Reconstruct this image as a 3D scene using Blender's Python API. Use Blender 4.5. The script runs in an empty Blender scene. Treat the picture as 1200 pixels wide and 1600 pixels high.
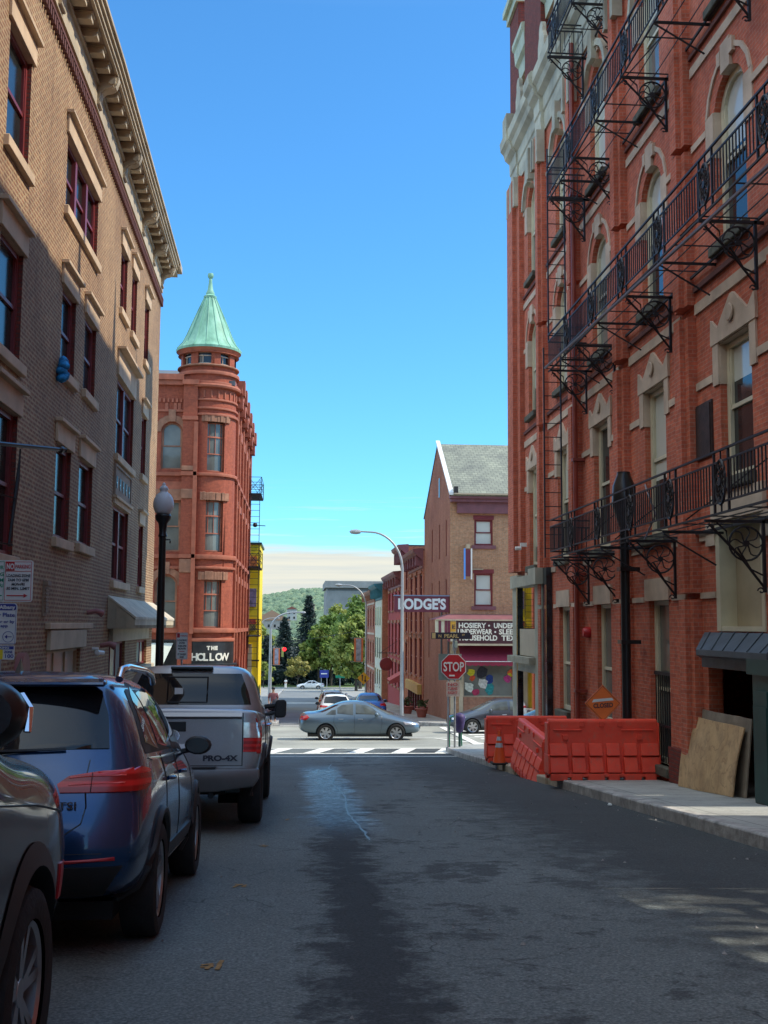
import bpy, bmesh, math, random
from mathutils import Vector, Matrix
from mathutils.bvhtree import BVHTree
random.seed(11)
S = bpy.context.scene
COL = S.collection
PI = math.pi

def zg(y):
    """street surface height at distance y down the hill"""
    pts = [(-60, 4.38), (33, -2.41), (44, -3.0), (52, -3.35), (60, -3.7), (192, -9.5), (230, -10.3), (300, -10.6), (20000, -10.6)]
    for (a, za), (b, zb) in zip(pts, pts[1:]):
        if y <= b:
            return za + (zb - za) * (y - a) / (b - a)
    return -10.6

class MB:
    def __init__(s, T=None):
        s.v = []; s.f = []; s.T = T; s.g = []
    def add(s, vs, fs):
        o = len(s.v)
        s.v += [tuple(s.T(*p)) if s.T else tuple(p) for p in vs]
        s.g.append((o, len(s.v), len(s.f), len(s.f) + len(fs)))
        s.f += [tuple(i + o for i in f) for f in fs]
        return s
    def each(s, name, m, parent=None, **kw):
        """one object per separate piece (adds whose boxes touch stay together)"""
        bb = []
        for a, b, _, _ in s.g:
            P = s.v[a:b]; bb.append([min(p[i] for p in P) - .004 for i in range(3)] + [max(p[i] for p in P) + .004 for i in range(3)])
        par = list(range(len(bb)))
        def fd(i):
            while par[i] != i: i = par[i]
            return i
        for i in range(len(bb)):
            for j in range(i):
                A, B = bb[i], bb[j]
                if all(A[k] <= B[k + 3] and B[k] <= A[k + 3] for k in range(3)): par[fd(i)] = fd(j)
        out = {}
        for i, (a, b, c, d) in enumerate(s.g):
            q = out.setdefault(fd(i), MB()); o = len(q.v)
            q.v += s.v[a:b]; q.f += [tuple(k - a + o for k in f) for f in s.f[c:d]]
        return [q.build(name, m, parent, **kw) for q in out.values()]
    def box(s, a0, a1, b0, b1, c0, c1):
        vs = [(a, b, c) for a in (a0, a1) for b in (b0, b1) for c in (c0, c1)]
        return s.add(vs, [(0, 1, 3, 2), (4, 6, 7, 5), (0, 4, 5, 1), (2, 3, 7, 6), (0, 2, 6, 4), (1, 5, 7, 3)])
    def quad(s, *p):
        return s.add(p, [tuple(range(len(p)))])
    def prism(s, poly, lo, hi, ax=2):
        """poly of 2-d points, extruded along axis ax from lo to hi"""
        def mk(a, b, h):
            return (h, a, b) if ax == 0 else ((a, h, b) if ax == 1 else (a, b, h))
        n = len(poly)
        vs = [mk(a, b, lo) for a, b in poly] + [mk(a, b, hi) for a, b in poly]
        fs = [tuple(range(n))[::-1], tuple(range(n, 2 * n))] + [(i, (i + 1) % n, n + (i + 1) % n, n + i) for i in range(n)]
        return s.add(vs, fs)
    def tube(s, path, r, n=6, closed=False, cap=True):
        P = [Vector(p) for p in path]
        m = len(P)
        rr = r if isinstance(r, (list, tuple)) else [r] * m
        vs = []
        up = Vector((0.13, 0.21, 1)).normalized()
        for i, p in enumerate(P):
            if closed:
                d = P[(i + 1) % m] - P[i - 1]
            else:
                d = P[min(i + 1, m - 1)] - P[max(i - 1, 0)]
            if d.length < 1e-9: d = Vector((0, 0, 1))
            d.normalize()
            a = d.cross(up)
            if a.length < .15: a = d.cross(Vector((1, .1, 0)))
            a.normalize(); b = d.cross(a)
            for k in range(n):
                t = 2 * PI * (k + .5) / n
                vs.append(tuple(p + (a * math.cos(t) + b * math.sin(t)) * rr[i]))
        fs = []
        for i in range(m if closed else m - 1):
            for k in range(n):
                j = (i + 1) % m
                fs.append((i * n + k, i * n + (k + 1) % n, j * n + (k + 1) % n, j * n + k))
        if cap and not closed:
            fs.append(tuple(range(n))[::-1]); fs.append(tuple(range((m - 1) * n, m * n)))
        return s.add(vs, fs)
    def lathe(s, prof, c=(0, 0, 0), n=24, ax=2, a0=0, a1=2 * PI, cap=True):
        full = abs(a1 - a0 - 2 * PI) < 1e-6
        cnt = n if full else n + 1
        vs = []
        for r, z in prof:
            for k in range(cnt):
                t = a0 + (a1 - a0) * k / n
                x, y = r * math.cos(t), r * math.sin(t)
                if ax == 2: vs.append((c[0] + x, c[1] + y, c[2] + z))
                elif ax == 0: vs.append((c[0] + z, c[1] + x, c[2] + y))
                else: vs.append((c[0] + x, c[1] + z, c[2] + y))
        fs = []
        for i in range(len(prof) - 1):
            for k in range(n):
                k2 = (k + 1) % cnt
                fs.append((i * cnt + k, i * cnt + k2, (i + 1) * cnt + k2, (i + 1) * cnt + k))
        if cap and full:
            if prof[0][0] > 1e-6: fs.append(tuple(range(cnt))[::-1])
            if prof[-1][0] > 1e-6: fs.append(tuple(range((len(prof) - 1) * cnt, len(prof) * cnt)))
        return s.add(vs, fs)
    def build(s, name, m, parent=None, smooth=False, bevel=0, sub=0, weld=False):
        me = bpy.data.meshes.new(name)
        me.from_pydata(s.v, [], s.f)
        bm = bmesh.new(); bm.from_mesh(me)
        if weld: bmesh.ops.remove_doubles(bm, verts=bm.verts, dist=1e-4)
        bmesh.ops.recalc_face_normals(bm, faces=bm.faces)
        if bevel:
            es = [e for e in bm.edges if len(e.link_faces) == 2 and e.calc_face_angle(0) > .5]
            bmesh.ops.bevel(bm, geom=es, offset=bevel, segments=1 if bevel < .02 else 2, affect='EDGES', profile=.5, clamp_overlap=True)
        return finish(bm, me, name, m, parent, smooth)

def wloc(o):
    l = Vector((0, 0, 0))
    while o:
        l += o.location; o = o.parent
    return l

def finish(bm, me, name, m, parent, smooth=False):
    uv = bm.loops.layers.uv.get('UVMap') or bm.loops.layers.uv.new('UVMap')
    bm.normal_update()
    for f in bm.faces:
        n = f.normal
        ax, ay, az = abs(n.x), abs(n.y), abs(n.z)
        for l in f.loops:
            c = l.vert.co
            if az > ax * 1.1 and az > ay * 1.1: l[uv].uv = (c.x, c.y)
            elif ax > ay: l[uv].uv = (c.y, c.z)
            else: l[uv].uv = (c.x, c.z)
        f.smooth = bool(smooth)
    if parent is not None:
        off = wloc(parent)
        if off.length > 0: bmesh.ops.translate(bm, verts=bm.verts, vec=-off)
    bm.to_mesh(me); bm.free()
    if smooth and smooth is not True:
        me.set_sharp_from_angle(angle=math.radians(smooth))
    for x in (m if isinstance(m, (list, tuple)) else [m]): me.materials.append(x)
    o = bpy.data.objects.new(name, me); COL.objects.link(o)
    if parent is not None: o.parent = parent
    return o

def tag(o, label=None, cat=None, group=None, kind=None):
    if label: o['label'] = label
    if cat: o['category'] = cat
    if group: o['group'] = group
    if kind: o['kind'] = kind
    return o

def root(name, loc, label, cat, group=None):
    o = bpy.data.objects.new(name, None); COL.objects.link(o); o.location = loc
    o.empty_display_size = .2
    return tag(o, label, cat, group)

def copy_tree(o, parent=None):
    c = o.copy(); COL.objects.link(c)
    if parent is not None: c.parent = parent
    for ch in list(o.children):
        copy_tree(ch, c)
    return c

# ---------------------------------------------------------------- materials
def nt(name):
    m = bpy.data.materials.new(name); m.use_nodes = True
    t = m.node_tree; b = t.nodes['Principled BSDF']
    return m, t, b
def N(t, kind, **kw):
    n = t.nodes.new(kind)
    for k, v in kw.items():
        if k in n.inputs.keys(): n.inputs[k].default_value = v
        else: setattr(n, k, v)
    return n
def ramp(t, src, stops):
    r = t.nodes.new('ShaderNodeValToRGB')
    e = r.color_ramp.elements
    while len(e) < len(stops): e.new(.5)
    for i, (p, c) in enumerate(stops):
        e[i].position = p; e[i].color = tuple(c) + (1,) if len(c) == 3 else c
    t.links.new(src, r.inputs[0]); return r
def mixc(t, fac, a, b, mode='MIX'):
    m = t.nodes.new('ShaderNodeMix'); m.data_type = 'RGBA'; m.blend_type = mode
    for sock, v in ((0, fac), (6, a), (7, b)):
        if hasattr(v, 'links'): t.links.new(v, m.inputs[sock])
        else: m.inputs[sock].default_value = v if sock == 0 else (tuple(v) + (1,))[:4]
    return m.outputs[2]
def bump(t, b, h, strength=.3, dist=.01):
    n = N(t, 'ShaderNodeBump', Strength=strength, Distance=dist)
    t.links.new(h, n.inputs['Height']); t.links.new(n.outputs[0], b.inputs['Normal']); return n
def noise(t, vec, scale, detail=4, rough=.55):
    n = N(t, 'ShaderNodeTexNoise', Scale=scale, Detail=detail, Roughness=rough)
    t.links.new(vec, n.inputs['Vector']); return n.outputs['Fac']
def pos(t):
    return t.nodes.new('ShaderNodeNewGeometry').outputs['Position']
def math_(t, op, a, b=None, c=None):
    n = t.nodes.new('ShaderNodeMath'); n.operation = op
    for i, v in enumerate((a, b, c)):
        if v is None: continue
        if hasattr(v, 'links'): t.links.new(v, n.inputs[i])
        else: n.inputs[i].default_value = v
    return n.outputs[0]

def mat(name, col, rough=.6, metal=0, var=.15, scale=3, bmp=0, bscale=60, coat=0, spec=None, grime=0):
    m, t, b = nt(name)
    b.inputs['Roughness'].default_value = rough; b.inputs['Metallic'].default_value = metal
    if coat: b.inputs['Coat Weight'].default_value = coat; b.inputs['Coat Roughness'].default_value = .03
    if spec is not None: b.inputs['Specular IOR Level'].default_value = spec
    if var or grime:
        p = t.nodes.new('ShaderNodeTexCoord').outputs['Object']
        f = noise(t, p, scale, 5)
        lo = [c * (1 - var) for c in col]; hi = [min(1, c * (1 + var)) for c in col]
        r = ramp(t, f, [(.3, lo), (.7, hi)])
        out = r.outputs[0]
        if grime:
            g = noise(t, p, scale * .35, 6, .65)
            gr = ramp(t, g, [(.45, (0, 0, 0)), (.75, (grime, grime, grime))])
            out = mixc(t, gr.outputs[0], out, [c * .35 for c in col])
        t.links.new(out, b.inputs['Base Color'])
    else:
        b.inputs['Base Color'].default_value = tuple(col) + (1,)
    if bmp:
        p2 = t.nodes.new('ShaderNodeTexCoord').outputs['Object']
        bump(t, b, noise(t, p2, bscale, 3), bmp, .01)
    return m

def brick(name, c1, c2, mortar, bw=.215, rh=.068, ms=.012, tint=(.6, .5, .45), bstr=.6, band=0, dirt=.35):
    m, t, b = nt(name)
    uv = N(t, 'ShaderNodeUVMap', uv_map='UVMap').outputs[0]
    p = pos(t)
    # slight wobble of courses
    br = N(t, 'ShaderNodeTexBrick', Scale=1.0)
    br.inputs['Mortar Size'].default_value = ms; br.inputs['Mortar Smooth'].default_value = .25
    br.inputs['Brick Width'].default_value = bw; br.inputs['Row Height'].default_value = rh
    br.inputs['Color1'].default_value = tuple(c1) + (1,); br.inputs['Color2'].default_value = tuple(c2) + (1,)
    br.inputs['Mortar'].default_value = tuple(mortar) + (1,); br.inputs['Bias'].default_value = -.1
    wob = N(t, 'ShaderNodeTexNoise', Scale=2.2, Detail=2); t.links.new(p, wob.inputs['Vector'])
    va = N(t, 'ShaderNodeVectorMath', operation='MULTIPLY_ADD'); va.inputs[1].default_value = (.02, .02, 0)
    t.links.new(wob.outputs['Color'], va.inputs[0]); t.links.new(uv, va.inputs[2])
    t.links.new(va.outputs[0], br.inputs['Vector'])
    big = noise(t, p, .55, 6, .6)
    mid = noise(t, p, 7, 4, .6)
    c = mixc(t, math_(t, 'MULTIPLY', ramp(t, big, [(.35, (0, 0, 0)), (.72, (1, 1, 1))]).outputs[0], dirt), br.outputs['Color'], [x * y for x, y in zip(c1, tint)])
    # vertical rain streaks
    mp = N(t, 'ShaderNodeMapping'); mp.inputs['Scale'].default_value = (3.5, 3.5, .25); t.links.new(p, mp.inputs['Vector'])
    st = noise(t, mp.outputs[0], 1.0, 5, .6)
    c = mixc(t, ramp(t, st, [(.5, (0, 0, 0)), (.8, (.45, .45, .45))]).outputs[0], c, [x * .45 for x in c1])
    c = mixc(t, .55, c, mixc(t, 1, c, ramp(t, mid, [(.3, (.55, .55, .55)), (.7, (1.35, 1.3, 1.25))]).outputs[0], 'MULTIPLY'))
    t.links.new(c, b.inputs['Base Color'])
    b.inputs['Roughness'].default_value = .85
    fine = noise(t, p, 90, 2)
    h = math_(t, 'ADD', math_(t, 'MULTIPLY', br.outputs['Fac'], -1.0), math_(t, 'MULTIPLY', fine, .35))
    bump(t, b, h, bstr, .012)
    return m

def glassy(name, col=(.02, .025, .03), rough=.05, wav=.15, wscale=1.6, var=.5):
    m, t, b = nt(name)
    p = pos(t)
    f = noise(t, p, .9, 3)
    t.links.new(ramp(t, f, [(.35, [c * (1 - var) for c in col]), (.65, [min(1, c * (1 + var)) for c in col])]).outputs[0], b.inputs['Base Color'])
    b.inputs['Roughness'].default_value = rough
    b.inputs['IOR'].default_value = 1.5
    b.inputs['Specular IOR Level'].default_value = .5
    if wav: bump(t, b, noise(t, p, wscale, 2), wav, .02)
    return m

def paint(name, col, metal=.55, rough=.28, flake=.1, coat=1.0):
    m, t, b = nt(name)
    p = t.nodes.new('ShaderNodeTexCoord').outputs['Object']
    f = noise(t, p, 1.7, 4, .6)
    g = noise(t, p, 240, 2)
    c = mixc(t, ramp(t, f, [(.4, (0, 0, 0)), (.75, (.25, .25, .25))]).outputs[0], col, [x * .7 + .02 for x in col])
    c = mixc(t, .25, c, mixc(t, 1, c, ramp(t, g, [(.35, (.7, .7, .7)), (.65, (1.5, 1.5, 1.5))]).outputs[0], 'MULTIPLY'))
    t.links.new(c, b.inputs['Base Color'])
    b.inputs['Metallic'].default_value = metal; b.inputs['Roughness'].default_value = rough
    b.inputs['Coat Weight'].default_value = coat * .6; b.inputs['Coat Roughness'].default_value = .04
    r = ramp(t, noise(t, p, 3, 5), [(.4, (.02, .02, .02)), (.8, (.12, .12, .12))]); t.links.new(r.outputs[0], b.inputs['Coat Roughness'])
    return m

M = {}
M['brickR'] = brick('red_pressed_brick', (.64, .165, .085), (.48, .11, .06), (.52, .24, .165), ms=.008, bstr=.5, tint=(.55, .45, .4))
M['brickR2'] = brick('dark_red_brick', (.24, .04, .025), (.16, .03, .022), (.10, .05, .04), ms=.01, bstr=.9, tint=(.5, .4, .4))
M['brickL'] = brick('brown_ribbed_brick', (.34, .165, .085), (.23, .11, .062), (.48, .345, .195), rh=.075, ms=.021, bstr=1.0, tint=(.4, .36, .34), dirt=.55)
M['brickT'] = brick('tan_orange_brick', (.60, .30, .15), (.47, .22, .11), (.45, .34, .24), ms=.011, tint=(.55, .5, .45))
M['brickS'] = brick('worn_side_brick', (.42, .19, .11), (.33, .14, .085), (.33, .22, .16), ms=.01, tint=(.45, .4, .4), dirt=.7)
M['brickH'] = brick('deep_orange_brick', (.40, .095, .045), (.31, .07, .035), (.32, .10, .06), ms=.006, bstr=.35, tint=(.6, .5, .5))
M['brickO'] = brick('orange_brick', (.48, .16, .085), (.38, .13, .07), (.42, .24, .16), ms=.009, tint=(.6, .5, .5))
M['stoneH'] = mat('brownstone', (.34, .16, .095), .85, var=.3, scale=2.5, bmp=.6, bscale=14, grime=.5)
M['terra'] = mat('terracotta_moulding', (.40, .12, .065), .75, var=.2, scale=3, bmp=.3, bscale=30, grime=.4)
M['stoneR'] = mat('tan_sandstone', (.58, .46, .35), .85, var=.18, scale=2, bmp=.35, bscale=40, grime=.45)
M['stoneL'] = mat('buff_limestone', (.60, .44, .29), .8, var=.15, scale=2, bmp=.3, bscale=40, grime=.35)
M['sillR'] = mat('mossy_bluestone_sill', (.10, .10, .075), .9, var=.4, scale=5, bmp=.8, bscale=20)
M['cream'] = mat('cream_painted_wood', (.66, .61, .44), .5, var=.1, scale=2, grime=.25)
M['maroon'] = mat('maroon_painted_wood', (.20, .032, .035), .45, var=.15, scale=2, grime=.2)
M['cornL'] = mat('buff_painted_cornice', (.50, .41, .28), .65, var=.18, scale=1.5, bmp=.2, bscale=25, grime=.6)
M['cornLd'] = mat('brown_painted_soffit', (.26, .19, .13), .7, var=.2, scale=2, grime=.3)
M['cornR'] = mat('weathered_grey_cornice', (.48, .47, .37), .75, var=.3, scale=1.2, bmp=.35, bscale=16, grime=.7)
M['corbel'] = mat('dark_red_corbel_brick', (.13, .045, .035), .85, var=.2)
M['roofdark'] = mat('dark_roof_felt', (.035, .033, .035), .85, var=.3)
M['slate'] = mat('grey_slate', (.10, .11, .12), .6, var=.2)
M['iron'] = mat('black_wrought_iron', (.018, .018, .022), .5, .2, var=.3, scale=8)
M['ironb'] = mat('blackened_platform', (.04, .04, .045), .7, .2, var=.3, scale=5)
M['black'] = mat('black_gloss_enamel', (.012, .013, .015), .3, var=.2)
M['rubber'] = mat('tyre_rubber', (.018, .018, .018), .85, var=.25, scale=10, bmp=.4, bscale=50)
M['plastic'] = mat('black_plastic', (.02, .021, .023), .5, var=.2, scale=8, bmp=.15, bscale=300)
M['alloy'] = mat('alloy_rim', (.42, .43, .45), .28, .85, var=.1)
M['dalloy'] = mat('dark_alloy', (.06, .06, .065), .35, .7, var=.1)
M['chrome'] = mat('chrome', (.75, .76, .78), .08, 1, var=.03)
M['glassD'] = glassy('old_window_glass', (.02, .024, .028))
M['glassL'] = glassy('dim_window_glass', (.018, .022, .02), rough=.12)
M['glassL'].node_tree.nodes['Principled BSDF'].inputs['Specular IOR Level'].default_value = .2
M['glassB'] = glassy('blinds_behind_glass', (.16, .17, .15), rough=.06, var=.25)
M['glassW'] = glassy('white_blind_behind_glass', (.60, .62, .55), rough=.08, wav=.05, var=.06)
M['glassM'] = glassy('shop_mirror_glass', (.55, .55, .55), rough=.02, wav=.02, wscale=.8)
M['glassM'].node_tree.nodes['Principled BSDF'].inputs['Metallic'].default_value = 1.0
M['carglass'] = glassy('tinted_car_glass', (.012, .015, .018), rough=.02, wav=0, var=.3)
M['copper'] = None
M['galv'] = mat('galvanised_steel', (.38, .39, .40), .45, .7, var=.15, scale=6)
M['lampgrey'] = mat('brushed_lamp_pole', (.40, .41, .41), .5, .5, var=.1)
M['globe'] = mat('frosted_acrylic_globe', (.62, .66, .70), .35, var=.04)
M['white'] = mat('white_paint', (.78, .78, .74), .45, var=.05)
M['signwhite'] = mat('sign_sheeting_white', (.74, .78, .76), .4, var=.04)
M['signred'] = mat('sign_red', (.50, .02, .03), .4, var=.06)
M['signblue'] = mat('sign_blue', (.03, .05, .30), .4, var=.05)
M['signgreen'] = mat('sign_green', (.02, .30, .17), .4, var=.05)
M['signyellow'] = mat('sign_yellow', (.85, .68, .03), .4, var=.05)
M['inkdark'] = mat('sign_ink_black', (.03, .03, .05), .5, var=0)
M['orangeP'] = None
M['plum'] = mat('plum_sign_enamel', (.17, .035, .055), .5, var=.12, scale=2, grime=.2)
M['plumaw'] = mat('plum_awning_canvas', (.27, .022, .05), .8, var=.12, scale=2)
M['fascia'] = mat('plum_painted_fascia', (.22, .085, .095), .6, var=.15, grime=.2)
M['gold'] = mat('gold_lettering', (.72, .55, .25), .4, .3, var=.05)
M['ivory'] = mat('ivory_lettering', (.78, .74, .62), .5, var=.04)
M['skin'] = mat('skin', (.32, .17, .11), .55, var=.05)
M['cloth1'] = mat('maroon_shirt_cloth', (.20, .07, .08), .85, var=.2)
M['cloth2'] = mat('dark_trouser_cloth', (.03, .03, .04), .9, var=.2)
M['green'] = mat('dark_green_paint', (.015, .06, .055), .45, var=.2)
M['teal'] = mat('teal_painted_cornice', (.03, .16, .20), .5, var=.2)
M['yellow'] = mat('bright_yellow_paint', (.95, .70, .02), .6, var=.08, scale=1)
# ---------------------------------------------------------------- camera
def make_camera():
    f_, cx, cy = 1750.0, 600.0, 800.0
    pitch = math.atan(177 / f_); yaw = math.atan(133 / f_ * math.cos(pitch)); roll = math.radians(.4)
    f = Vector((math.sin(yaw) * math.cos(pitch), math.cos(yaw) * math.cos(pitch), math.sin(pitch)))
    r = f.cross(Vector((0, 0, 1))).normalized(); u = r.cross(f)
    c, s = math.cos(roll), math.sin(roll)
    r, u = c * r + s * u, c * u - s * r
    cam = bpy.data.cameras.new('camera'); o = bpy.data.objects.new('camera', cam); COL.objects.link(o)
    m = Matrix((r, u, -f)).transposed().to_4x4(); m.translation = (0, 0, 1.4)
    o.matrix_world = m
    cam.sensor_fit = 'VERTICAL'; cam.sensor_height = 24; cam.lens = 24 * f_ / 1600
    cam.clip_start = .1; cam.clip_end = 12000
    S.camera = o
make_camera()
S.render.engine = 'CYCLES'
S.view_settings.view_transform = 'Standard'; S.view_settings.look = 'None'; S.view_settings.exposure = 0
S.cycles.max_bounces = 6; S.cycles.diffuse_bounces = 3; S.cycles.glossy_bounces = 3; S.cycles.transparent_max_bounces = 6
S.cycles.caustics_reflective = False; S.cycles.caustics_refractive = False
S.cycles.sample_clamp_indirect = 6

# ---------------------------------------------------------------- sky and sun
EL, AZB = math.radians(46), math.radians(5)          # sun from +X, a little behind the camera
def make_world():
    w = bpy.data.worlds.new('World'); S.world = w; w.use_nodes = True
    t = w.node_tree; t.nodes.clear()
    out = t.nodes.new('ShaderNodeOutputWorld')
    sky = t.nodes.new('ShaderNodeTexSky'); sky.sky_type = 'NISHITA'; sky.sun_disc = False
    sky.sun_elevation = EL; sky.sun_rotation = math.radians(90) + AZB
    sky.air_density = 1.0; sky.dust_density = .3; sky.ozone_density = 2.5; sky.altitude = 50
    bg = t.nodes.new('ShaderNodeBackground'); bg.inputs[1].default_value = .15
    tint = mixc(t, 1, sky.outputs[0], (.60, 1.32, 1.76), 'MULTIPLY')
    tc = t.nodes.new('ShaderNodeTexCoord')
    sep = t.nodes.new('ShaderNodeSeparateXYZ'); t.links.new(tc.outputs['Generated'], sep.inputs[0])
    z = sep.outputs[2]
    mp = N(t, 'ShaderNodeMapping'); mp.inputs['Scale'].default_value = (7, 7, 95); t.links.new(tc.outputs['Generated'], mp.inputs[0])
    n1 = noise(t, mp.outputs[0], 1.0, 6, .6)
    zz = math_(t, 'ADD', z, math_(t, 'MULTIPLY', math_(t, 'SUBTRACT', n1, .5), .022))
    band = ramp(t, zz, [(.0, (1, 1, 1)), (.0635, (.96, .96, .96)), (.069, (.12, .12, .12)), (.085, (0, 0, 0))])
    mp2 = N(t, 'ShaderNodeMapping'); mp2.inputs['Scale'].default_value = (5, 5, 130); t.links.new(tc.outputs['Generated'], mp2.inputs[0])
    n2 = noise(t, mp2.outputs[0], 1.6, 6, .65)
    wis = math_(t, 'MULTIPLY', ramp(t, n2, [(.55, (0, 0, 0)), (.72, (.55, .55, .55))]).outputs[0], ramp(t, z, [(.06, (0, 0, 0)), (.08, (1, 1, 1)), (.13, (0, 0, 0))]).outputs[0])
    fac = math_(t, 'MAXIMUM', band.outputs[0], wis)
    n3 = noise(t, mp2.outputs[0], .8, 5, .6)
    ccol = ramp(t, n3, [(.35, (5.6, 5.7, 5.3)), (.6, (7.3, 7.0, 5.5))])
    # ramp clamps colours at 1: scale up afterwards
    for e, c in zip(ccol.color_ramp.elements, ((.74, .77, .74), (.92, .89, .76))): e.color = c + (1,)
    cl = mixc(t, 1, ccol.outputs[0], (6.6, 6.6, 6.6), 'MULTIPLY')
    c = mixc(t, fac, tint, cl)
    # broken bright cloud added behind the camera, out of view, to fill the shade
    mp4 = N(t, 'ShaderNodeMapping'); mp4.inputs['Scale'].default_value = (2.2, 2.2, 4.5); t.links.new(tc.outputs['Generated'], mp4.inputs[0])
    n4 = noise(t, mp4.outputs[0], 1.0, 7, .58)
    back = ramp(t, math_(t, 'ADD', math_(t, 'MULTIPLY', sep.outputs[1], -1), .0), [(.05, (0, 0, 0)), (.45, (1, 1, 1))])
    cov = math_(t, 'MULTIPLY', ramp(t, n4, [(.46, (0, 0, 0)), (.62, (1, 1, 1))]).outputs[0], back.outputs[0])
    up = ramp(t, z, [(.50, (1, 1, 1)), (.78, (0, 0, 0))]).outputs[0]      # added zenith gain, out of view, to fill the shade
    # left side of the sky weighted up so the added fill favours the right wall
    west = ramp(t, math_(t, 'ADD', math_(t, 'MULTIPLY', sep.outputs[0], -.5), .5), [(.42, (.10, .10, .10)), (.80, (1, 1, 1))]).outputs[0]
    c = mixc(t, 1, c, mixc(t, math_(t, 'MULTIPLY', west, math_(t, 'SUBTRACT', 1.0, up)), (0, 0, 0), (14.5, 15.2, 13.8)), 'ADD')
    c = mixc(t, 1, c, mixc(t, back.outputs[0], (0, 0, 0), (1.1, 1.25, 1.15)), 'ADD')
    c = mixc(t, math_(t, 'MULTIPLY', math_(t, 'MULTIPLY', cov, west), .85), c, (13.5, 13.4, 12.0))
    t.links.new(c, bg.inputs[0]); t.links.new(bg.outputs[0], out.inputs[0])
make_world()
sl = bpy.data.lights.new('sun', 'SUN'); sl.energy = 5.0; sl.angle = math.radians(.53); sl.color = (1, .91, .75)
so = bpy.data.objects.new('sun', sl); COL.objects.link(so)
sd = Vector((math.cos(AZB) * math.cos(EL), -math.sin(AZB) * math.cos(EL), math.sin(EL)))
so.rotation_euler = sd.to_track_quat('Z', 'Y').to_euler()

# ---------------------------------------------------------------- ground, roads, pavements
YB = [-60, -20, 0, 33, 44, 52, 60, 90, 120, 150, 192, 230, 300, 700]
def sheet(name, xs, ya, yb, dz, m, kind='structure', uvs=None):
    b = MB()
    ys = sorted(set([ya, yb] + [y for y in YB if ya < y < yb]))
    for x0, x1 in zip(xs, xs[1:]):
        for y0, y1 in zip(ys, ys[1:]):
            b.quad((x0, y0, zg(y0) + dz), (x1, y0, zg(y0) + dz), (x1, y1, zg(y1) + dz), (x0, y1, zg(y1) + dz))
    o = b.build(name, m, weld=True); o['kind'] = kind; return o

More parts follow.
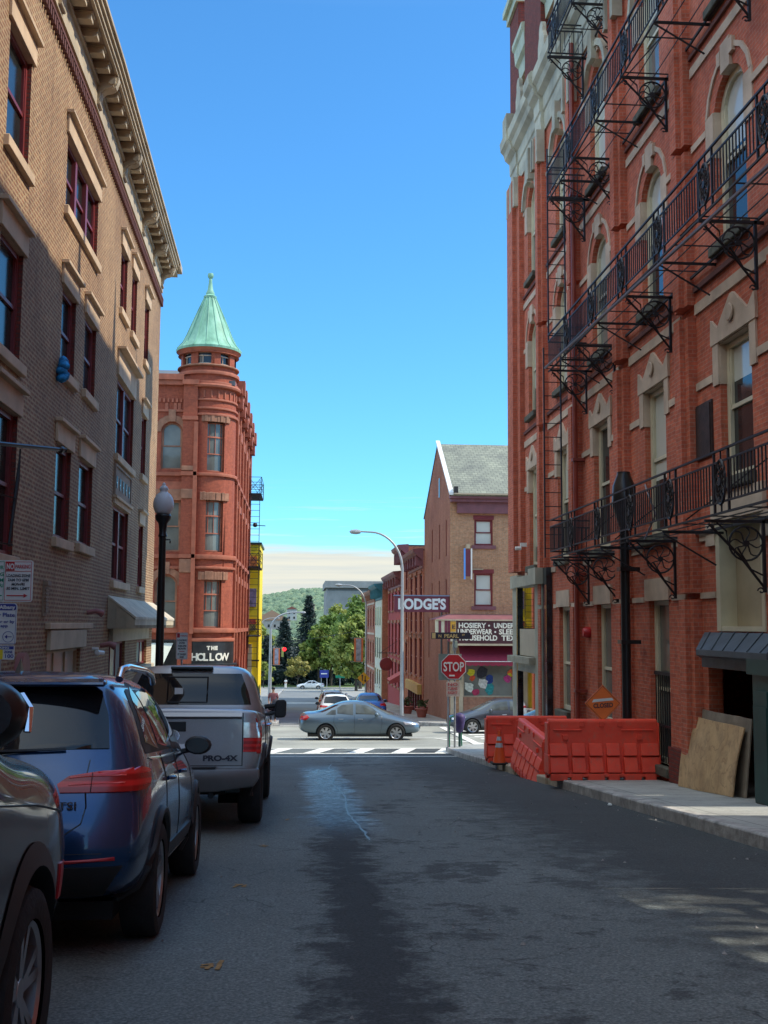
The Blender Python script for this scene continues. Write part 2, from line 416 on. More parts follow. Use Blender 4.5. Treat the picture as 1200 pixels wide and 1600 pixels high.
def asphalt_near():
    m, t, b = nt('worn_wet_asphalt')
    p = pos(t)
    sep = t.nodes.new('ShaderNodeSeparateXYZ'); t.links.new(p, sep.inputs[0]); x, y = sep.outputs[0], sep.outputs[1]
    fine = noise(t, p, 55, 3, .7); grit = noise(t, p, 140, 2, .7); mid = noise(t, p, 3.2, 6, .68); big = noise(t, p, .55, 5, .6)
    base = ramp(t, fine, [(.32, (.062, .074, .072)), (.5, (.125, .143, .138)), (.68, (.235, .26, .25))]).outputs[0]
    base = mixc(t, .5, base, mixc(t, 1, base, ramp(t, big, [(.3, (.62, .62, .62)), (.7, (1.35, 1.35, 1.35))]).outputs[0], 'MULTIPLY'))
    v = t.nodes.new('ShaderNodeTexVoronoi'); v.inputs['Scale'].default_value = 75; t.links.new(p, v.inputs['Vector'])
    peb = ramp(t, v.outputs['Distance'], [(.05, (1, 1, 1)), (.25, (0, 0, 0))]).outputs[0]
    pick = ramp(t, noise(t, p, 33, 2), [(.60, (0, 0, 0)), (.70, (.4, .4, .4))]).outputs[0]
    base = mixc(t, math_(t, 'MULTIPLY', peb, pick), base, (.24, .25, .25))
    # damp stain running down the middle of the lane
    cx_ = math_(t, 'ADD', math_(t, 'MULTIPLY', y, .012), .36)
    d = math_(t, 'ABSOLUTE', math_(t, 'SUBTRACT', x, cx_))
    d = math_(t, 'ADD', d, math_(t, 'MULTIPLY', math_(t, 'SUBTRACT', mid, .5), 1.1))
    d = math_(t, 'ADD', d, math_(t, 'MULTIPLY', math_(t, 'SUBTRACT', noise(t, p, 14, 4, .7), .5), .45))
    st = ramp(t, d, [(.16, (1, 1, 1)), (.38, (0, 0, 0))]).outputs[0]
    st = math_(t, 'MULTIPLY', st, ramp(t, math_(t, 'MULTIPLY', y, .03), [(.42, (1, 1, 1)), (.56, (.25, .25, .25)), (.9, (.1, .1, .1))]).outputs[0])
    # damp, patched gutter on the right and scattered blotches
    gx = math_(t, 'ADD', x, math_(t, 'MULTIPLY', math_(t, 'SUBTRACT', mid, .5), 3.4))
    gut = ramp(t, math_(t, 'MULTIPLY', gx, .2), [(.41, (0, 0, 0)), (.62, (.85, .85, .85))]).outputs[0]
    bl = ramp(t, math_(t, 'ADD', math_(t, 'MULTIPLY', noise(t, p, 1.1, 7, .72), .8), math_(t, 'MULTIPLY', noise(t, p, 9, 5, .7), .2)), [(.52, (0, 0, 0)), (.575, (.8, .8, .8))]).outputs[0]
    blx = ramp(t, math_(t, 'MULTIPLY', x, .2), [(-.0, (.15, .15, .15)), (.2, (1, 1, 1))]).outputs[0]
    dark = math_(t, 'MAXIMUM', math_(t, 'MAXIMUM', st, gut), math_(t, 'MULTIPLY', bl, blx))
    col = mixc(t, dark, base, mixc(t, 1, base, (.24, .235, .25), 'MULTIPLY'))
    # fine cracks beside the stain
    vc = t.nodes.new('ShaderNodeTexVoronoi'); vc.feature = 'DISTANCE_TO_EDGE'; vc.inputs['Scale'].default_value = 1.3
    wv = N(t, 'ShaderNodeVectorMath', operation='MULTIPLY_ADD'); wv.inputs[1].default_value = (.5, .5, 0)
    nn = N(t, 'ShaderNodeTexNoise', Scale=3.0, Detail=5); t.links.new(p, nn.inputs['Vector']); t.links.new(nn.outputs['Color'], wv.inputs[0]); t.links.new(p, wv.inputs[2])
    t.links.new(wv.outputs[0], vc.inputs['Vector'])
    ck = ramp(t, vc.outputs['Distance'], [(.0, (1, 1, 1)), (.012, (0, 0, 0))]).outputs[0]
    ckm = math_(t, 'MULTIPLY', ck, ramp(t, noise(t, p, .8, 3), [(.45, (0, 0, 0)), (.6, (1, 1, 1))]).outputs[0])
    col = mixc(t, math_(t, 'MULTIPLY', ckm, .8), col, (.012, .012, .012))
    # film of running water (fed from uphill drain): low roughness
    wy = math_(t, 'MULTIPLY', y, .03)
    wx = math_(t, 'ABSOLUTE', math_(t, 'SUBTRACT', math_(t, 'SUBTRACT', x, .58), math_(t, 'MULTIPLY', math_(t, 'SUBTRACT', mid, .5), 1.3)))
    wet = math_(t, 'MULTIPLY', ramp(t, wx, [(.26, (1, 1, 1)), (.50, (0, 0, 0))]).outputs[0],
                ramp(t, wy, [(.365, (0, 0, 0)), (.43, (.8, .8, .8)), (.78, (1, 1, 1)), (.87, (0, 0, 0))]).outputs[0])
    wet = math_(t, 'MULTIPLY', wet, ramp(t, noise(t, p, 11, 5, .7), [(.35, (.35, .35, .35)), (.6, (1, 1, 1))]).outputs[0])
    t.links.new(col, b.inputs['Base Color'])
    rr = math_(t, 'ADD', .78, math_(t, 'MULTIPLY', dark, .06))
    rr = math_(t, 'SUBTRACT', rr, math_(t, 'MULTIPLY', wet, .60))
    t.links.new(rr, b.inputs['Roughness'])
    h = math_(t, 'ADD', math_(t, 'MULTIPLY', fine, .7), math_(t, 'MULTIPLY', grit, .5))
    h = math_(t, 'SUBTRACT', h, math_(t, 'MULTIPLY', ckm, 1.0))
    bump(t, b, h, .55, .012)
    return m
def asphalt_old(name, lo, hi, s=1.0):
    m, t, b = nt(name)
    p = pos(t)
    fine = noise(t, p, 38, 3, .7); big = noise(t, p, .35, 6, .65)
    c = ramp(t, fine, [(.3, lo), (.7, hi)]).outputs[0]
    c = mixc(t, 1, c, ramp(t, big, [(.3, (.68, .68, .7)), (.7, (1.2, 1.2, 1.18))]).outputs[0], 'MULTIPLY')
    mp = N(t, 'ShaderNodeMapping'); mp.inputs['Scale'].default_value = (.15, 1.6, 1); t.links.new(p, mp.inputs[0])
    tr = noise(t, mp.outputs[0], 1, 5, .6)
    c = mixc(t, ramp(t, tr, [(.55, (0, 0, 0)), (.7, (.4, .4, .4))]).outputs[0], c, [x * .55 for x in lo])
    t.links.new(c, b.inputs['Base Color']); b.inputs['Roughness'].default_value = .85
    bump(t, b, fine, .3, .01); return m
def concrete(name, lo, hi, jx=1.5, jy=1.5, joint=.45, ox=0):
    m, t, b = nt(name)
    p = pos(t)
    fine = noise(t, p, 45, 3, .7); big = noise(t, p, 1.1, 6, .65)
    c = ramp(t, big, [(.3, lo), (.72, hi)]).outputs[0]
    c = mixc(t, .4, c, mixc(t, 1, c, ramp(t, fine, [(.3, (.6, .6, .6)), (.7, (1.35, 1.35, 1.35))]).outputs[0], 'MULTIPLY'))
    sep = t.nodes.new('ShaderNodeSeparateXYZ'); t.links.new(p, sep.inputs[0])
    def line(s, w, off):
        q = math_(t, 'ABSOLUTE', math_(t, 'SUBTRACT', math_(t, 'FRACT', math_(t, 'DIVIDE', math_(t, 'ADD', s, off + 300), w)), .5))
        return math_(t, 'GREATER_THAN', q, .5 - .012 / w)
    j = math_(t, 'MAXIMUM', line(sep.outputs[1], jy, 0), line(sep.outputs[0], jx, ox))
    st = ramp(t, noise(t, p, 2.3, 6, .7), [(.52, (0, 0, 0)), (.66, (.5, .5, .5))]).outputs[0]
    c = mixc(t, st, c, [x * .45 for x in lo])
    c = mixc(t, math_(t, 'MULTIPLY', j, joint), c, (.03, .03, .03))
    t.links.new(c, b.inputs['Base Color']); b.inputs['Roughness'].default_value = .88
    bump(t, b, math_(t, 'SUBTRACT', math_(t, 'MULTIPLY', fine, .3), j), .5, .008); return m
def road_paint():
    m, t, b = nt('worn_road_paint')
    p = pos(t)
    n = noise(t, p, 9, 6, .7)
    c = ramp(t, n, [(.34, (.25, .25, .23)), (.46, (.78, .77, .70))]).outputs[0]
    t.links.new(c, b.inputs['Base Color']); b.inputs['Roughness'].default_value = .7
    bump(t, b, noise(t, p, 60, 2), .3, .005); return m
M['road'] = asphalt_near()
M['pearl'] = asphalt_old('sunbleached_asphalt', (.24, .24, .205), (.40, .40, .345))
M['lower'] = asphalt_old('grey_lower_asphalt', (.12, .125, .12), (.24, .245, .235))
M['conc'] = concrete('pale_concrete_slabs', (.27, .28, .27), (.43, .44, .41), jx=1.9, ox=-4.85 + 1.9 * 3)
M['conc2'] = concrete('old_concrete_slabs', (.22, .21, .19), (.36, .35, .31))
M['kerb'] = mat('granite_kerb', (.40, .39, .37), .85, var=.35, scale=6, bmp=.9, bscale=22, grime=.75)
M['kerbw'] = mat('new_kerb_block', (.50, .42, .31), .85, var=.2, scale=3, bmp=.5, bscale=12, grime=.5)
M['rpaint'] = road_paint()
M['earth'] = asphalt_old('city_ground', (.10, .11, .085), (.17, .17, .14))
M['grassy'] = mat('park_grass', (.075, .13, .03), .95, var=.4, scale=2)

XK0, XK1 = -2.95, 4.70          # faces of the two kerbs
g = MB()
for x0, x1 in ((-4000, -9), (-9, 14), (14, 4000)):
    ys = [-60, -20, 0, 33, 44, 52, 60, 90, 120, 150, 192, 230, 300, 700, 9000]
    for y0, y1 in zip(ys, ys[1:]):
        g.quad((x0, y0, zg(y0) - .05), (x1, y0, zg(y0) - .05), (x1, y1, zg(y1) - .05), (x0, y1, zg(y1) - .05))
g.build('ground', M['earth'], weld=True)['kind'] = 'structure'
sheet('road', [XK0, XK1], -30, 37.3, 0, M['road'])
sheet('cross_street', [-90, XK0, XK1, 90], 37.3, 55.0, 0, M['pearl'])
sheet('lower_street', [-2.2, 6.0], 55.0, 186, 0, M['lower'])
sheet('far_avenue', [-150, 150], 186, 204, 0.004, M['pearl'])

def pave(name, outline, m, h=.15, nx=1):
    """raised pavement: polygon outline (x, y) filled by strips along y"""
    b = MB()
    xs = [p[0] for p in outline]; ys = [p[1] for p in outline]
    cuts = sorted(set([round(y, 3) for y in ys] + [y for y in YB if min(ys) < y < max(ys)]))
    def xr(y):
        out = []
        n = len(outline)
        for i in range(n):
            (x0, y0), (x1, y1) = outline[i], outline[(i + 1) % n]
            if abs(y1 - y0) < 1e-6: continue
            t_ = (y - y0) / (y1 - y0)
            if -1e-6 <= t_ <= 1 + 1e-6: out.append(x0 + t_ * (x1 - x0))
        return min(out), max(out)
    for a, c in zip(cuts, cuts[1:]):
        e = 1e-4
        xa0, xa1 = xr(a + e); xc0, xc1 = xr(c - e)
        za, zc = zg(a) + h, zg(c) + h
        b.add([(xa0, a, za - h - .04), (xa1, a, za - h - .04), (xc1, c, zc - h - .04), (xc0, c, zc - h - .04), (xa0, a, za), (xa1, a, za), (xc1, c, zc), (xc0, c, zc)],
              [(4, 5, 6, 7), (0, 3, 7, 4), (1, 5, 6, 2), (0, 4, 5, 1), (2, 6, 7, 3)])
    o = b.build(name, m); o['kind'] = 'structure'; return o
def arc(cx, cy, r, a0, a1, n=8):
    return [(cx + r * math.cos(math.radians(a0 + (a1 - a0) * i / n)), cy + r * math.sin(math.radians(a0 + (a1 - a0) * i / n))) for i in range(n + 1)]
K = .17
# near right pavement with its rounded corner, near left pavement, far pavements
pave('pavement_right', [(XK1 + K, -30), (60, -30), (60, 37.2 - K)] + arc(XK1 + 1.6, 37.2 - 1.6, 1.6 - K, 90, 180), M['conc'])
pave('pavement_left', [(XK0 - K, -30)] + arc(XK0 - 1.6, 37.2 - 1.6, 1.6 - K, 0, 90) + [(-60, 37.2 - K), (-60, -30)], M['conc2'])
pave('far_pavement_right', [(6.0 + K, 186), (6.0 + K, 57.5)] + arc(8.1, 57.1, 2.1 - K, 180, 270) + [(90, 55.0 + K), (90, 60), (12, 60), (12, 186)], M['conc2'])
pave('far_pavement_left', [(-2.2 - K, 186), (-2.2 - K, 61), (-.9 - K, 59)] + arc(-2.7, 56.8, 1.8 - K, 0, -90)[0:] + [(-90, 55.0 + K), (-90, 60), (-12, 60), (-12, 186)], M['conc2'])
# kerbs: stones butted end to end with thin joints
def kerb_run(b, pts, w=K, h=.155, L=1.8, jag=.006):
    for (xa, ya), (xb, yb) in zip(pts, pts[1:]):
        d = math.hypot(xb - xa, yb - ya); n = max(1, round(d / L))
        nx, ny = (yb - ya) / d, -(xb - xa) / d
        for i in range(n):
            t0, t1 = (i + .006 / d * n) / n, (i + 1 - .006 / d * n) / n
            j = random.uniform(-jag, jag); k2 = random.uniform(-jag, jag) * .6
            P0 = (xa + (xb - xa) * t0, ya + (yb - ya) * t0); P1 = (xa + (xb - xa) * t1, ya + (yb - ya) * t1)
            vs = []
            for (px, py) in (P0, P1):
                for s_, hh in ((0, -.1), (w, -.1), (w, h), (.018, h), (0, h - .02)):
                    vs.append((px + nx * (s_ + (j if s_ < .1 else 0)), py + ny * (s_ + (j if s_ < .1 else 0)), zg(py) + hh + (k2 if hh > 0 else 0)))
            b.add(vs, [(0, 1, 2, 3, 4), (9, 8, 7, 6, 5), (0, 5, 6, 1), (1, 6, 7, 2), (2, 7, 8, 3), (3, 8, 9, 4), (4, 9, 5, 0)])
b = MB()
kerb_run(b, [(XK1, -30), (XK1, 20.3)])
kerb_run(b, [(XK1, 26.4), (XK1, 35.6)]); kerb_run(b, arc(XK1 + 1.6, 35.6, 1.6, 180, 90, 5)); kerb_run(b, [(XK1 + 1.6, 37.2), (60, 37.2)])
b.build('kerb_right', M['kerb'], bevel=.006)['kind'] = 'structure'
b = MB(); kerb_run(b, [(XK1 - .02, 20.32), (XK1 - .02, 26.38)], L=.72, jag=.03, h=.15, w=.2)
b.build('kerb_blocks', M['kerbw'], bevel=.012)['kind'] = 'structure'
b = MB()
kerb_run(b, [(XK0, 35.6), (XK0, -30)]); kerb_run(b, arc(XK0 - 1.6, 35.6, 1.6, 90, 0, 5)); kerb_run(b, [(-60, 37.2), (XK0 - 1.6, 37.2)])
b.build('kerb_left', M['kerb'], bevel=.006)['kind'] = 'structure'
b = MB()
kerb_run(b, [(6.0, 57.1), (6.0, 186)][::1]); kerb_run(b, arc(8.1, 57.1, 2.1, 270, 180, 6)); kerb_run(b, [(60, 55), (8.1, 55)], L=3)
kerb_run(b, [(-2.2, 186), (-2.2, 61), (-.9, 59), (-.9, 56.8)], L=3); kerb_run(b, arc(-2.7, 56.8, 1.8, 0, -90, 6)); kerb_run(b, [(-2.7, 55), (-60, 55)], L=3)
b.build('far_kerb', M['kerb'])['kind'] = 'structure'

def strip(b, pts, dz=.008):
    b.quad(*[(x, y, zg(y) + dz) for x, y in pts])
b = MB()
def hline(x0, x1, y0, y1, n=10):
    for i in range(n):
        a, c = x0 + (x1 - x0) * i / n, x0 + (x1 - x0) * (i + 1) / n
        strip(b, [(a, y0), (c, y0), (c, y1), (a, y1)])
hline(XK0, XK1 + 1.5, 34.55, 34.85); hline(XK0, XK1 + 3, 37.42, 37.72); hline(XK0 + .2, XK1, 33.1, 33.28)
for i in range(6):
    x = -2.5 + i * 1.35
    strip(b, [(x, 34.9), (x + .5, 34.9), (x + 1.05, 37.38), (x + .55, 37.38)])
# crossing over the cross street on the right, and far crossings
for i in range(9):
    strip(b, [(7.2, 39.2 + i * 1.55), (10.2, 39.2 + i * 1.55), (10.2, 39.8 + i * 1.55), (7.2, 39.8 + i * 1.55)])
strip(b, [(6.2, 38.6), (6.5, 38.6), (7.1, 54), (6.8, 54)])
strip(b, [(5.3, 44.6), (5.6, 44.4), (7.2, 39.4), (6.9, 39.4)])
hline(-6.5, 12, 45.0, 45.12, 16); hline(-.8, 5.9, 55.4, 55.75, 6); hline(-.8, 5.9, 58.3, 58.6, 6)
for yy in (98, 101.2, 168, 178, 182): 
    hline(-2.1, 5.9, yy, yy + .9, 6)
b.build('road_markings', M['rpaint'])['kind'] = 'structure'
# small spray-painted utility marks
M['spray'] = mat('faded_orange_spray', (.34, .20, .07), .85, var=.3, scale=20)
b = MB()
for x, y, r in ((-.33, 11.85, .07), (-.43, 9.25, .08), (-.44, 6.42, .085), (-.1, 14.6, .06)):
    for k in range(5):
        a = random.uniform(-.5, 1.5); dx, dy = random.uniform(-r, r) * .5, random.uniform(-r, r)
        c, s_ = math.cos(a), math.sin(a); L, W = r * random.uniform(.5, 1), r * .16
        strip(b, [(x + dx - L * c * .5 - W * s_, y + dy - L * s_ + W * c), (x + dx + L * c * .5 - W * s_, y + dy + L * s_ + W * c), (x + dx + L * c * .5 + W * s_, y + dy + L * s_ - W * c), (x + dx - L * c * .5 + W * s_, y + dy - L * s_ - W * c)], .004 + k * .0006)
b.build('utility_marks', M['spray'])['kind'] = 'structure'
# thin running rivulet of water: real raised film
M['water'] = glassy('running_water', (.02, .03, .035), rough=.3, wav=.9, wscale=14)
b = MB(); pts = []
for i in range(64):
    y = 12.3 + i * .26; x = .75 + .05 * math.sin(y * 1.1) + .10 * max(0, (y - 22) / 6) + random.uniform(-.02, .02)
    w = .006 + .016 * random.random() * (1 if i % 5 else .3)
    pts.append((x, y, w))
for (x0, y0, w0), (x1, y1, w1) in zip(pts, pts[1:]):
    b.add([(x0 - w0, y0, zg(y0) + .002), (x0, y0, zg(y0) + .006), (x0 + w0, y0, zg(y0) + .002), (x1 - w1, y1, zg(y1) + .002), (x1, y1, zg(y1) + .006), (x1 + w1, y1, zg(y1) + .002)], [(0, 1, 4, 3), (1, 2, 5, 4)])
b.build('rivulet', M['water'], smooth=True, weld=True)['kind'] = 'structure'
# ---------------------------------------------------------------- facade tools (u along, n outward, v up)
def arcpts(a0, a1, vs, vc, n=8):
    """segmental arch from (a0,vs) over the crown vc to (a1,vs)"""
    w = (a1 - a0) / 2; r_ = vc - vs; cx_ = (a0 + a1) / 2
    if r_ <= 1e-4: return [(a0, vs), (a1, vs)]
    R = (w * w + r_ * r_) / (2 * r_); cy_ = vc - R
    t0 = math.asin(min(1, w / R))
    return [(cx_ + R * math.sin(-t0 + 2 * t0 * i / n), cy_ + R * math.cos(-t0 + 2 * t0 * i / n)) for i in range(n + 1)]
def wall(b, u0, u1, v0, v1, ops, d=.25, n=0, cuts=()):
    """ops: (a0, a1, b0, b1[, rise]) openings"""
    us = sorted(set([u0, u1] + [x for o in ops for x in o[:2]] + [c for c in cuts if u0 < c < u1]))
    vs = sorted(set([v0, v1] + [x for o in ops for x in o[2:4]]))
    for a, c in zip(us, us[1:]):
        run = None
        for e, f in zip(vs, vs[1:]):
            m_, q = (a + c) / 2, (e + f) / 2
            solid = not any(o[0] < m_ < o[1] and o[2] < q < o[3] for o in ops)
            if solid: b.quad((a, n, e), (c, n, e), (c, n, f), (a, n, f))
    for o in ops:
        a, c, e, f = o[:4]; r_ = o[4] if len(o) > 4 else 0
        s_ = f - r_
        b.quad((a, n, e), (a, n - d, e), (a, n - d, s_), (a, n, s_)); b.quad((c, n, e), (c, n - d, e), (c, n - d, s_), (c, n, s_))
        b.quad((a, n, e), (c, n, e), (c, n - d, e), (a, n - d, e))
        P = arcpts(a, c, s_, f)
        for (x0, y0), (x1, y1) in zip(P, P[1:]):
            b.quad((x0, n, y0), (x1, n, y1), (x1, n - d, y1), (x0, n - d, y0))
            if r_: b.quad((x0, n, y0), (x1, n, y1), (x1, n, f), (x0, n, f))
def ring_band(b, a0, a1, vs, vc, w, n0, n1, k=8):
    """stone band following an arch"""
    P = arcpts(a0, a1, vs, vc, k); Q = arcpts(a0 - w, a1 + w, vs, vc + w, k)
    for i in range(len(P) - 1):
        p0, p1, q0, q1 = P[i], P[i + 1], Q[i], Q[i + 1]
        vs_ = [(p[0], n, p[1]) for n in (n0, n1) for p in (p0, p1, q1, q0)]
        b.add(vs_, [(4, 5, 6, 7), (0, 1, 5, 4), (3, 2, 6, 7), (0, 3, 7, 4), (1, 2, 6, 5)])
def window(T, par, u0, u1, v0, v1, d=.22, fm='cream', pm='glassD', fw=.07, mull=(), rails=(.5,), rise=0, label=None, muntins=0, half=None):
    f = MB(T)
    f.box(u0, u0 + fw, -d, -d + .07, v0, v1); f.box(u1 - fw, u1, -d, -d + .07, v0, v1)
    f.box(u0 + fw, u1 - fw, -d, -d + .065, v0, v0 + fw); 
    if rise: ring_band(f, u0 + fw, u1 - fw, v1 - rise - .01, v1 - fw, fw, -d, -d + .068)
    else: f.box(u0 + fw, u1 - fw, -d, -d + .065, v1 - fw, v1)
    for r_ in rails:
        h = v0 + (v1 - v0) * r_; f.box(u0 + fw, u1 - fw, -d, -d + .05, h - .03, h + .03)
        f.box(u0 + fw, u0 + fw + .035, -d, -d + .055, h + .03, v1 - fw); f.box(u1 - fw - .035, u1 - fw, -d, -d + .055, h + .03, v1 - fw)
    for m_ in mull:
        x = u0 + (u1 - u0) * m_; f.box(x - .08, x + .08, -d, -d + .09, v0 + fw, v1 - fw)
    for i in range(1, muntins + 1):
        x = u0 + (u1 - u0) * i / (muntins + 1); f.box(x - .012, x + .012, -d, -d + .04, v0 + fw, v1 - fw)
    w = f.build('window', M[fm], par)
    if label: w['label'] = label
    if half:     # blind drawn part of the way down
        h = v1 - (v1 - v0) * half
        MB(T).box(u0 + fw, u1 - fw, -d - .02, -d + .012, v0 + fw, h).build('pane', M[pm], w)
        MB(T).box(u0 + fw, u1 - fw, -d - .02, -d + .012, h, v1 - fw).build('blind', M['glassW'], w)
    else:
        MB(T).box(u0 + fw, u1 - fw, -d - .02, -d + .012, v0 + fw, v1 - fw).build('pane', M[pm], w)
    return w
def sub(T, name, par, m, *boxes, bevel=0, n=None):
    b = MB(T)
    for q in boxes: b.box(*q)
    return b.build(name, M[m] if isinstance(m, str) else m, par, bevel=bevel)
def text(s, size, origin, ux, uy, m, par=None, name='lettering', off=0, ext=.01, align='LEFT', xs=1.0, sp=1.0, fit=None):
    """solid lettering; origin = baseline start, ux/uy = directions of writing and of up"""
    cu = bpy.data.curves.new('t', 'FONT'); cu.body = s; cu.size = size; cu.extrude = ext; cu.offset = off; cu.align_x = align; cu.space_character = sp
    cu.resolution_u = 3
    ob = bpy.data.objects.new('t', cu); COL.objects.link(ob)
    dg = bpy.context.evaluated_depsgraph_get(); dg.update()
    me = bpy.data.meshes.new_from_object(ob.evaluated_get(dg))
    bpy.data.objects.remove(ob)
    ux = Vector(ux).normalized(); uy = Vector(uy).normalized(); uz = ux.cross(uy)
    if fit:
        w = max(v.co.x for v in me.vertices) - min(v.co.x for v in me.vertices); xs = fit / w
    Mx = Matrix((ux * xs, uy, uz)).transposed().to_4x4(); Mx.translation = Vector(origin)
    bm = bmesh.new(); bm.from_mesh(me); bmesh.ops.transform(bm, matrix=Mx, verts=bm.verts)
    return finish(bm, bpy.data.meshes.new(name), name, m if not isinstance(m, str) else M[m], par)

# ================================================================ right red-brick building
KR = 6.5 / 6.2
def TR(u, n, v): return (6.5 - n * KR, u * KR, 1.4 + (v - 1.4) * KR)
RB = root('red_brick_building', (6.5, 18 * KR, zg(18 * KR) + .15), 'tall ornate red brick building with stone window hoods and iron balconies on the right', 'building')
bays = [15.35 + 3.5 * k for k in range(-4, 5)]
bays = [b_ if b_ < 28 else 29.2 for b_ in bays]
bays = [1.35, 4.85, 8.35, 11.85, 15.35, 19.0, 22.5, 25.9, 29.25]
ops = []; W2 = []; W3 = []; W4 = []; G = []
for i, c in enumerate(bays):
    hw = .58 if i < 7 else .52
    W2.append((c - hw, c + hw, 3.55 if i == 4 else 3.0, 5.62)); W3.append((c - hw, c + hw, 7.08, 9.62, .42)); W4.append((c - hw, c + hw, 10.85, 13.45, .45))
    if i < 4 or i in (5, 6, 7): G.append((c - .56, c + .5, (-.92 if i == 5 else -.53) if i >= 5 else .3, 1.88))
G.append((14.5, 16.15, 1.35, 2.96))
G.append((14.55, 16.68, -1.35, .84))      # dark passage under the hood
G.append((5.6, 8.2, -4.0, 3.7))          # added openings, out of view, to let sun patches onto road and pavement
G.append((12.5, 14.25, -.45, 1.25))
ops = W2[3:] + W3[3:] + W4[3:] + [g_ for g_ in G if not (g_[3] == 1.88 and g_[0] < 10)]
b = MB(TR)
wall(b, -45, 31.48, -4.2, 14.2, [o for o in ops], d=.22)
# attic and side wall toward the cross street, back and roof
b.box(14.3, 31.0, -13, -.08, 14.2, 17.9); b.box(-45, 14.3, -.6, -.08, 14.2, 17.9)  # near part thinned so sun reaches the added openings
b.quad((14.3, -.22, -4.2), (14.3, -17, -4.2), (14.3, -17, 14.2), (14.3, -.22, 14.2))
b.quad((31.48, 0, -4.2), (31.48, -17, -4.2), (31.48, -17, 14.2), (31.48, 0, 14.2))
b.quad((14.3, -17, -4.2), (31.48, -17, -4.2), (31.48, -17, 14.2), (-12, -17, 14.2))
b.build('wall', M['brickR'], RB)
b = MB(TR); b.box(14.4, 31.4, -16.9, -.45, 13.9, 14.19); b.build('roof', M['roofdark'], RB)
# brick piers between the bays (darker return faces)
b = MB(TR)
piers = [17.2, 20.75, 24.35, 27.7]
for c in [3.1, 6.6, 10.1, 13.6] + piers:
    if c in (6.6, 13.6):
        b.box(c - .3, c + .3, 0, .13, 3.75, 6.28); continue  # lower part left off so sun passes the added openings
    for z0, z1 in ((-4.2, 1.83), (1.93, 6.28), (6.48, 9.0), (9.12, 14.15)):
        b.box(c - .30, c + .30, .0, .13, z0, z1)
        b.box(c - .14, c + .14, .13, .21, z0, z1)
b.box(30.35, 31.5, 0, .13, 2.9, 14.15); b.box(30.75, 31.55, .13, .25, 2.9, 14.15)
b.box(28.05, 28.3, 0, .1, 2.9, 14.15)
b.each('pier', M['brickR'], RB)
# string courses
b = MB(TR)
def runs(v0, v1, n, skips, lo=-12, hi=30.3):
    xs = sorted([(a, c) for a, c in skips]); p = lo
    for a, c in xs:
        if a > p: b.box(p, a, 0, n, v0, v1)
        p = max(p, c)
    if p < hi: b.box(p, hi, 0, n, v0, v1)
pk = [(c - .33, c + .33) for c in [3.1, 6.6, 10.1, 13.6] + piers]
runs(1.84, 1.93, .03, [(o[0] - .22, o[1] + .22) for o in G if o[3] == 1.88] + [(14.4, 16.25)] + pk + [(26.9, 31)], hi=26.9)
runs(5.08, 5.20, .03, [(o[0] - .24, o[1] + .24) for o in W2] + pk)
runs(6.30, 6.47, .03, pk)
runs(8.95, 9.06, .03, [(o[0] - .30, o[1] + .30) for o in W3] + pk)
runs(10.2, 10.36, .03, pk)
runs(2.72, 2.84, .03, [(o[0] - .24, o[1] + .24) for o in W2] + [(14.0, 16.4)] + pk)
runs(12.9, 13.0, .03, [(o[0] - .30, o[1] + .30) for o in W4] + pk)
b.each('string_course', M['stoneR'], RB)
b = MB(TR); runs(6.66, 6.74, .05, pk); runs(10.5, 10.57, .05, pk); b.build('corbel_course', M['corbel'], RB)
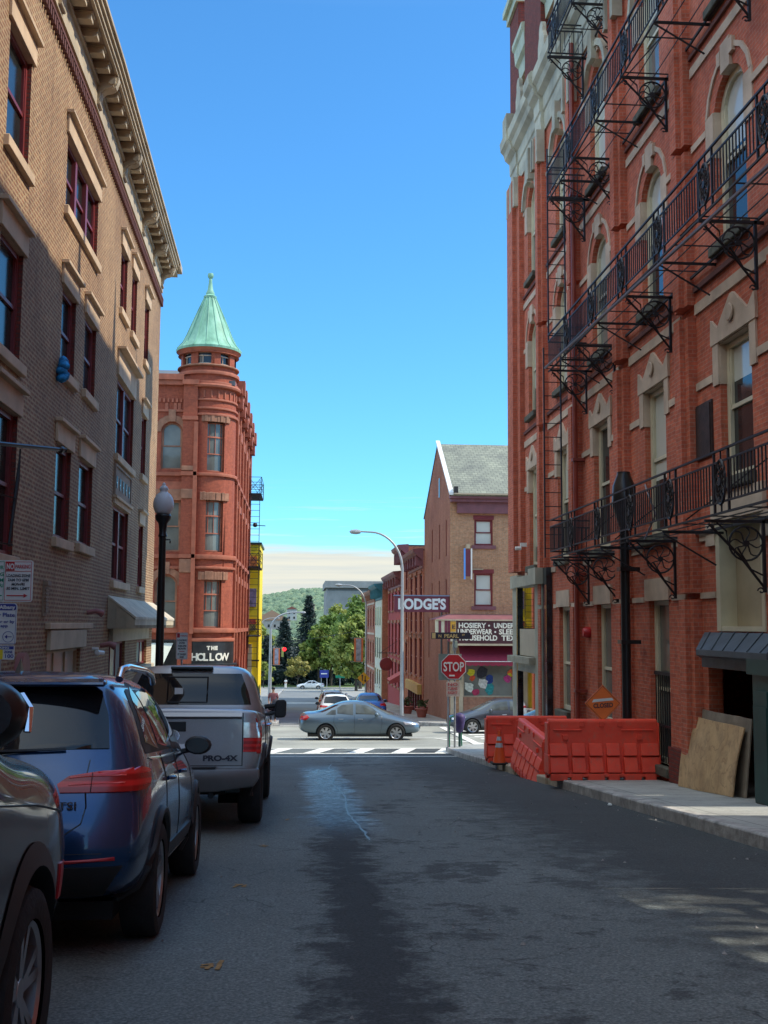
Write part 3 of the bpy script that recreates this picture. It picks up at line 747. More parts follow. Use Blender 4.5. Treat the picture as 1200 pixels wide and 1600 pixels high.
for i, (o2, o3, o4) in enumerate(zip(W2, W3, W4)):
    c = bays[i]
    if i < 3: continue
    pm = ('glassD', 'glassB', 'glassB', 'glassD')[i % 4]
    w = window(TR, RB, *o2, d=.17, fm='cream', pm='glassD', fw=.11, rails=(.52,), half=(None, .45, .8, None, .3, .62)[i % 6])
    sub(TR, 'sill', w, 'sillR', (o2[0] - .08, o2[1] + .08, -.3, .12, o2[2] - .17, o2[2]), bevel=.02)
    # gabled stone head
    h = MB(TR); a, e = o2[0], o2[1]
    for s_, (x0, x1) in ((1, (a - .22, a)), (-1, (e, e + .22))):
        h.box(x0, x1, -.0, .03, 5.0, 5.62)
    poly = [(a - .26, 5.62), (e + .26, 5.62), (e + .26, 5.78), (e + .24, 6.02), (e - .02, 5.84), (c + .05, 6.22), (c - .05, 6.22), (a + .02, 5.84), (a - .24, 6.02), (a - .26, 5.78)]
    hv = [(x, n, y) for n in (0, .045) for x, y in poly]; k_ = len(poly)
    h.add(hv, [tuple(range(k_, 2 * k_))] + [(j, (j + 1) % k_, k_ + (j + 1) % k_, k_ + j) for j in range(k_)])
    h.lathe([(.10, .0), (.135, .035), (.11, .05)], c=(c, .04, 5.93), n=14, ax=1)
    h.box(a - .005, a + .02, -.19, .0, 5.0, 5.62); h.box(e - .02, e + .005, -.19, .0, 5.0, 5.62)
    h.box(a, e, -.19, 0, 5.60, 5.625)
    h.build('window_head', M['stoneR'], w)
    for o, top in ((o3, 9.62), (o4, 13.45)):
        w = window(TR, RB, *o[:4], d=.17, fm='cream', pm='glassD' if (i + (top > 10)) % 3 else 'glassB', fw=.11, rails=(.5,), rise=o[4], half=(.55, .35, .93, .7, .45)[(i + (top > 10)) % 5])
        sub(TR, 'sill', w, 'sillR', (o[0] - .08, o[1] + .08, -.3, .12, o[2] - .15, o[2]), bevel=.02)
        h = MB(TR); a, e = o[0], o[1]; vs_ = o[3] - o[4]
        ring_band(h, a - .22, e + .22, vs_, o[3] + .24, .08, 0, .03)
        h.box(a - .31, a, 0, .025, vs_ - .72, vs_ - .003); h.box(e, e + .31, 0, .025, vs_ - .72, vs_ - .003)
        h.box(a - .005, a + .015, -.19, .0, vs_ - .72, vs_ - .003); h.box(e - .015, e + .005, -.19, .0, vs_ - .72, vs_ - .003)
        h.box(c - .17, c + .17, -.15, .05, o[3] - .03, o[3] + .42)
        h.box(c - .3, c - .17, 0, .06, o[3] + .12, o[3] + .34); h.box(c + .17, c + .3, 0, .06, o[3] + .12, o[3] + .34)
        h.build('window_head', M['stoneR'], w)
for o in G:
    if o[3] == 1.88 and o[0] > 10:
        w = window(TR, RB, *o, d=.16, fm='cream', pm='glassB', fw=.10, rails=(.45,))
        sub(TR, 'lintel', w, 'stoneR', (o[0] - .12, o[1] + .12, -.0, .05, 1.86, 2.24), (o[0], o[1], -.15, 0, 1.86, 1.885))
        sub(TR, 'sill', w, 'sillR', (o[0] - .08, o[1] + .08, -.3, .12, o[2] - .16, o[2]), bevel=.02)
        if abs(o[0] - 18.44) < .1:
            g2 = MB(TR)
            for j in range(9): g2.tube([(o[0] + .08 + j * .115, -.08, o[2] + .02), (o[0] + .08 + j * .115, -.08, .62)], .012, 5)
            g2.box(o[0] + .02, o[1] - .02, -.1, -.06, .58, .64); g2.box(o[0] + .02, o[1] - .02, -.1, -.06, -.3, -.26)
            g2.build('window_grille', M['iron'], w)
# boarded shop window over the dark passage with its sheet-metal hood
bw = sub(TR, 'boarded_window', RB, mat('cream_board', (.52, .44, .30), .7, var=.12, scale=1.5, grime=.35), (14.6, 16.05, -.26, -.22, 1.42, 2.9))
sub(TR, 'frame', bw, 'cream', (14.5, 14.6, -.24, .02, 1.35, 2.96), (16.05, 16.2, -.24, .03, 1.35, 2.96), (14.6, 16.05, -.24, .02, 1.35, 1.42), (14.6, 16.05, -.2, .0, 2.9, 2.96))
sub(TR, 'lintel', bw, 'stoneR', (14.4, 16.3, 0, .06, 2.96, 3.36), (16.2, 16.55, 0, .05, 2.62, 2.96), (14.15, 14.5, 0, .05, 2.62, 2.96))
b = MB(TR); b.box(14.56, 16.67, -.9, -.86, -1.35, .84); b.build('passage_door', mat('blue_black_door', (.012, .02, .03), .6, var=.3), RB)
hd = MB(TR)
hd.add([(13.9, .02, 1.33), (16.75, .02, 1.33), (16.2, .36, 1.08), (13.7, .36, 1.08), (13.9, .02, .90), (16.75, .02, .90), (16.2, .36, 1.0), (13.7, .36, 1.0)], [(0, 1, 2, 3), (3, 2, 6, 7), (0, 3, 7, 4), (1, 5, 6, 2), (4, 7, 6, 5)])
for j in range(6): hd.tube([(14.1 + j * .48, .03, 1.335), (13.9 + j * .42, .36, 1.09)], .010, 4)
hd.box(14.4, 16.35, .02, .22, .82, .96)
hood = hd.build('door_hood', mat('dark_slate_blue_metal', (.075, .10, .125), .5, .2, var=.25, scale=3, grime=.3), RB)
b = MB(TR); b.box(13.7, 14.3, .0, .3, -1.35, .80); b.box(13.65, 14.35, -.02, .36, .80, 1.0); b.box(13.8, 14.2, .3, .33, -1.0, .6); b.box(13.8, 14.2, .33, .345, -.8, .4)
b.build('door_pilaster', M['green'], RB)
# rubble and exposed brick footing by the pavement
b = MB(TR); b.box(16.75, 18.3, 0, .1, -1.6, -.55); b.build('plinth', M['brickR2'], RB)
# bronze plaque
b = MB(TR); b.box(16.28, 16.86, .02, .05, 4.02, 4.80); b.box(16.24, 16.895, .0, .03, 3.98, 4.84)
b.build('plaque', mat('dark_bronze', (.035, .018, .016), .6, 0, var=.5, scale=9, bmp=.6, bscale=25), RB)
# storefront at the corner: stone posts, dark reveals, mirror-like glass
sfm = mat('greenish_stone_cladding', (.40, .40, .31), .6, var=.2, scale=2, bmp=.2, bscale=30, grime=.4)
b = MB(TR)
b.box(30.75, 31.52, .02, .14, -4.0, 2.45); b.box(30.6, 31.56, .0, .20, 2.45, 2.8)
b.box(27.55, 28.35, .02, .18, -4.0, 2.45); b.box(27.5, 28.4, .0, .34, 2.45, 2.86); b.box(28.35, 30.75, .02, .30, 2.45, 2.72)
b.build('storefront_surround', sfm, RB)
b = MB(TR); b.box(30.62, 30.74, .01, .18, -4, 2.45); b.box(27.1, 27.54, .01, .15, -4, 2.85)
b.build('storefront_marble', mat('polished_black_marble', (.02, .028, .035), .18, var=.8, scale=4), RB)
sw = sub(TR, 'storefront_window', RB, 'glassM', (28.35, 30.6, .07, .10, -3.9, .22), (28.35, 30.6, .07, .10, 1.35, 2.45))
sub(TR, 'storefront_panel', RB, mat('beige_panel', (.50, .44, .33), .6, var=.1, scale=2), (28.35, 30.6, .02, .12, .62, 1.33))
sub(TR, 'canopy', RB, mat('stone_canopy', (.34, .32, .24), .7, var=.2, grime=.4), (28.3, 31.3, .02, .34, .43, .60))
sub(TR, 'canopy_fascia', RB, sfm, (28.35, 30.6, .02, .18, .2, .42))
# main cornice
b = MB(TR)
prof = [(n * .55, v) for n, v in [(0, 14.15), (.08, 14.15), (.12, 14.38), (.10, 14.62), (.16, 14.66), (.18, 15.0), (.42, 15.12), (.50, 15.28), (.66, 15.38), (.70, 15.62), (.55, 15.72), (.0, 15.8)]]
segs = [(-12, 27.15), (28.85, 30.5)]
def prof_run(b, prof, a0, a1, cap=True):
    k_ = len(prof)
    vs_ = [(u, n, v) for u in (a0, a1) for n, v in prof]
    b.add(vs_, [tuple(range(k_)), tuple(range(2 * k_ - 1, k_ - 1, -1))] + [(i, i + 1, k_ + i + 1, k_ + i) for i in range(k_ - 1)])
prof_run(b, prof, -45, 31.6)
for c in piers + [13.6, 10.1]:       # projecting blocks over the piers
    prof_run(b, [(n + .09 if n else 0, v) for n, v in prof], c - .34, c + .34)
prof_run(b, [(n + .05 if n else 0, v) for n, v in prof], 30.7, 31.66)
b.box(31.0, 31.6, .1, .36, 15.8, 16.3)
b.build('cornice', M['cornR'], RB)
b = MB(TR)           # brackets, frieze panels and hood ornaments of the cornice
for c in bays[3:]:
    ring_band(b, c - .82, c + .82, 13.0, 13.72, .14, 0, .1)
    b.box(c - .15, c + .15, 0, .16, 13.45, 14.15)
for c in piers + [30.75, 28.3, 31.3]:
    for s_ in (-.26, .26):
        if c > 30: s_ *= .8
        b.box(c + s_ - .08, c + s_ + .08, .05, .26, 13.3, 14.15)
for c in (24.9, 26.6, 29.55):
    pl_ = [(c - .34, 15.8), (c + .34, 15.8), (c + .34, 16.1), (c + .2, 16.3)] + [(c + .2 * math.cos(a_), 16.42 + .2 * math.sin(a_)) for a_ in [i * PI / 8 for i in range(9)]] + [(c - .2, 16.3), (c - .34, 16.1)]
    pv = [(x, n, y) for n in (.2, .30) for x, y in pl_]; k_ = len(pl_)
    b.add(pv, [tuple(range(k_)), tuple(range(k_, 2 * k_))] + [(j, (j + 1) % k_, k_ + (j + 1) % k_, k_ + j) for j in range(k_)])
b.each('cornice_bracket', M['cornR'], RB)
# attic: brick tower blocks, upper cornice, cap
b = MB(TR)
b.box(26.95, 28.97, -1.5, .22, 15.75, 18.6); b.box(30.35, 31.62, -1.5, .12, 15.75, 19.35)
b.box(20.0, 20.9, -1, .15, 15.75, 18.2); b.box(23.6, 24.3, -1, .15, 15.75, 18.2)
b.box(16.6, 17.4, -1, .15, 15.75, 18.2)
b.each('attic_pier', M['brickR2'], RB)
b = MB(TR); prof_run(b, [(-.1, 16.9), (.10, 16.9), (.12, 17.3), (.22, 17.38), (.25, 17.75), (.31, 17.82), (.31, 17.98), (-.1, 18.05)], 28.99, 30.34)
prof_run(b, [(-.1, 16.9), (.10, 16.9), (.12, 17.3), (.22, 17.38), (.25, 17.75), (.31, 17.82), (.31, 17.98), (-.1, 18.05)], -45, 26.93)
b.box(30.28, 31.75, -1.55, .2, 19.35, 19.62); b.box(30.2, 31.85, -1.6, .3, 19.62, 19.82)
b.build('attic_cornice', mat('pale_green_cap', (.50, .56, .42), .6, var=.15, grime=.3), RB)
b = MB(TR)
for c, h, r in ((19.9, 2.2, .26), (24.3, 2.4, .30), (28.2, 1.9, .2)):
    b.lathe([(r, 0), (r * .85, .3), (r * .5, h * .5), (.02, h)], c=(c, -.3, 18.05), n=8)
b.build('finial', M['cornR'], RB)

gt = root('added_slat_gate', TR(6.9, 0, -.4), 'added slatted gate, out of view, banding the sun through the added wall opening', 'gate')  # added out of view, its rails band the sun patch on the road
b = MB(TR)
for j in range(3): b.box(5.65, 8.15, -.1, -.06, .35 + j * 1.1, .43 + j * 1.1)
b.box(5.62, 5.68, -.14, -.1, -1.0, 3.6); b.box(8.1, 8.16, -.14, -.1, -1.0, 3.6)
b.build('slat_frame', M['iron'], gt)
# ---- iron balconies
def rosette(b, c, ax_u, R, sp=8):
    """wheel of curved spokes in the plane (n, v) at u"""
    u, n0, v0 = c
    b.tube([(u, n0 + R * math.cos(2 * PI * k / 20), v0 + R * math.sin(2 * PI * k / 20)) for k in range(20)], .015, 5, closed=True)
    b.lathe([(.0, -.02), (.045, -.02), (.045, .02), (.0, .02)], c=(u, n0, v0), n=8, ax=0)
    for k in range(sp):
        a = 2 * PI * k / sp
        P = []
        for j in range(6):
            q = j / 5; rr = .04 + (R - .04) * q; aa = a + .38 * math.sin(q * PI)
            P.append((u, n0 + rr * math.cos(aa), v0 + rr * math.sin(aa)))
        b.tube(P, .011, 4)
def balcony(v, u0, u1, label, group, brs, meds, rail_h=.80, out=.86, lo=True):
    R_ = root('iron_balcony', TR((u0 + u1) / 2, 0, v), label, 'balcony', group)
    b = MB(TR)
    b.box(u0, u1, out - .025, out, v - .02, v + .008); b.box(u0, u1, 0.05, .08, v - .03, v + .01)
    u = u0
    while u < u1:
        b.box(u, u + .02, .08, out - .03, v - .012, v + .004); u += 1.15
    b.box(u0 - .02, u0, 0.0, out, v - .03, v + .015)
    for n in (.3, .58): b.box(u0, u1, n, n + .01, v - .012, v + .004)
    b.build('platform', M['ironb'], R_)
    b = MB(TR)
    b.box(u0, u1, out - .025, out + .005, v + rail_h - .014, v + rail_h + .014)
    b.box(u0, u1, out - .02, out, v + rail_h - .16, v + rail_h - .135); b.box(u0, u1, out - .02, out, v + .12, v + .145)
    for vv in (rail_h, rail_h - .15, .13): b.box(u1 - .02, u1, 0, out, v + vv - .015, v + vv + .015)
    ms = sorted(meds)
    u = u0 + .03; k = 0
    while u < u1:
        if not any(abs(u - m_) < .21 for m_ in ms): b.box(u - .007, u + .007, out - .018, out - .002, v + .13, v + rail_h - .15)
        u += .105
    for m_ in ms:
        for s_ in (-.24, .24): b.box(m_ + s_ - .014, m_ + s_ + .014, out - .03, out, v, v + rail_h)
        b.box(m_ - .008, m_ + .008, out - .02, out, v, v + .13); b.box(m_ - .008, m_ + .008, out - .02, out, v + rail_h - .16, v + rail_h)
    for j in range(8): b.box(u1 - .018, u1 - .004, .06 + j * .1, .075 + j * .1, v + .13, v + rail_h - .15)
    b.build('railing', M['iron'], R_)
    for m_ in ms:
        b = MB(TR); cz = v + .13 + (rail_h - .29) / 2; A, B = .165, (rail_h - .29) / 2 + .03
        b.tube([(m_ + A * math.cos(t_ * PI / 10), out, cz + B * math.sin(t_ * PI / 10)) for t_ in range(20)], .018, 5, closed=True)
        for k in range(8):
            a = k * PI / 4
            P = [(m_ + (A * q) * math.cos(a + .5 * math.sin(q * PI)), out, cz + (B * q) * math.sin(a + .5 * math.sin(q * PI))) for q in (.1, .3, .5, .7, .9, 1)]
            b.tube(P, .012, 4)
            q = .62; x, z = m_ + A * q * math.cos(a + .2), cz + B * q * math.sin(a + .2)
            b.tube([(x + .036 * math.cos(t_), out, z + .05 * math.sin(t_)) for t_ in [i * PI / 3 for i in range(6)]], .012, 4, closed=True)
            x, z = m_ + A * .85 * math.cos(a + .4), cz + B * .85 * math.sin(a + .4)
            b.lathe([(.0, -.008), (.028, -.008), (.028, .008), (0, .008)], c=(x, out, z), n=6, ax=1)
        b.lathe([(0, -.02), (.05, -.02), (.05, .02), (0, .02)], c=(m_, out, cz), n=8, ax=1)
        b.build('medallion', M['iron'], R_)
    for c in brs:
        b = MB(TR)
        b.box(c - .02, c + .02, 0, out + .05, v - .09, v - .05)
        b.box(c - .02, c + .02, .1, .14, v - 1.0, v - .05)
        b.tube([(c, out, v - .1), (c, .45, v - .52), (c, .13, v - .93)], .018, 5)
        b.tube([(c, out * .55, v - .42), (c, .3, v - .7), (c, .13, v - .78)], .013, 4)
        b.tube([(c, .75, v - .09), (c, .62, v - .2), (c, .6, v - .38)], .012, 4)
        rosette(b, (c, .36, v - .36), 0, .225)
        for (n_, z_, r_) in ((.82, v - .17, .055), (.17, v - .98, .05)):
            b.tube([(c, n_ + r_ * (1 - q * .12) * math.cos(q), z_ + r_ * (1 - q * .12) * math.sin(q)) for q in [i * .6 for i in range(11)]], .012, 4)
        b.build('bracket', M['iron'], R_)
        # stay from rail to wall
    return R_
GB = 'iron fire escape balconies on the red brick building'
BR = [14.25, 17.75, 21.05, 23.2]
balcony(2.86, 8.5, 23.55, 'lowest long black iron balcony across the red brick front, above the ground floor windows', GB, BR[0:] + [11.0], [13.8 + 1.97 * k for k in range(-2, 5)])
balcony(6.92, 8.5, 23.6, 'middle long black iron balcony across the red brick front, under the arched third floor windows', GB, BR[0:] + [11.0], [12.17 + 1.95 * k for k in range(-1, 6)])
balcony(10.72, 8.5, 23.6, 'upper long black iron balcony across the red brick front, under the fourth floor windows', GB, BR[0:] + [11.0], [13.7 + 1.97 * k for k in range(-1, 5)])
balcony(13.95, 17.5, 23.4, 'topmost iron balcony of the red brick front, beside the grey cornice', GB, [18.4, 21.05, 23.2], [19.2, 21.0, 22.7])
# struts bracing the platforms, a ladder and stand pipes
b = MB(TR)
for v in (2.86, 6.92, 10.72):
    for c in (16.0, 19.4, 22.2):
        b.box(c - .018, c + .018, -.02, .9, v - .09, v - .055); b.tube([(c, .88, v - .1), (c, .1, v - .55)], .014, 4)
    for c in (15.1, 18.6, 21.9):
        b.tube([(c, .86, v + .02), (c - 1.0, .1, v + .75)], .012, 4)
b.each('balcony_strut', M['iron'], RB)
lad = MB(TR)
for n in (.42, .80): lad.box(24.2, 24.235, n, n + .03, 2.9, 7.6)
v = 3.1
while v < 7.5: lad.tube([(24.217, .43, v), (24.217, .81, v)], .011, 5); v += .31
for n in (.42, .80): lad.box(23.7, 23.735, n, n + .03, 7.6, 12.0)
v = 7.8
while v < 12.0: lad.tube([(23.717, .43, v), (23.717, .81, v)], .011, 5); v += .31
tag(lad.build('ladder', M['iron']), 'thin black iron ladder running up between the left ends of the balconies', 'ladder')
sp = MB(TR); sp.tube([(23.9, .2, -3), (23.9, .2, 14.6)], .055, 8)
for z in (0, 2.5, 5, 8, 11): sp.box(23.82, 23.98, .0, .27, z, z + .06)
tag(sp.build('standpipe', mat('red_painted_pipe', (.25, .045, .03), .4, var=.2, grime=.3)), 'red painted standpipe climbing the brick wall by the ladder', 'pipe')
dp = root('downspout', TR(19.75, .1, -2), 'black iron downspout with a funnel top on the red brick wall', 'drainpipe')
b = MB(TR); b.tube([(19.8, .34, -2), (19.8, .34, 3.3)], .085, 10)
for z in (-.5, 1.1, 2.4): b.box(19.68, 19.92, .1, .46, z, z + .07)
b.build('pipe', M['black'], dp, smooth=40)
b = MB(TR); b.lathe([(.09, 0), (.13, .12), (.22, .4), (.2, .75), (.12, .95), (.12, 1.0)], c=(19.8, .34, 3.2), n=10); b.build('hopper', M['black'], dp, smooth=40)
b = MB(TR); b.lathe([(.0, .16), (.09, .15), (.12, .08), (.12, .0)], c=(23.6, .0, 1.28), n=14, ax=1)
tag(b.build('alarm_bell', mat('alarm_red', (.5, .02, .02), .3, var=.05), smooth=40), 'small red alarm bell on the brick wall right of the red pipe', 'alarm')
b = MB(TR); b.tube([(16.9, .86, 3.6), (16.6, .8, 3.1), (16.9, .88, 2.75)], .016, 5); b.tube([(8.5, .92, 6.55), (23.6, .92, 7.0)], .03, 6)
cm = mat('grey_conduit', (.20, .19, .22), .5, .3, var=.1)
tag(b.build('conduit', cm), 'thin grey conduit slung along under the middle iron balcony', 'cable')
b = MB(TR); b.box(29.9, 30.0, .05, .22, 3.55, 3.65); b.lathe([(.05, 0), (.05, .16)], c=(29.95, .2, 3.5), n=8, ax=1)
tag(b.build('camera', M['white']), 'small white security camera near the corner of the red brick building', 'camera')

# ================================================================ left brown-brick building
def TL(u, n, v): return (-4.4 + n - .016 * max(0, u - 22.8), u, v)
def q(u0, v0=None):
    if u0 <= 22.8: return u0 if v0 is None else v0
    u = 4.035 * u0 / (4.4 - .016 * u0)
    return u if v0 is None else 1.4 + (v0 - 1.4) * u / u0
UE = 36.1
LB = root('brown_brick_building', TL(20, 0, zg(20) + .15), 'brown ribbed brick building with maroon windows and a bracketed buff cornice on the left', 'building')
LW = []   # u0,u1,v0,v1, mullions, lintel height
def lw(u0, u1, v0, v1, mull=(), lin=.36, cap=.05, pm='glassL', rails=(.5,)):
    c_ = (u0 + u1) / 2
    LW.append((q(u0), q(u1), q(c_, v0), q(c_, v1), mull, lin, cap, pm, rails))
lw(16.25, 17.6, 8.52, 10.35); lw(12.3, 13.6, 8.52, 10.35); lw(9.0, 10.3, 8.52, 10.35)
lw(20.42, 23.65, 9.05, 10.45, (.333, .667)); lw(26.8, 27.8, 8.95, 10.5); lw(28.6, 29.5, 8.85, 10.5); lw(31.06, 31.9, 8.7, 10.4)
lw(16.2, 17.55, 5.4, 7.15); lw(12.3, 13.6, 5.4, 7.15); lw(9.0, 10.3, 5.4, 7.15)
lw(20.45, 21.7, 6.03, 7.6); lw(22.65, 23.88, 6.08, 7.65)
lw(26.8, 29.5, 5.4, 7.3, (.5,), .62, .13); lw(31.07, 31.95, 5.5, 7.2)
lw(16.2, 17.6, 2.4, 4.6, (), .36); lw(12.3, 13.6, 2.4, 4.6); lw(9.0, 10.3, 2.4, 4.6)
lw(20.4, 21.72, 2.93, 4.66); lw(22.55, 24.0, 2.97, 4.7)
lw(26.75, 29.1, 2.4, 4.22, (.5,), .12, .02); lw(31.06, 31.92, 2.4, 4.13, (), .34)
BWs = [(20.27, 23.3, -1.1, .9), (26.75, 29.2, -1.1, .95), (31.3, 33.3, .26, .93)]
BW2 = [(q(a), q(c), q((a + c) / 2, e), q((a + c) / 2, f)) for a, c, e, f in BWs]
ops = [w_[:4] for w_ in LW] + BW2
b = MB(TL); wall(b, -45, UE, -4.2, 12.2, ops, d=.30, cuts=(22.8,))
b.quad(*[(UE, n, v) for n, v in ((0, -4.2), (-14, -4.2), (-14, 12.9), (0, 12.9))])
b.quad(*[(-45, n, v) for n, v in ((0, -4.2), (-14, -4.2), (-14, 12.9), (0, 12.9))])
b.quad((-12, -14, -4.2), (UE, -14, -4.2), (UE, -14, 12.9), (-12, -14, 12.9))
b.build('wall', M['brickL'], LB)
b = MB(TL); b.box(-12, 22.8, -14, .2, 12.95, 13.12); b.box(22.8, UE + .2, -14, .2, 12.95, 13.12); b.build('roof', M['roofdark'], LB)
for u0, u1, v0, v1, mull, lin, cap, pm, rails in LW:
    w = window(TL, LB, u0, u1, v0, v1, d=.14, fm='maroon', pm=pm, fw=.09, mull=mull, rails=rails)
    l = MB(TL); l.box(u0 - .12, u1 + .12, 0, .05, v1, v1 + lin); l.box(u0 - .16, u1 + .16, 0, .05 + cap + .04, v1 + lin, v1 + lin + .07)
    l.box(u0, u1, -.26, .0, v1 - .004, v1 + .01)
    l.build('lintel', M['stoneL'], w, bevel=.006)
    sub(TL, 'sill', w, 'stoneL', (u0 - .13, u1 + .13, -.22, .09, v0 - .17, v0 + .005), bevel=.01)
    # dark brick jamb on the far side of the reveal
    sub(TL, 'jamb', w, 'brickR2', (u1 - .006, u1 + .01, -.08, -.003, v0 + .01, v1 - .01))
# pierced terracotta panel over the double window
a, c, e, f = q(26.75), q(29.1), q(28, 4.42), q(28, 5.16)
b = MB(TL); b.box(a - .1, c + .1, 0, .03, e, f); b.box(a - .1, c + .1, .03, .06, e, e + .06); b.box(a - .1, c + .1, .03, .06, f - .06, f); b.box(a - .1, a - .02, .03, .06, e + .06, f - .06); b.box(c + .02, c + .1, .03, .06, e + .06, f - .06)
pn = b.build('ornamental_panel', mat('dusty_brown_panel', (.30, .22, .16), .85, var=.2, grime=.3), LB)
b = MB(TL)
for k in range(5):
    x = a + .25 + k * (c - a - .5) / 4
    b.box(x - .04, x + .04, .031, .045, e + .18, e + .34); b.box(x - .1, x - .04, .031, .045, e + .3, e + .48); b.box(x + .04, x + .1, .031, .045, e + .3, e + .48)
b.each('piercing', M['black'], pn)
for k, (a, c, e, f) in enumerate(BW2):
    w = window(TL, LB, a, c, e, f, d=.14, fm='maroon' if k else 'cornL', pm='glassW', fw=.05, rails=(), mull=(), muntins=2 if k else 2)
    if k == 0:
        sub(TL, 'fascia', w, 'cornL', (a - .1, c + .25, .0, .08, f + .02, f + .37), bevel=.01)
        sub(TL, 'lintel', w, 'stoneL', (a - .25, c + .9, .0, .1, f + .39, f + .5), bevel=.01)
    elif k == 1:
        sub(TL, 'shopfront_panel', w, 'cornL', (a - .05, UE - 1.6, .0, .1, f + .02, f + .42), bevel=.01)
    else:
        sub(TL, 'sill', w, 'cornL', (a - .2, c + .2, -.1, .22, e - .15, e), bevel=.01)
# pent roof hood over the shopfront
hv0, hv1, hn = 1.28, 2.06, .66
a, c = q(26.42), UE + .35
b = MB(TL)
b.add([(a, 0, hv1), (c - .2, 0, hv1), (c, hn, 1.56), (a, hn, 1.56), (a, 0, hv1 - .05), (c - .2, 0, hv1 - .05), (c, hn, 1.50), (a, hn, 1.50)], [(0, 1, 2, 3), (4, 7, 6, 5), (0, 3, 7, 4), (3, 2, 6, 7), (1, 5, 6, 2), (0, 4, 5, 1)])
b.build('pent_roof', mat('weathered_pale_shingle', (.56, .48, .36), .8, var=.2, scale=3, bmp=.5, bscale=30, grime=.5), LB)
b = MB(TL)
b.add([(a + .02, 0, hv1 - .05), (a + .02, hn - .03, 1.5), (a + .02, hn - .03, hv0), (a + .02, 0, hv0), (a + .06, 0, hv1 - .05), (a + .06, hn - .03, 1.5), (a + .06, hn - .03, hv0), (a + .06, 0, hv0)], [(0, 1, 2, 3), (7, 6, 5, 4), (0, 4, 5, 1), (2, 6, 7, 3), (1, 5, 6, 2)])
b.box(a + .06, c - .03, hn - .06, hn - .02, 1.36, 1.50); b.box(a + .06, UE, 0.01, .2, hv0, 1.36)
for n in (.18, .42): b.box(a, a + .03, n, n + .03, hv0, 1.95 - n * .75)
u = a + .15
while u < c - .1: b.box(u, u + .06, .2, hn - .02, hv0, 1.36); u += .26
b.build('pent_roof_frame', M['cornL'], LB)
# cornice
b = MB(TL)
for a, c in ((-45, 22.8), (22.8, UE + .05)):
    b.box(a, c, .0, .05, 12.14, 12.86); b.box(a, c, .05, .10, 12.60, 12.66)
    b.box(a, c, .0, .46, 12.86, 12.93)
    b.box(a, c, .40, .50, 12.93, 13.03); b.box(a, c, .40, .55, 13.03, 13.13); b.box(a, c, .36, .60, 13.13, 13.20)
b.box(UE + .05, UE + .6, -14, .46, 12.86, 12.95); b.box(UE + .05, UE + .7, -14, .6, 13.0, 13.20)
b.build('cornice', M['cornL'], LB)
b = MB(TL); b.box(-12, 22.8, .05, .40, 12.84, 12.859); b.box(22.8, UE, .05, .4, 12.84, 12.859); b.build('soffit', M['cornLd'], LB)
b = MB(TL)
u = 8.0
while u < UE: b.box(u, u + .09, 0, .075, 11.68, 11.86); u += .165
b.box(8, 22.8, 0, .085, 11.86, 11.93); b.box(22.8, UE, 0, .085, 11.86, 11.93)
b.build('corbel_band', M['corbel'], LB)
brp = [(-.0, 12.16), (.03, 12.18), (.07, 12.24), (.06, 12.30), (.11, 12.38), (.12, 12.48), (.2, 12.56), (.3, 12.58), (.37, 12.62), (.4, 12.7), (.42, 12.78), (.42, 12.855), (0, 12.855)]
ub = [8.8, 12.3, 15.75, 19.2, 23.0, 26.9, 30.75, 33.4, 35.7]
for c in ub:
    b = MB(TL); k_ = len(brp)
    for w_, s0 in ((.16, 1.0), (.09, 1.12)):
        vs_ = [(u, n * s0 + .0, v) for u in (c - w_, c + w_) for n, v in brp]
        b.add(vs_, [tuple(range(k_)), tuple(range(2 * k_ - 1, k_ - 1, -1))] + [(i, (i + 1) % k_, k_ + (i + 1) % k_, k_ + i) for i in range(k_)])
    b.lathe([(.0, 0), (.085, 0), (.085, .38), (0, .38)], c=(c - .19, .34, 12.72), n=12, ax=0)
    b.lathe([(.0, 0), (.045, 0), (.045, .36), (0, .36)], c=(c - .18, .07, 12.25), n=10, ax=0)
    b.build('cornice_bracket', M['cornL'], LB, smooth=35)
b = MB(TL)
for c0, c1 in zip(ub, ub[1:]):
    n_ = max(2, round((c1 - c0 - .5) / .68)) 
    for k in range(n_):
        c = c0 + (c1 - c0) * (k + 1) / (n_ + 1)
        b.box(c - .11, c + .11, .05, .36, 12.69, 12.84); b.box(c - .13, c + .13, .05, .39, 12.80, 12.845)
b.each('modillion', M['cornL'], LB)
# small fittings on the left wall
def wallbit(name, label, cat, mb, m): return tag(mb.build(name, m, smooth=40), label, cat)
pinkm = mat('dull_pink_lamp', (.30, .11, .10), .5, var=.15)
b = MB(TL); b.tube([(24.0, .0, 1.62), (24.0, .18, 1.66), (24.1, .3, 1.6)], [.05, .055, .075], 10)
wallbit('wall_spotlight', 'dull pink bullet spotlight above the basement window lintel', 'wall light', b, pinkm)
b = MB(TL); b.tube([(25.9, .0, .9), (25.9, .2, .94), (25.95, .32, .88)], [.05, .06, .09], 10)
wallbit('wall_spotlight', 'dull pink spotlight beside the white camera under the pent roof', 'wall light', b, pinkm)
b = MB(TL); b.lathe([(0, 0), (.05, .02), (.07, .08), (.07, .1)], c=(24.8, .12, .70), n=10); b.tube([(24.8, 0, .85), (24.8, .14, .85)], .03, 6); b.tube([(24.7, .12, .78), (25.0, .2, .76)], .05, 8)
wallbit('security_camera', 'white dome security camera on the brown brick wall', 'camera', b, M['white'])
b = MB(TL)
for k in range(7): b.box(19.75, 19.98, .01, .06, 1.95 - k * .06, 1.98 - k * .06)
b.box(19.72, 20.0, .0, .03, 1.52, 2.05); b.box(19.72, 20.0, 0, .09, 2.05, 2.12)
wallbit('wall_vent', 'small louvred vent on the brown brick wall behind the signs', 'vent', b, M['cornLd'])
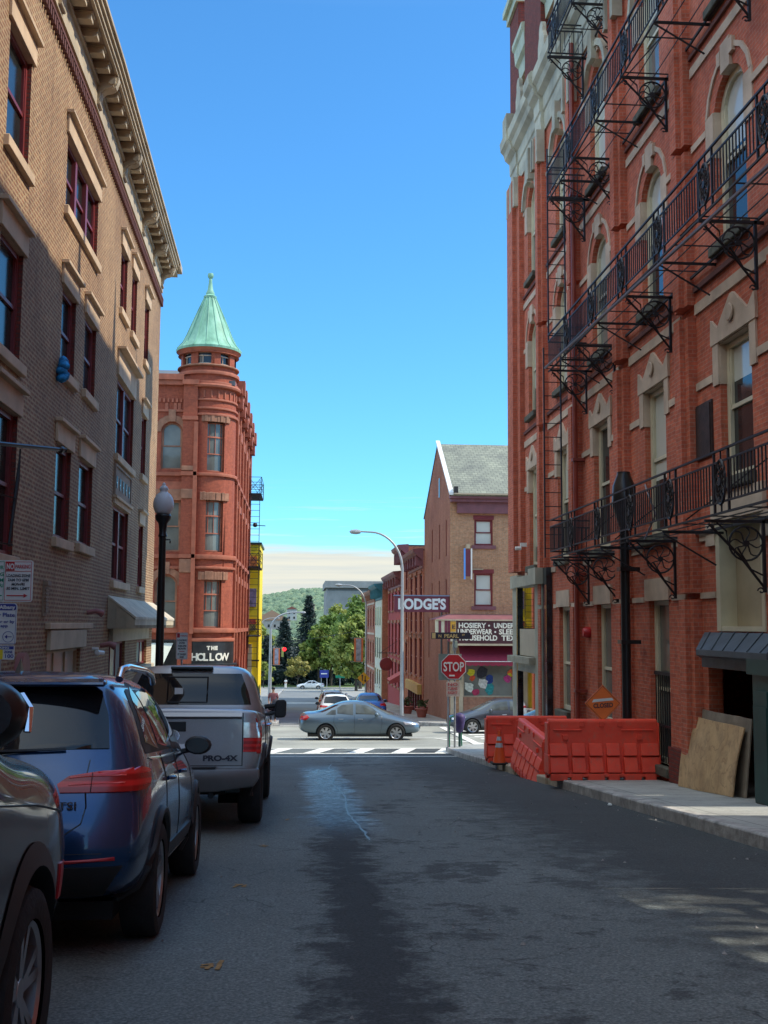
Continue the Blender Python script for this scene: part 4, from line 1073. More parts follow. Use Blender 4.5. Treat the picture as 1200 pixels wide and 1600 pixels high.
b = MB(TL)
vs_ = []
for k in range(13):
    a_ = PI * k / 12; vs_.append((18.25 - .3 * math.cos(a_), .55 + .38 * math.sin(a_)))
poly = [(17.95, .0)] + vs_ + [(18.55, .0)]
pv = [(x, n, y) for n in (0, .12) for x, y in poly]; k_ = len(poly)
b.add(pv, [tuple(range(k_, 2 * k_))] + [(j, (j + 1) % k_, k_ + (j + 1) % k_, k_ + j) for j in range(k_)])
wallbit('arched_wall_box', 'small dull pink arched box on the wall behind the parking signs', 'box', b, pinkm)
# flag pole with furled banner rod
fp = root('flagpole', TL(17.5, 0, 4.1), 'black angled flagpole with a ball tip sticking out from the brown brick wall', 'flagpole')
b = MB(); P0, P1 = Vector((-4.4, 15.5, 3.86)), Vector((-3.75, 17.9, 4.13))
b.tube([tuple(P0), tuple(P1)], .032, 8); d_ = (P1 - P0).normalized()
b.tube([tuple(P1 - d_ * .12), tuple(P1 - d_ * .1), tuple(P1 - d_ * .04), tuple(P1)], [.03, .055, .055, .03], 8); b.tube([tuple(P1), tuple(P1 + d_ * .06), tuple(P1 + d_ * .1)], [.02, .04, .015], 8)
b.build('pole', M['black'], fp)
b = MB(); b.tube([(-4.12, 16.7, 3.95), (-4.14, 16.7, 3.5), (-4.18, 16.5, 2.5)], [.012, .03, .02], 6); b.tube([(-4.4, 15.9, 3.25), (-4.12, 16.6, 3.2)], .012, 5); b.tube([(-4.4, 15.9, 2.55), (-4.14, 16.55, 2.52)], .014, 5)
b.build('banner_rod', M['black'], fp)
# blue bunched cloth on a third-floor sill
cl = mat('bright_blue_cloth', (.01, .22, .50), .7, var=.6, scale=9)
bm_ = MB(TL)
for k in range(9):
    cx_, cz_ = 20.3 + random.uniform(-.12, .12), 6.15 - k * .045
    bm_.lathe([(0, -.1), (.09, -.05), (.11, .0), (.06, .06), (0, .1)], c=(cx_, .08 + random.uniform(-.02, .06), cz_), n=7)
tag(bm_.build('bunched_cloth', cl, smooth=True), 'bright blue bunched cloth hanging at a third floor window of the brown building', 'cloth')
def subs(T, name, par, m, *boxes, bevel=0):
    for q_ in boxes: sub(T, name, par, m, q_, bevel=bevel)
# ================================================================ far side of the cross street
def FY(x0, y0, rot=0):
    """frame for a wall facing the camera: u to the right, n toward the camera"""
    return lambda u, n, v: (x0 + u, y0 - n, v)
def FXm(x0):           # wall facing -X (right side of the lower street); u = distance
    return lambda u, n, v: (x0 - n, u, v)
def FXp(x0):           # wall facing +X
    return lambda u, n, v: (x0 + n, u, v)

# ---- corner shop with the gable
LG = root('corner_shop_building', (12, 62, zg(58)), 'tan brick corner shop with a plum fascia, green slate gable roof and white roof edge', 'building')
x0, x1, ya, yb = 7.86, 24, 58.0, 70.0
TF = FY(0, ya); TS = FXm(x0)
fw_ = [(9.14, 10.12, 5.6, 6.95), (9.13, 10.11, 2.42, 4.13), (12.6, 13.6, 5.6, 6.95), (12.6, 13.6, 2.42, 4.13), (16, 17, 5.6, 6.95), (16, 17, 2.4, 4.1)]
shop = [(8.55, 11.2, -2.25, .35), (11.45, 14.5, -2.25, .35)]
b = MB(TF); wall(b, x0, x1, -4.5, 8.0, fw_ + shop, d=.2)
b.build('wall', M['brickT'], LG)
sidew = [(59.3, 59.75, 5.1, 7.05), (62.2, 62.65, 5.1, 7.05), (65.6, 66.05, 5.1, 7.05), (59.3, 59.75, 1.6, 3.9), (62.2, 62.65, 1.6, 3.9), (65.6, 66.05, 1.6, 3.9), (67.2, 67.6, -.5, 1.9)]
b = MB(TS); wall(b, ya + .0, yb, -5, 8.1, sidew, d=.12)
b.quad((ya, 0, 8.1), (yb, 0, 8.1), (63.2, 0, 11.75)); b.quad((yb, 0, -5), (yb, -16, -5), (yb, -16, 8.1), (yb, 0, 8.1))
b.build('side_wall', M['brickS'], LG)
for o in sidew:
    window(TS, LG, *o, d=.1, fm='maroon', pm='glassD', fw=.05)
sub(TS, 'gable_window', LG, 'glassD', (62.3, 62.65, .0, .02, 8.6, 9.7))
for o in fw_:
    w = window(TF, LG, *o, d=.14, fm='maroon', pm='glassW', fw=.09)
    sub(TF, 'sill', w, 'fascia', (o[0] - .15, o[1] + .15, -.1, .07, o[2] - .18, o[2]))
    sub(TF, 'lintel', w, 'maroon', (o[0] - .06, o[1] + .06, 0, .02, o[3], o[3] + .22))
sub(TF, 'fascia', LG, 'fascia', (x0 + .35, x1, .0, .22, 7.27, 7.85), (x0 - .0, x1, .0, .40, 7.85, 8.02), (x0 - .05, x1, 0, .52, 8.02, 8.2))
rf = MB()
for s_ in (0, .0):
    pass
rf.add([(x0 - .05, ya - .55, 8.2), (x1, ya - .55, 8.2), (x1, 63.2, 11.78), (x0 - .05, 63.2, 11.78), (x0 - .05, ya - .5, 8.08), (x1, ya - .5, 8.08), (x1, 63.2, 11.64), (x0 - .05, 63.2, 11.64)], [(0, 1, 2, 3), (4, 7, 6, 5), (0, 4, 5, 1), (0, 3, 7, 4)])
rf.add([(x0 - .05, 63.2, 11.78), (x1, 63.2, 11.78), (x1, yb + .2, 8.1), (x0 - .05, yb + .2, 8.1)], [(0, 1, 2, 3)])
m, t, bb = nt('green_slate_roof')
p = pos(t); br = N(t, 'ShaderNodeTexBrick', Scale=1.0); br.inputs['Brick Width'].default_value = .3; br.inputs['Row Height'].default_value = .22; br.inputs['Mortar Size'].default_value = .012
br.inputs['Color1'].default_value = (.25, .26, .21, 1); br.inputs['Color2'].default_value = (.19, .20, .165, 1); br.inputs['Mortar'].default_value = (.08, .09, .07, 1)
t.links.new(N(t, 'ShaderNodeUVMap', uv_map='UVMap').outputs[0], br.inputs['Vector'])
big = noise(t, p, .7, 6, .65)
t.links.new(mixc(t, 1, br.outputs['Color'], ramp(t, big, [(.3, (.65, .65, .68)), (.7, (1.3, 1.3, 1.2))]).outputs[0], 'MULTIPLY'), bb.inputs['Base Color']); bb.inputs['Roughness'].default_value = .75
rf.build('roof', m, LG)
b = MB()
b.add([(x0 - .12, ya - .6, 8.18), (x0 + .10, ya - .6, 8.18), (x0 + .10, 63.2, 11.85), (x0 - .12, 63.2, 11.85), (x0 - .12, ya - .6, 8.32), (x0 + .10, ya - .6, 8.32), (x0 + .10, 63.2, 11.98), (x0 - .12, 63.2, 11.98)], [(0, 1, 2, 3), (4, 5, 6, 7), (0, 4, 7, 3), (1, 5, 6, 2), (0, 1, 5, 4)])
b.build('roof_coping', M['white'], LG)
sub(None, 'gutter_box', LG, 'roofdark', (x0 + .14, x0 + .34, ya - .62, ya - .3, 8.22, 8.62))
b = MB(); b.box(x0 + .13, x1, ya - .68, ya - .56, 8.2, 8.27); b.build('gutter', M['cornL'], LG)
# projecting sign hood over the shopfront
b = MB()
hx = 6.95
b.add([(x0, ya, 2.0), (x1, ya, 2.0), (x1, ya - 1.0, 1.72), (hx, ya - 1.0, 1.72), (x0, ya + 2, 2.0), (hx, ya + 2, 1.72)], [(0, 1, 2, 3), (4, 0, 3, 5)])
b.build('sign_hood_roof', M['fascia'], LG)
b = MB(); b.box(8.05, x1, ya - .98, ya - .01, .50, 1.66); b.build('sign_board', mat('dark_plum_board', (.075, .022, .028), .5, var=.15, grime=.2), LG)
b = MB()
for k in range(7):
    xx0, xx1 = hx + .02 + k * .157, hx + .02 + (k + 1) * .157
    b.box(xx0, xx1, ya - .97, ya - .9, .55 + (6 - k) * .06, 1.70)
b.build('sign_end', M['cream'], LG)
b = MB()
for k, c in enumerate((1, 3, 4)): b.box(hx + .03 + c * .157, hx + .17 + c * .157, ya - .995, ya - .975, .75 if c < 4 else .6, 1.66)
b.build('sign_stripe', M['plum'], LG)
sub(None, 'sign_badge', LG, mat('amber_badge', (.65, .33, .04), .5, var=.1), (7.75, 8.02, ya - 1.01, ya - .98, 1.1, 1.62))
text('E', .3, (7.80, ya - 1.02, 1.25), (1, 0, 0), (0, 0, 1), M['inkdark'], LG, fit=.17)
b = MB(); b.box(8.0, x1, ya - 1.02, ya - .98, .40, .50); b.box(7.0, x1, ya - 1.02, ya - .97, 1.66, 1.73); b.build('sign_trim', M['cornL'], LG)
for s_, z, xs_, w_ in (('HOSIERY', 1.30, 8.16, 1.42), ('UNDERWEAR', 1.30, 9.98, 1.95), ('UNDERWEAR', .985, 7.6 + .52, 1.78), ('SLEEPWEAR', .985, 10.25, 2.0), ('HOUSEHOLD', .67, 8.20, 1.95), ('TEXTILES', .67, 10.38, 1.7)):
    text(s_, .36, (xs_, ya - .99, z), (1, 0, 0), (0, 0, 1), M['ivory'], LG, off=.012, fit=w_)
for x, z in ((9.74, 1.42), (10.06, 1.10)):
    b = MB(); b.lathe([(0, 0), (.05, 0), (.05, .02), (0, .02)], c=(x, ya - 1.0, z), n=8, ax=1); b.build('lettering_dot', M['ivory'], LG)
# awning
b = MB(); ax0 = 8.3
b.add([(ax0, ya, .42), (x1, ya, .42), (x1, ya - .9, -.38), (ax0, ya - .9, -.38), (ax0, ya, .40), (x1, ya, .40), (x1, ya - .9, -.40), (ax0, ya - .9, -.40)], [(0, 1, 2, 3), (4, 7, 6, 5), (0, 3, 7, 4)])
u = ax0
while u < 15:
    b.add([(u, ya - .9, -.40), (u + .3, ya - .9, -.40), (u + .3, ya - .9, -.57), (u + .22, ya - .9, -.63), (u + .08, ya - .9, -.63), (u, ya - .9, -.57)], [(0, 1, 2, 3, 4, 5)]); u += .3
aw = b.build('awning', M['plumaw'], LG); sub(None, 'awning_piping', aw, 'white', (ax0, 15, ya - .93, ya - .9, -.42, -.385))
# shop windows with goods behind the glass
for a, c, e, f in shop:
    w = window(TF, LG, a, c, e, f, d=.14, fm='cornL', pm='glassB', fw=.06, rails=())
cols = [((.6, .55, .03), 8.98, -1.0, .20), ((.55, .08, .03), 9.05, -1.3, .16), ((.03, .03, .04), 9.55, -1.0, .3), ((.02, .05, .22), 9.95, -1.35, .22), ((.03, .25, .25), 9.95, -1.85, .27), ((.35, .03, .08), 9.25, -2.0, .2), ((.7, .15, .05), 11.1, -1.0, .2), ((.6, .5, .02), 11.0, -1.15, .12), ((.45, .05, .2), 10.9, -1.3, .2), ((.6, .6, .55), 9.6, -1.55, .26), ((.55, .58, .5), 8.85, -1.75, .26)]
gm = {}
for k, (c, x, z, r) in enumerate(cols):
    b = MB(); n_ = 11
    pl = [(x + r * random.uniform(.7, 1.25) * math.cos(2 * PI * j / n_), z + r * random.uniform(.7, 1.25) * math.sin(2 * PI * j / n_)) for j in range(n_)]
    b.prism(pl, ya + .105 - k * .002, ya + .1265 - k * .002, ax=1)
    tag(b.build('display_garment', mat('garment_%s' % 'abcdefghijk'[k], c, .85, var=.35, scale=9)), '%s garment shown in the corner shop window under the plum awning' % ('yellow and green', 'red orange', 'black', 'navy blue', 'teal', 'crimson', 'orange', 'small yellow', 'magenta', 'white', 'pale grey')[k], 'garment', 'garments in the shop window')
# corner pier and door jamb of the shop
sub(TF, 'corner_post', LG, 'cornL', (x0 + .02, x0 + .28, 0, .07, -3.6, .45), (8.32, 8.54, .0, .05, -3.7, .4))
sub(TF, 'shopfront_base', LG, 'brickS', (8.56, 14.5, .0, .04, -3.9, -2.27))
# blue neon-edged blade sign
bs = root('blade_sign', (8.75, ya - .35, 3.8), 'narrow upright blade sign with blue edge and plum face on the tan brick wall', 'sign')
sub(None, 'sign_face', bs, 'plum', (8.62, 8.86, ya - .5, ya - .42, 3.95, 5.35))
sub(None, 'sign_edge', bs, mat('blue_neon_tube', (.12, .35, .85), .3, var=.05), (8.52, 8.60, ya - .52, ya - .40, 3.8, 5.4))
sub(None, 'sign_edge', bs, 'white', (8.88, 8.95, ya - .52, ya - .40, 3.8, 5.4))
b = MB(); b.box(8.66, 8.84, ya - .5, ya, 5.40, 5.62); b.box(8.86, 9.6, ya - .1, ya - .02, 4.32, 4.36); b.build('sign_bracket', M['cornL'], bs)
# LODGE'S sign
ls = root('projecting_sign', (6.4, ya + .2, 2.2), "plum projecting sign reading LODGE'S in white capitals above the lower street", 'sign')
b = MB(); b.box(4.96, 7.84, ya + .1, ya + .34, 2.10, 2.92); b.build('sign_box', M['plum'], ls)
b = MB(); b.box(4.93, 7.86, ya + .06, ya + .38, 2.92, 2.98); b.build('sign_cap', mat('blue_grey_cap', (.20, .25, .36), .5, var=.1), ls)
text("LODGE'S", .74, (5.14, ya + .09, 2.26), (1, 0, 0), (0, 0, 1), M['signwhite'], ls, off=.030, fit=2.5)
tag(sub(TS, 'downspout', None, 'slate', (58.15, 58.25, .02, .1, -3.4, 1.2), (61.0, 61.1, .02, .1, -.2, 3.0)), 'dark downspout on the side wall of the corner shop', 'drainpipe')

# ---- row on the right of the lower street
def rowhouse(name, label, X, y0, y1, top, bm_, cm_, wins, wm='maroon', cor=.5, depth=14, pm='glassD', shopm=None, shop_z=None):
    R_ = root(name, (X, (y0 + y1) / 2, zg(y0)), label, 'building')
    T = FXm(X)
    ops = [o for o in wins]
    b = MB(T); wall(b, y0, y1, zg(y1) - 1, top, ops, d=.15)
    b.quad((y0, 0, zg(y1) - 1), (y0, -depth, zg(y1) - 1), (y0, -depth, top), (y0, 0, top)); b.quad((y1, 0, zg(y1) - 1), (y1, -depth, zg(y1) - 1), (y1, -depth, top), (y1, 0, top))
    b.build('wall', M[bm_] if isinstance(bm_, str) else bm_, R_)
    MB(T).box(y0, y1, -depth, .0, top, top + .1).build('roof', M['roofdark'], R_)
    c = MB(T); k = cor
    pf = [(0, top - .9 * k / .5), (.1 * k, top - .85 * k / .5), (.14 * k, top - .45 * k / .5), (k * .75, top - .25), (k, top - .1), (k * 1.1, top + .1), (0, top + .16)]
    prof_run(c, pf, y0, y1); c.build('cornice', M[cm_] if isinstance(cm_, str) else cm_, R_)
    for u in [y0 + .3 + i * (y1 - y0 - .6) / 5 for i in range(6)]:
        MB(T).box(u - .1, u + .1, .02, k * .8, top - .75 * k / .5, top - .3).build('cornice_bracket', M[cm_] if isinstance(cm_, str) else cm_, R_)
    for o in wins:
        w = window(T, R_, *o, d=.12, fm=wm, pm=pm, fw=.08)
        sub(T, 'lintel', w, 'stoneH' if bm_ != 'cream' else 'cream', (o[0] - .12, o[1] + .12, 0, .09, o[3], o[3] + .22)); sub(T, 'sill', w, 'stoneH', (o[0] - .1, o[1] + .1, -.1, .09, o[2] - .12, o[2]))
    return R_, T
def grid(y0, y1, n, rows):
    out = []; p = (y1 - y0) / n
    for i in range(n):
        c = y0 + p * (i + .5)
        for a, b_ in rows: out.append((c - p * .24, c + p * .24, a, b_))
    return out
RA, TA = rowhouse('row_building', 'orange brick row building with a brown bracketed cornice beside the corner shop', 7.8, 70.02, 79.0, 6.1, 'brickO', 'fascia', grid(70, 79, 3, [(3.0, 4.7), (.9, 2.6), (-1.9, .6)]), cor=.62)
ysign = sub(TA, 'shop_fascia', RA, mat('ochre_shop_fascia', (.50, .33, .09), .6, var=.15), (70.6, 78.6, .02, .3, -2.9, -2.3))
text('TAVERN', .42, (7.8 - .31, 78.0, -2.78), (0, -1, 0), (0, 0, 1), M['inkdark'], RA, fit=1.6) if False else None
for k in range(6):
    sub(TA, 'shopfront_post', RA, 'maroon', (70.8 + k * 1.5, 71.0 + k * 1.5, .0, .12, -4.9, -2.92))
sub(TA, 'shopfront_glass', RA, 'glassD', (70.8, 78.5, .01, .05, -4.3, -2.95))
RB2, TB = rowhouse('row_building', 'narrow orange brick row building with the tallest brown cornice', 7.75, 79.03, 85.0, 7.0, 'brickO', 'fascia', grid(79, 85, 2, [(3.9, 5.6), (.9, 2.9), (-1.9, .2)]), cor=.7)
RC, TC = rowhouse('row_building', 'deep red painted brick row building with tall windows', 7.8, 85.03, 97.6, 5.4, mat('red_painted_brick', (.36, .05, .045), .8, var=.15, scale=3, bmp=.2, bscale=20), 'fascia', grid(85, 97.6, 4, [(2.6, 4.1), (-.9, 1.6), (-3.4, -1.5)]), cor=.6, wm='maroon')
RD, TD = rowhouse('row_building', 'brick row building with a cream painted front and a teal cornice', 7.3, 97.63, 106.0, 4.9, 'brickO', 'teal', [], cor=.7)
MB(TD).box(97.75, 105.9, .0, .06, -5.8, 3.6).build('painted_front', mat('cream_painted_front', (.62, .60, .47), .7, var=.1, grime=.2), RD)
for o in grid(97.8, 105.8, 3, [(1.3, 3.1), (-1.6, .4), (-4.2, -2.4)]):
    w = MB(TD).box(o[0], o[1], .06, .09, o[2], o[3]).build('window', M['cream'], RD); MB(TD).box(o[0] + .12, o[1] - .12, .09, .1, o[2] + .1, o[3] - .1).build('pane', M['glassB'], w)
RE, TE = rowhouse('row_building', 'orange and white banded brick building farthest down the row on the right', 7.2, 106.03, 121.0, 4.6, 'brickO', 'stoneH', grid(106, 121, 4, [(1.2, 3.0), (-2.2, -.2), (-5, -3.2)]), cor=.5)
for z in (-6, -2.8, .5, 3.4): sub(TE, 'stone_band', RE, 'stoneR', (106.1, 120.9, 0, .05, z, z + .18))
# hanging signs and awning over the lower pavement
b = MB(); b.lathe([(0, -.08), (.48, -.06), (.52, 0), (.48, .06), (0, .08)], c=(6.9, 88, -1.62), n=18, ax=1)
hs = root('hanging_sign', (7.0, 88, -1.6), 'round dark red hanging sign on a bracket over the lower street', 'sign')
b.build('sign_disc', mat('dark_red_disc', (.22, .03, .035), .5), hs)
b = MB(); b.tube([(7.8, 88, -.75), (6.3, 88, -.75)], .03, 5); b.tube([(6.9, 88, -.75), (6.9, 88, -1.1)], .02, 4); b.tube([(7.8, 88, .2), (6.5, 88, -.7)], .02, 4); b.build('sign_bracket', M['iron'], hs)
for (y, z, c, nm) in ((82, -2.45, (.42, .10, .10), 'dusty red awning sloping out over the lower pavement'),):
    b = MB(); b.add([(7.75, y, z + .45), (7.75, y + 3, z + .45), (6.7, y + 3, z - .15), (6.7, y, z - .15), (7.75, y, z - .2), (6.7, y, z - .4)], [(0, 1, 2, 3), (0, 3, 5, 4)])
    tag(b.build('awning', mat('dusty_red_canvas', c, .85, var=.2)), nm, 'awning')

# ================================================================ turreted corner building on the left
HB = root('turret_building', (-7, 66, zg(58)), 'orange red brick corner building with a round turret and green copper cone roof', 'building')
YF = 58.0; XS = -3.5          # front plane and street side plane
TH = FY(0, YF)
archw = [(-7.2, -6.12, 9.35, 11.8, .5)]
rectw = [(-7.2, -6.12, 5.1, 7.7), (-9.6, -8.5, 5.1, 7.7), (-9.6, -8.5, 9.35, 11.8, .5), (-7.35, -6.2, 1.2, 3.9, .55)]
b = MB(TH); wall(b, -16, -5.3, -4.4, 14.2, archw + rectw, d=.25)
b.quad(*[(-16, n, v) for n, v in ((0, -4.4), (-20, -4.4), (-20, 14.2), (0, 14.2))])
TR2 = FXp(XS)
sidew = []
for c in (61.2, 64.6, 68.0, 71.4, 74.8):
    for a_, b_ in ((9.3, 11.8), (5.1, 7.7), (1.2, 3.7)): sidew.append((c - .5, c + .5, a_, b_))
b.T = TR2; wall(b, 59.2, 77.4, -5.2, 14.0, sidew, d=.25); b.quad((77.4, 0, -5.2), (77.4, -12, -5.2), (77.4, -12, 14), (77.4, 0, 14))
b.build('wall', M['brickH'], HB)
MB().box(-16, XS, YF + .4, 77.4, 13.9, 14.15).build('roof', M['slate'], HB)
b = MB(); b.add([(-16, YF + .3, 14.2), (-5.6, YF + .3, 14.2), (-5.6, 64, 15.9), (-16, 64, 15.9)], [(0, 1, 2, 3)]); b.build('mansard', M['slate'], HB)
for o in archw + rectw: window(TH, HB, *o[:4], d=.2, fm='stoneH', pm='glassB', fw=.08, rise=o[4] if len(o) > 4 else 0, muntins=0)
for o in archw + rectw:
    if len(o) > 4:
        h = MB(TH); ring_band(h, o[0] - .04, o[1] + .04, o[3] - o[4], o[3] + .04, .34, 0, .06); h.box((o[0] + o[1]) / 2 - .18, (o[0] + o[1]) / 2 + .18, 0, .12, o[3] + .03, o[3] + .65); h.build('window_head', M['stoneH'], HB)
    else: sub(TH, 'window_head', HB, 'stoneH', (o[0] - .3, o[1] + .3, 0, .1, o[3] + .02, o[3] + .6), bevel=.03)
for o in sidew:
    window(TR2, HB, *o, d=.2, fm='maroon', pm='glassD', fw=.08)
    sub(TR2, 'window_head', HB, 'terra', (o[0] - .2, o[1] + .2, 0, .12, o[3] + .02, o[3] + .4))
# horizontal mouldings on the front and side
def mould(v, n=.12, h=.16, mm='terra', x0=-16, x1=-6.1): sub(TH, 'string_course', HB, mm, (x0, x1, 0, n, v, v + h))
for v, n, h in ((14.0, .3, .3), (13.75, .2, .24), (12.35, .08, .12), (9.0, .14, .18), (8.3, .06, .4), (4.75, .14, .2), (4.2, .10, .15), (.95, .14, .22)): mould(v, n, h)
b = MB(TH); u = -10.0
while u < -6.1: b.box(u, u + .09, 0, .09, 12.85, 13.05); b.box(u + .1, u + .26, 0, .06, 12.45, 12.8) if int(u * 10) % 6 < 3 else None; u += .22
b.each('dentil', M['terra'], HB)
# pilaster at the junction
sub(TH, 'pilaster', HB, 'brickH', (-6.08, -5.36, .0, .28, -4, 14.0)); subs(TH, 'pilaster_cap', HB, 'terra', (-6.14, -5.3, .0, .42, 13.75, 14.0), (-6.12, -5.32, 0, .36, 11.9, 12.1), (-6.12, -5.32, 0, .36, 9.0, 9.2), (-6.12, -5.32, 0, .36, 4.75, 4.95))
sub(TH, 'pilaster_roll', HB, 'terra', (-5.5, -5.3, .28, .36, .9, 11.8))
subs(TH, 'pilaster_block', HB, 'stoneH', (-6.1, -5.34, .28, .34, 4.0, 4.7), (-6.1, -5.34, .28, .34, 9.25, 9.5), (-6.1, -5.34, .28, .34, 7.8, 8.3), bevel=.03)
# round bay of the turret: curved panels leave window gaps
cx_, cy_, R_ = -4.97, 59.35, 1.5
def drum(b, z0, z1, r, gaps=(), a0=-180, a1=60, th=.25, n=60):
    st = (a1 - a0) / n
    for i in range(n):
        am = a0 + (i + .5) * st
        if any(g0 < am < g1 for g0, g1 in gaps): continue
        t0, t1 = math.radians(a0 + i * st), math.radians(a0 + (i + 1) * st)
        b.quad((cx_ + r * math.cos(t0), cy_ + r * math.sin(t0), z0), (cx_ + r * math.cos(t1), cy_ + r * math.sin(t1), z0), (cx_ + r * math.cos(t1), cy_ + r * math.sin(t1), z1), (cx_ + r * math.cos(t0), cy_ + r * math.sin(t0), z1))
    for g in gaps:
        for a in g:
            t_ = math.radians(a0 + round((a - a0) / st) * st); c, s_ = math.cos(t_), math.sin(t_)
            b.quad((cx_ + r * c, cy_ + r * s_, z0), (cx_ + (r - th) * c, cy_ + (r - th) * s_, z0), (cx_ + (r - th) * c, cy_ + (r - th) * s_, z1), (cx_ + r * c, cy_ + r * s_, z1))
b = MB()
gap = [(-86, -46)]
lev = [(1.2, 3.65), (5.1, 7.75), (9.25, 11.85)]
z = .6
for a_, c_ in lev:
    drum(b, z, a_, R_); drum(b, a_, c_, R_, gap); z = c_
drum(b, z, 14.55, R_)
g5 = [(-152, -124), (-108, -78), (-62, -34), (-16, 10)]
drum(b, 14.55, 14.95, R_ * .97, a1=180, n=90); drum(b, 14.95, 15.6, R_ * .97, g5, a1=180, n=90); drum(b, 15.6, 15.95, R_ * .97, a1=180, n=90)
b.build('turret_wall', M['brickH'], HB, smooth=30, weld=True)
def rings(name, mm, zs):
    for z, dr, h in zs:
        b = MB(); b.lathe([(R_ - .05, 0), (R_ + dr, .02), (R_ + dr * 1.15, h * .5), (R_ + dr, h - .02), (R_ - .05, h)], c=(cx_, cy_, z), n=48, cap=False); b.build(name, M[mm], HB, smooth=40)
rings('turret_band', 'terra', [(14.35, .14, .22), (13.85, .10, .16), (13.65, .22, .22), (12.95, .09, .14), (12.5, .1, .14), (12.15, .12, .16), (9.0, .12, .2), (8.0, -.02, .5), (4.7, .16, .26), (4.2, .12, .16), (.95, .2, .26), (.5, .16, .2)])
rings('turret_sill', 'stoneH', [(14.8, .12, .12)])
b = MB()
for k in range(26):
    t_ = math.radians(-176 + k * 7); c, s_ = math.cos(t_), math.sin(t_)
    if k % 2 == 0: b.tube([(cx_ + (R_ + .02) * c, cy_ + (R_ + .02) * s_, 13.12), (cx_ + (R_ + .02) * c, cy_ + (R_ + .02) * s_, 13.5)], .05, 4)
b.each('dentil', M['terra'], HB)
for a_, c_ in lev:          # curved window: glass set back, frame bars, rough stone head
    w = MB(); r = R_ - .2; A = [math.radians(-86 + 40 * i / 6) for i in range(7)]
    for t0 in (A[0], A[-1]):
        w.tube([(cx_ + r * math.cos(t0), cy_ + r * math.sin(t0), a_), (cx_ + r * math.cos(t0), cy_ + r * math.sin(t0), c_)], .05, 4)
    for z in (a_ + .05, c_ - .05, a_ + (c_ - a_) * .7, a_ + (c_ - a_) * .36): w.tube([(cx_ + r * math.cos(t_), cy_ + r * math.sin(t_), z) for t_ in A], .05 if abs(z - a_ - (c_ - a_) * .7) < .01 else .035, 4)
    wo = w.build('window', M['terra'], HB)
    w = MB()
    for t_ in A[1:-1:2] : w.tube([(cx_ + r * math.cos(t_), cy_ + r * math.sin(t_), a_ + (c_ - a_) * .36), (cx_ + r * math.cos(t_), cy_ + r * math.sin(t_), c_)], .018, 4)
    w.build('muntin', M['terra'], wo)
    w = MB(); r -= .02
    for t0, t1 in zip(A, A[1:]): w.quad(*[(cx_ + r * math.cos(t_), cy_ + r * math.sin(t_), z) for t_, z in ((t0, a_), (t1, a_), (t1, c_), (t0, c_))])
    w.build('pane', M['glassB'], wo)
    w = MB(); P = [math.radians(-96 + 60 * i / 10) for i in range(11)]
    for i in range(10):
        j = random.uniform(-.03, .03)
        ri, ro = R_ - .05, R_ + .10 + j
        vs_ = [(cx_ + rr * math.cos(t_), cy_ + rr * math.sin(t_), z) for rr in (ri, ro) for t_ in (P[i], P[i + 1]) for z in (c_, c_ + .42 + random.uniform(-.04, .04))]
        w.add(vs_, [(0, 2, 3, 1), (4, 5, 7, 6), (0, 4, 6, 2), (1, 3, 7, 5), (0, 1, 5, 4), (2, 6, 7, 3)])
    w.build('window_head', M['stoneH'], wo, bevel=.02)
for g0, g1 in g5:
    w = MB(); r = R_ * .97 - .15
    A = [math.radians(g0 + (g1 - g0) * i / 3) for i in range(4)]
    for t0, t1 in zip(A, A[1:]): w.quad(*[(cx_ + r * math.cos(t_), cy_ + r * math.sin(t_), z) for t_, z in ((t0, 14.95), (t1, 14.95), (t1, 15.6), (t0, 15.6))])
    wo = w.build('turret_window', M['glassD'], HB)
    w = MB(); r += .03
    for z in (14.98, 15.57, 15.38): w.tube([(cx_ + r * math.cos(t_), cy_ + r * math.sin(t_), z) for t_ in A], .03, 4)
    t_ = A[1]; w.tube([(cx_ + r * math.cos(t_), cy_ + r * math.sin(t_), 14.95), (cx_ + r * math.cos(t_), cy_ + r * math.sin(t_), 15.4)], .025, 4)
    w.build('frame', M['stoneR'], wo)
# copper cone roof
m, t, bb = nt('verdigris_copper'); p = pos(t)
mp = N(t, 'ShaderNodeMapping'); mp.inputs['Scale'].default_value = (2.5, 2.5, .5); t.links.new(p, mp.inputs[0])
t.links.new(ramp(t, noise(t, mp.outputs[0], 1.2, 6, .6), [(.3, (.13, .30, .20)), (.55, (.22, .46, .32)), (.8, (.33, .58, .44))]).outputs[0], bb.inputs['Base Color']); bb.inputs['Roughness'].default_value = .6
M['copper'] = m
cone = [(1.72, 15.78), (1.74, 15.9), (1.45, 16.25), (1.22, 16.7), (1.0, 17.25), (.7, 17.95), (.42, 18.6), (.30, 18.85)]
b = MB(); b.lathe(cone, c=(cx_, cy_, 0), n=32, cap=True); cr = b.build('turret_roof', m, HB, smooth=40)
b = MB()
for k in range(16):
    t_ = 2 * PI * k / 16
    b.tube([(cx_ + (r + .012) * math.cos(t_), cy_ + (r + .012) * math.sin(t_), z) for r, z in cone[1:]], .022, 4)
b.build('roof_seam', m, cr)
b = MB(); b.lathe([(1.62, 15.55), (1.55, 15.6), (1.66, 15.75), (1.72, 15.79)], c=(cx_, cy_, 0), n=32, cap=True); b.build('roof_soffit', M['terra'], HB, smooth=40)
b = MB(); b.lathe([(.34, 18.82), (.36, 18.92), (.22, 19.02), (.24, 19.1), (.15, 19.3), (.09, 19.75), (.10, 19.82), (.07, 19.9), (.14, 19.98), (.17, 20.08), (.14, 20.2), (.0, 20.25)], c=(cx_, cy_, 0), n=16); b.build('finial', m, HB, smooth=50)
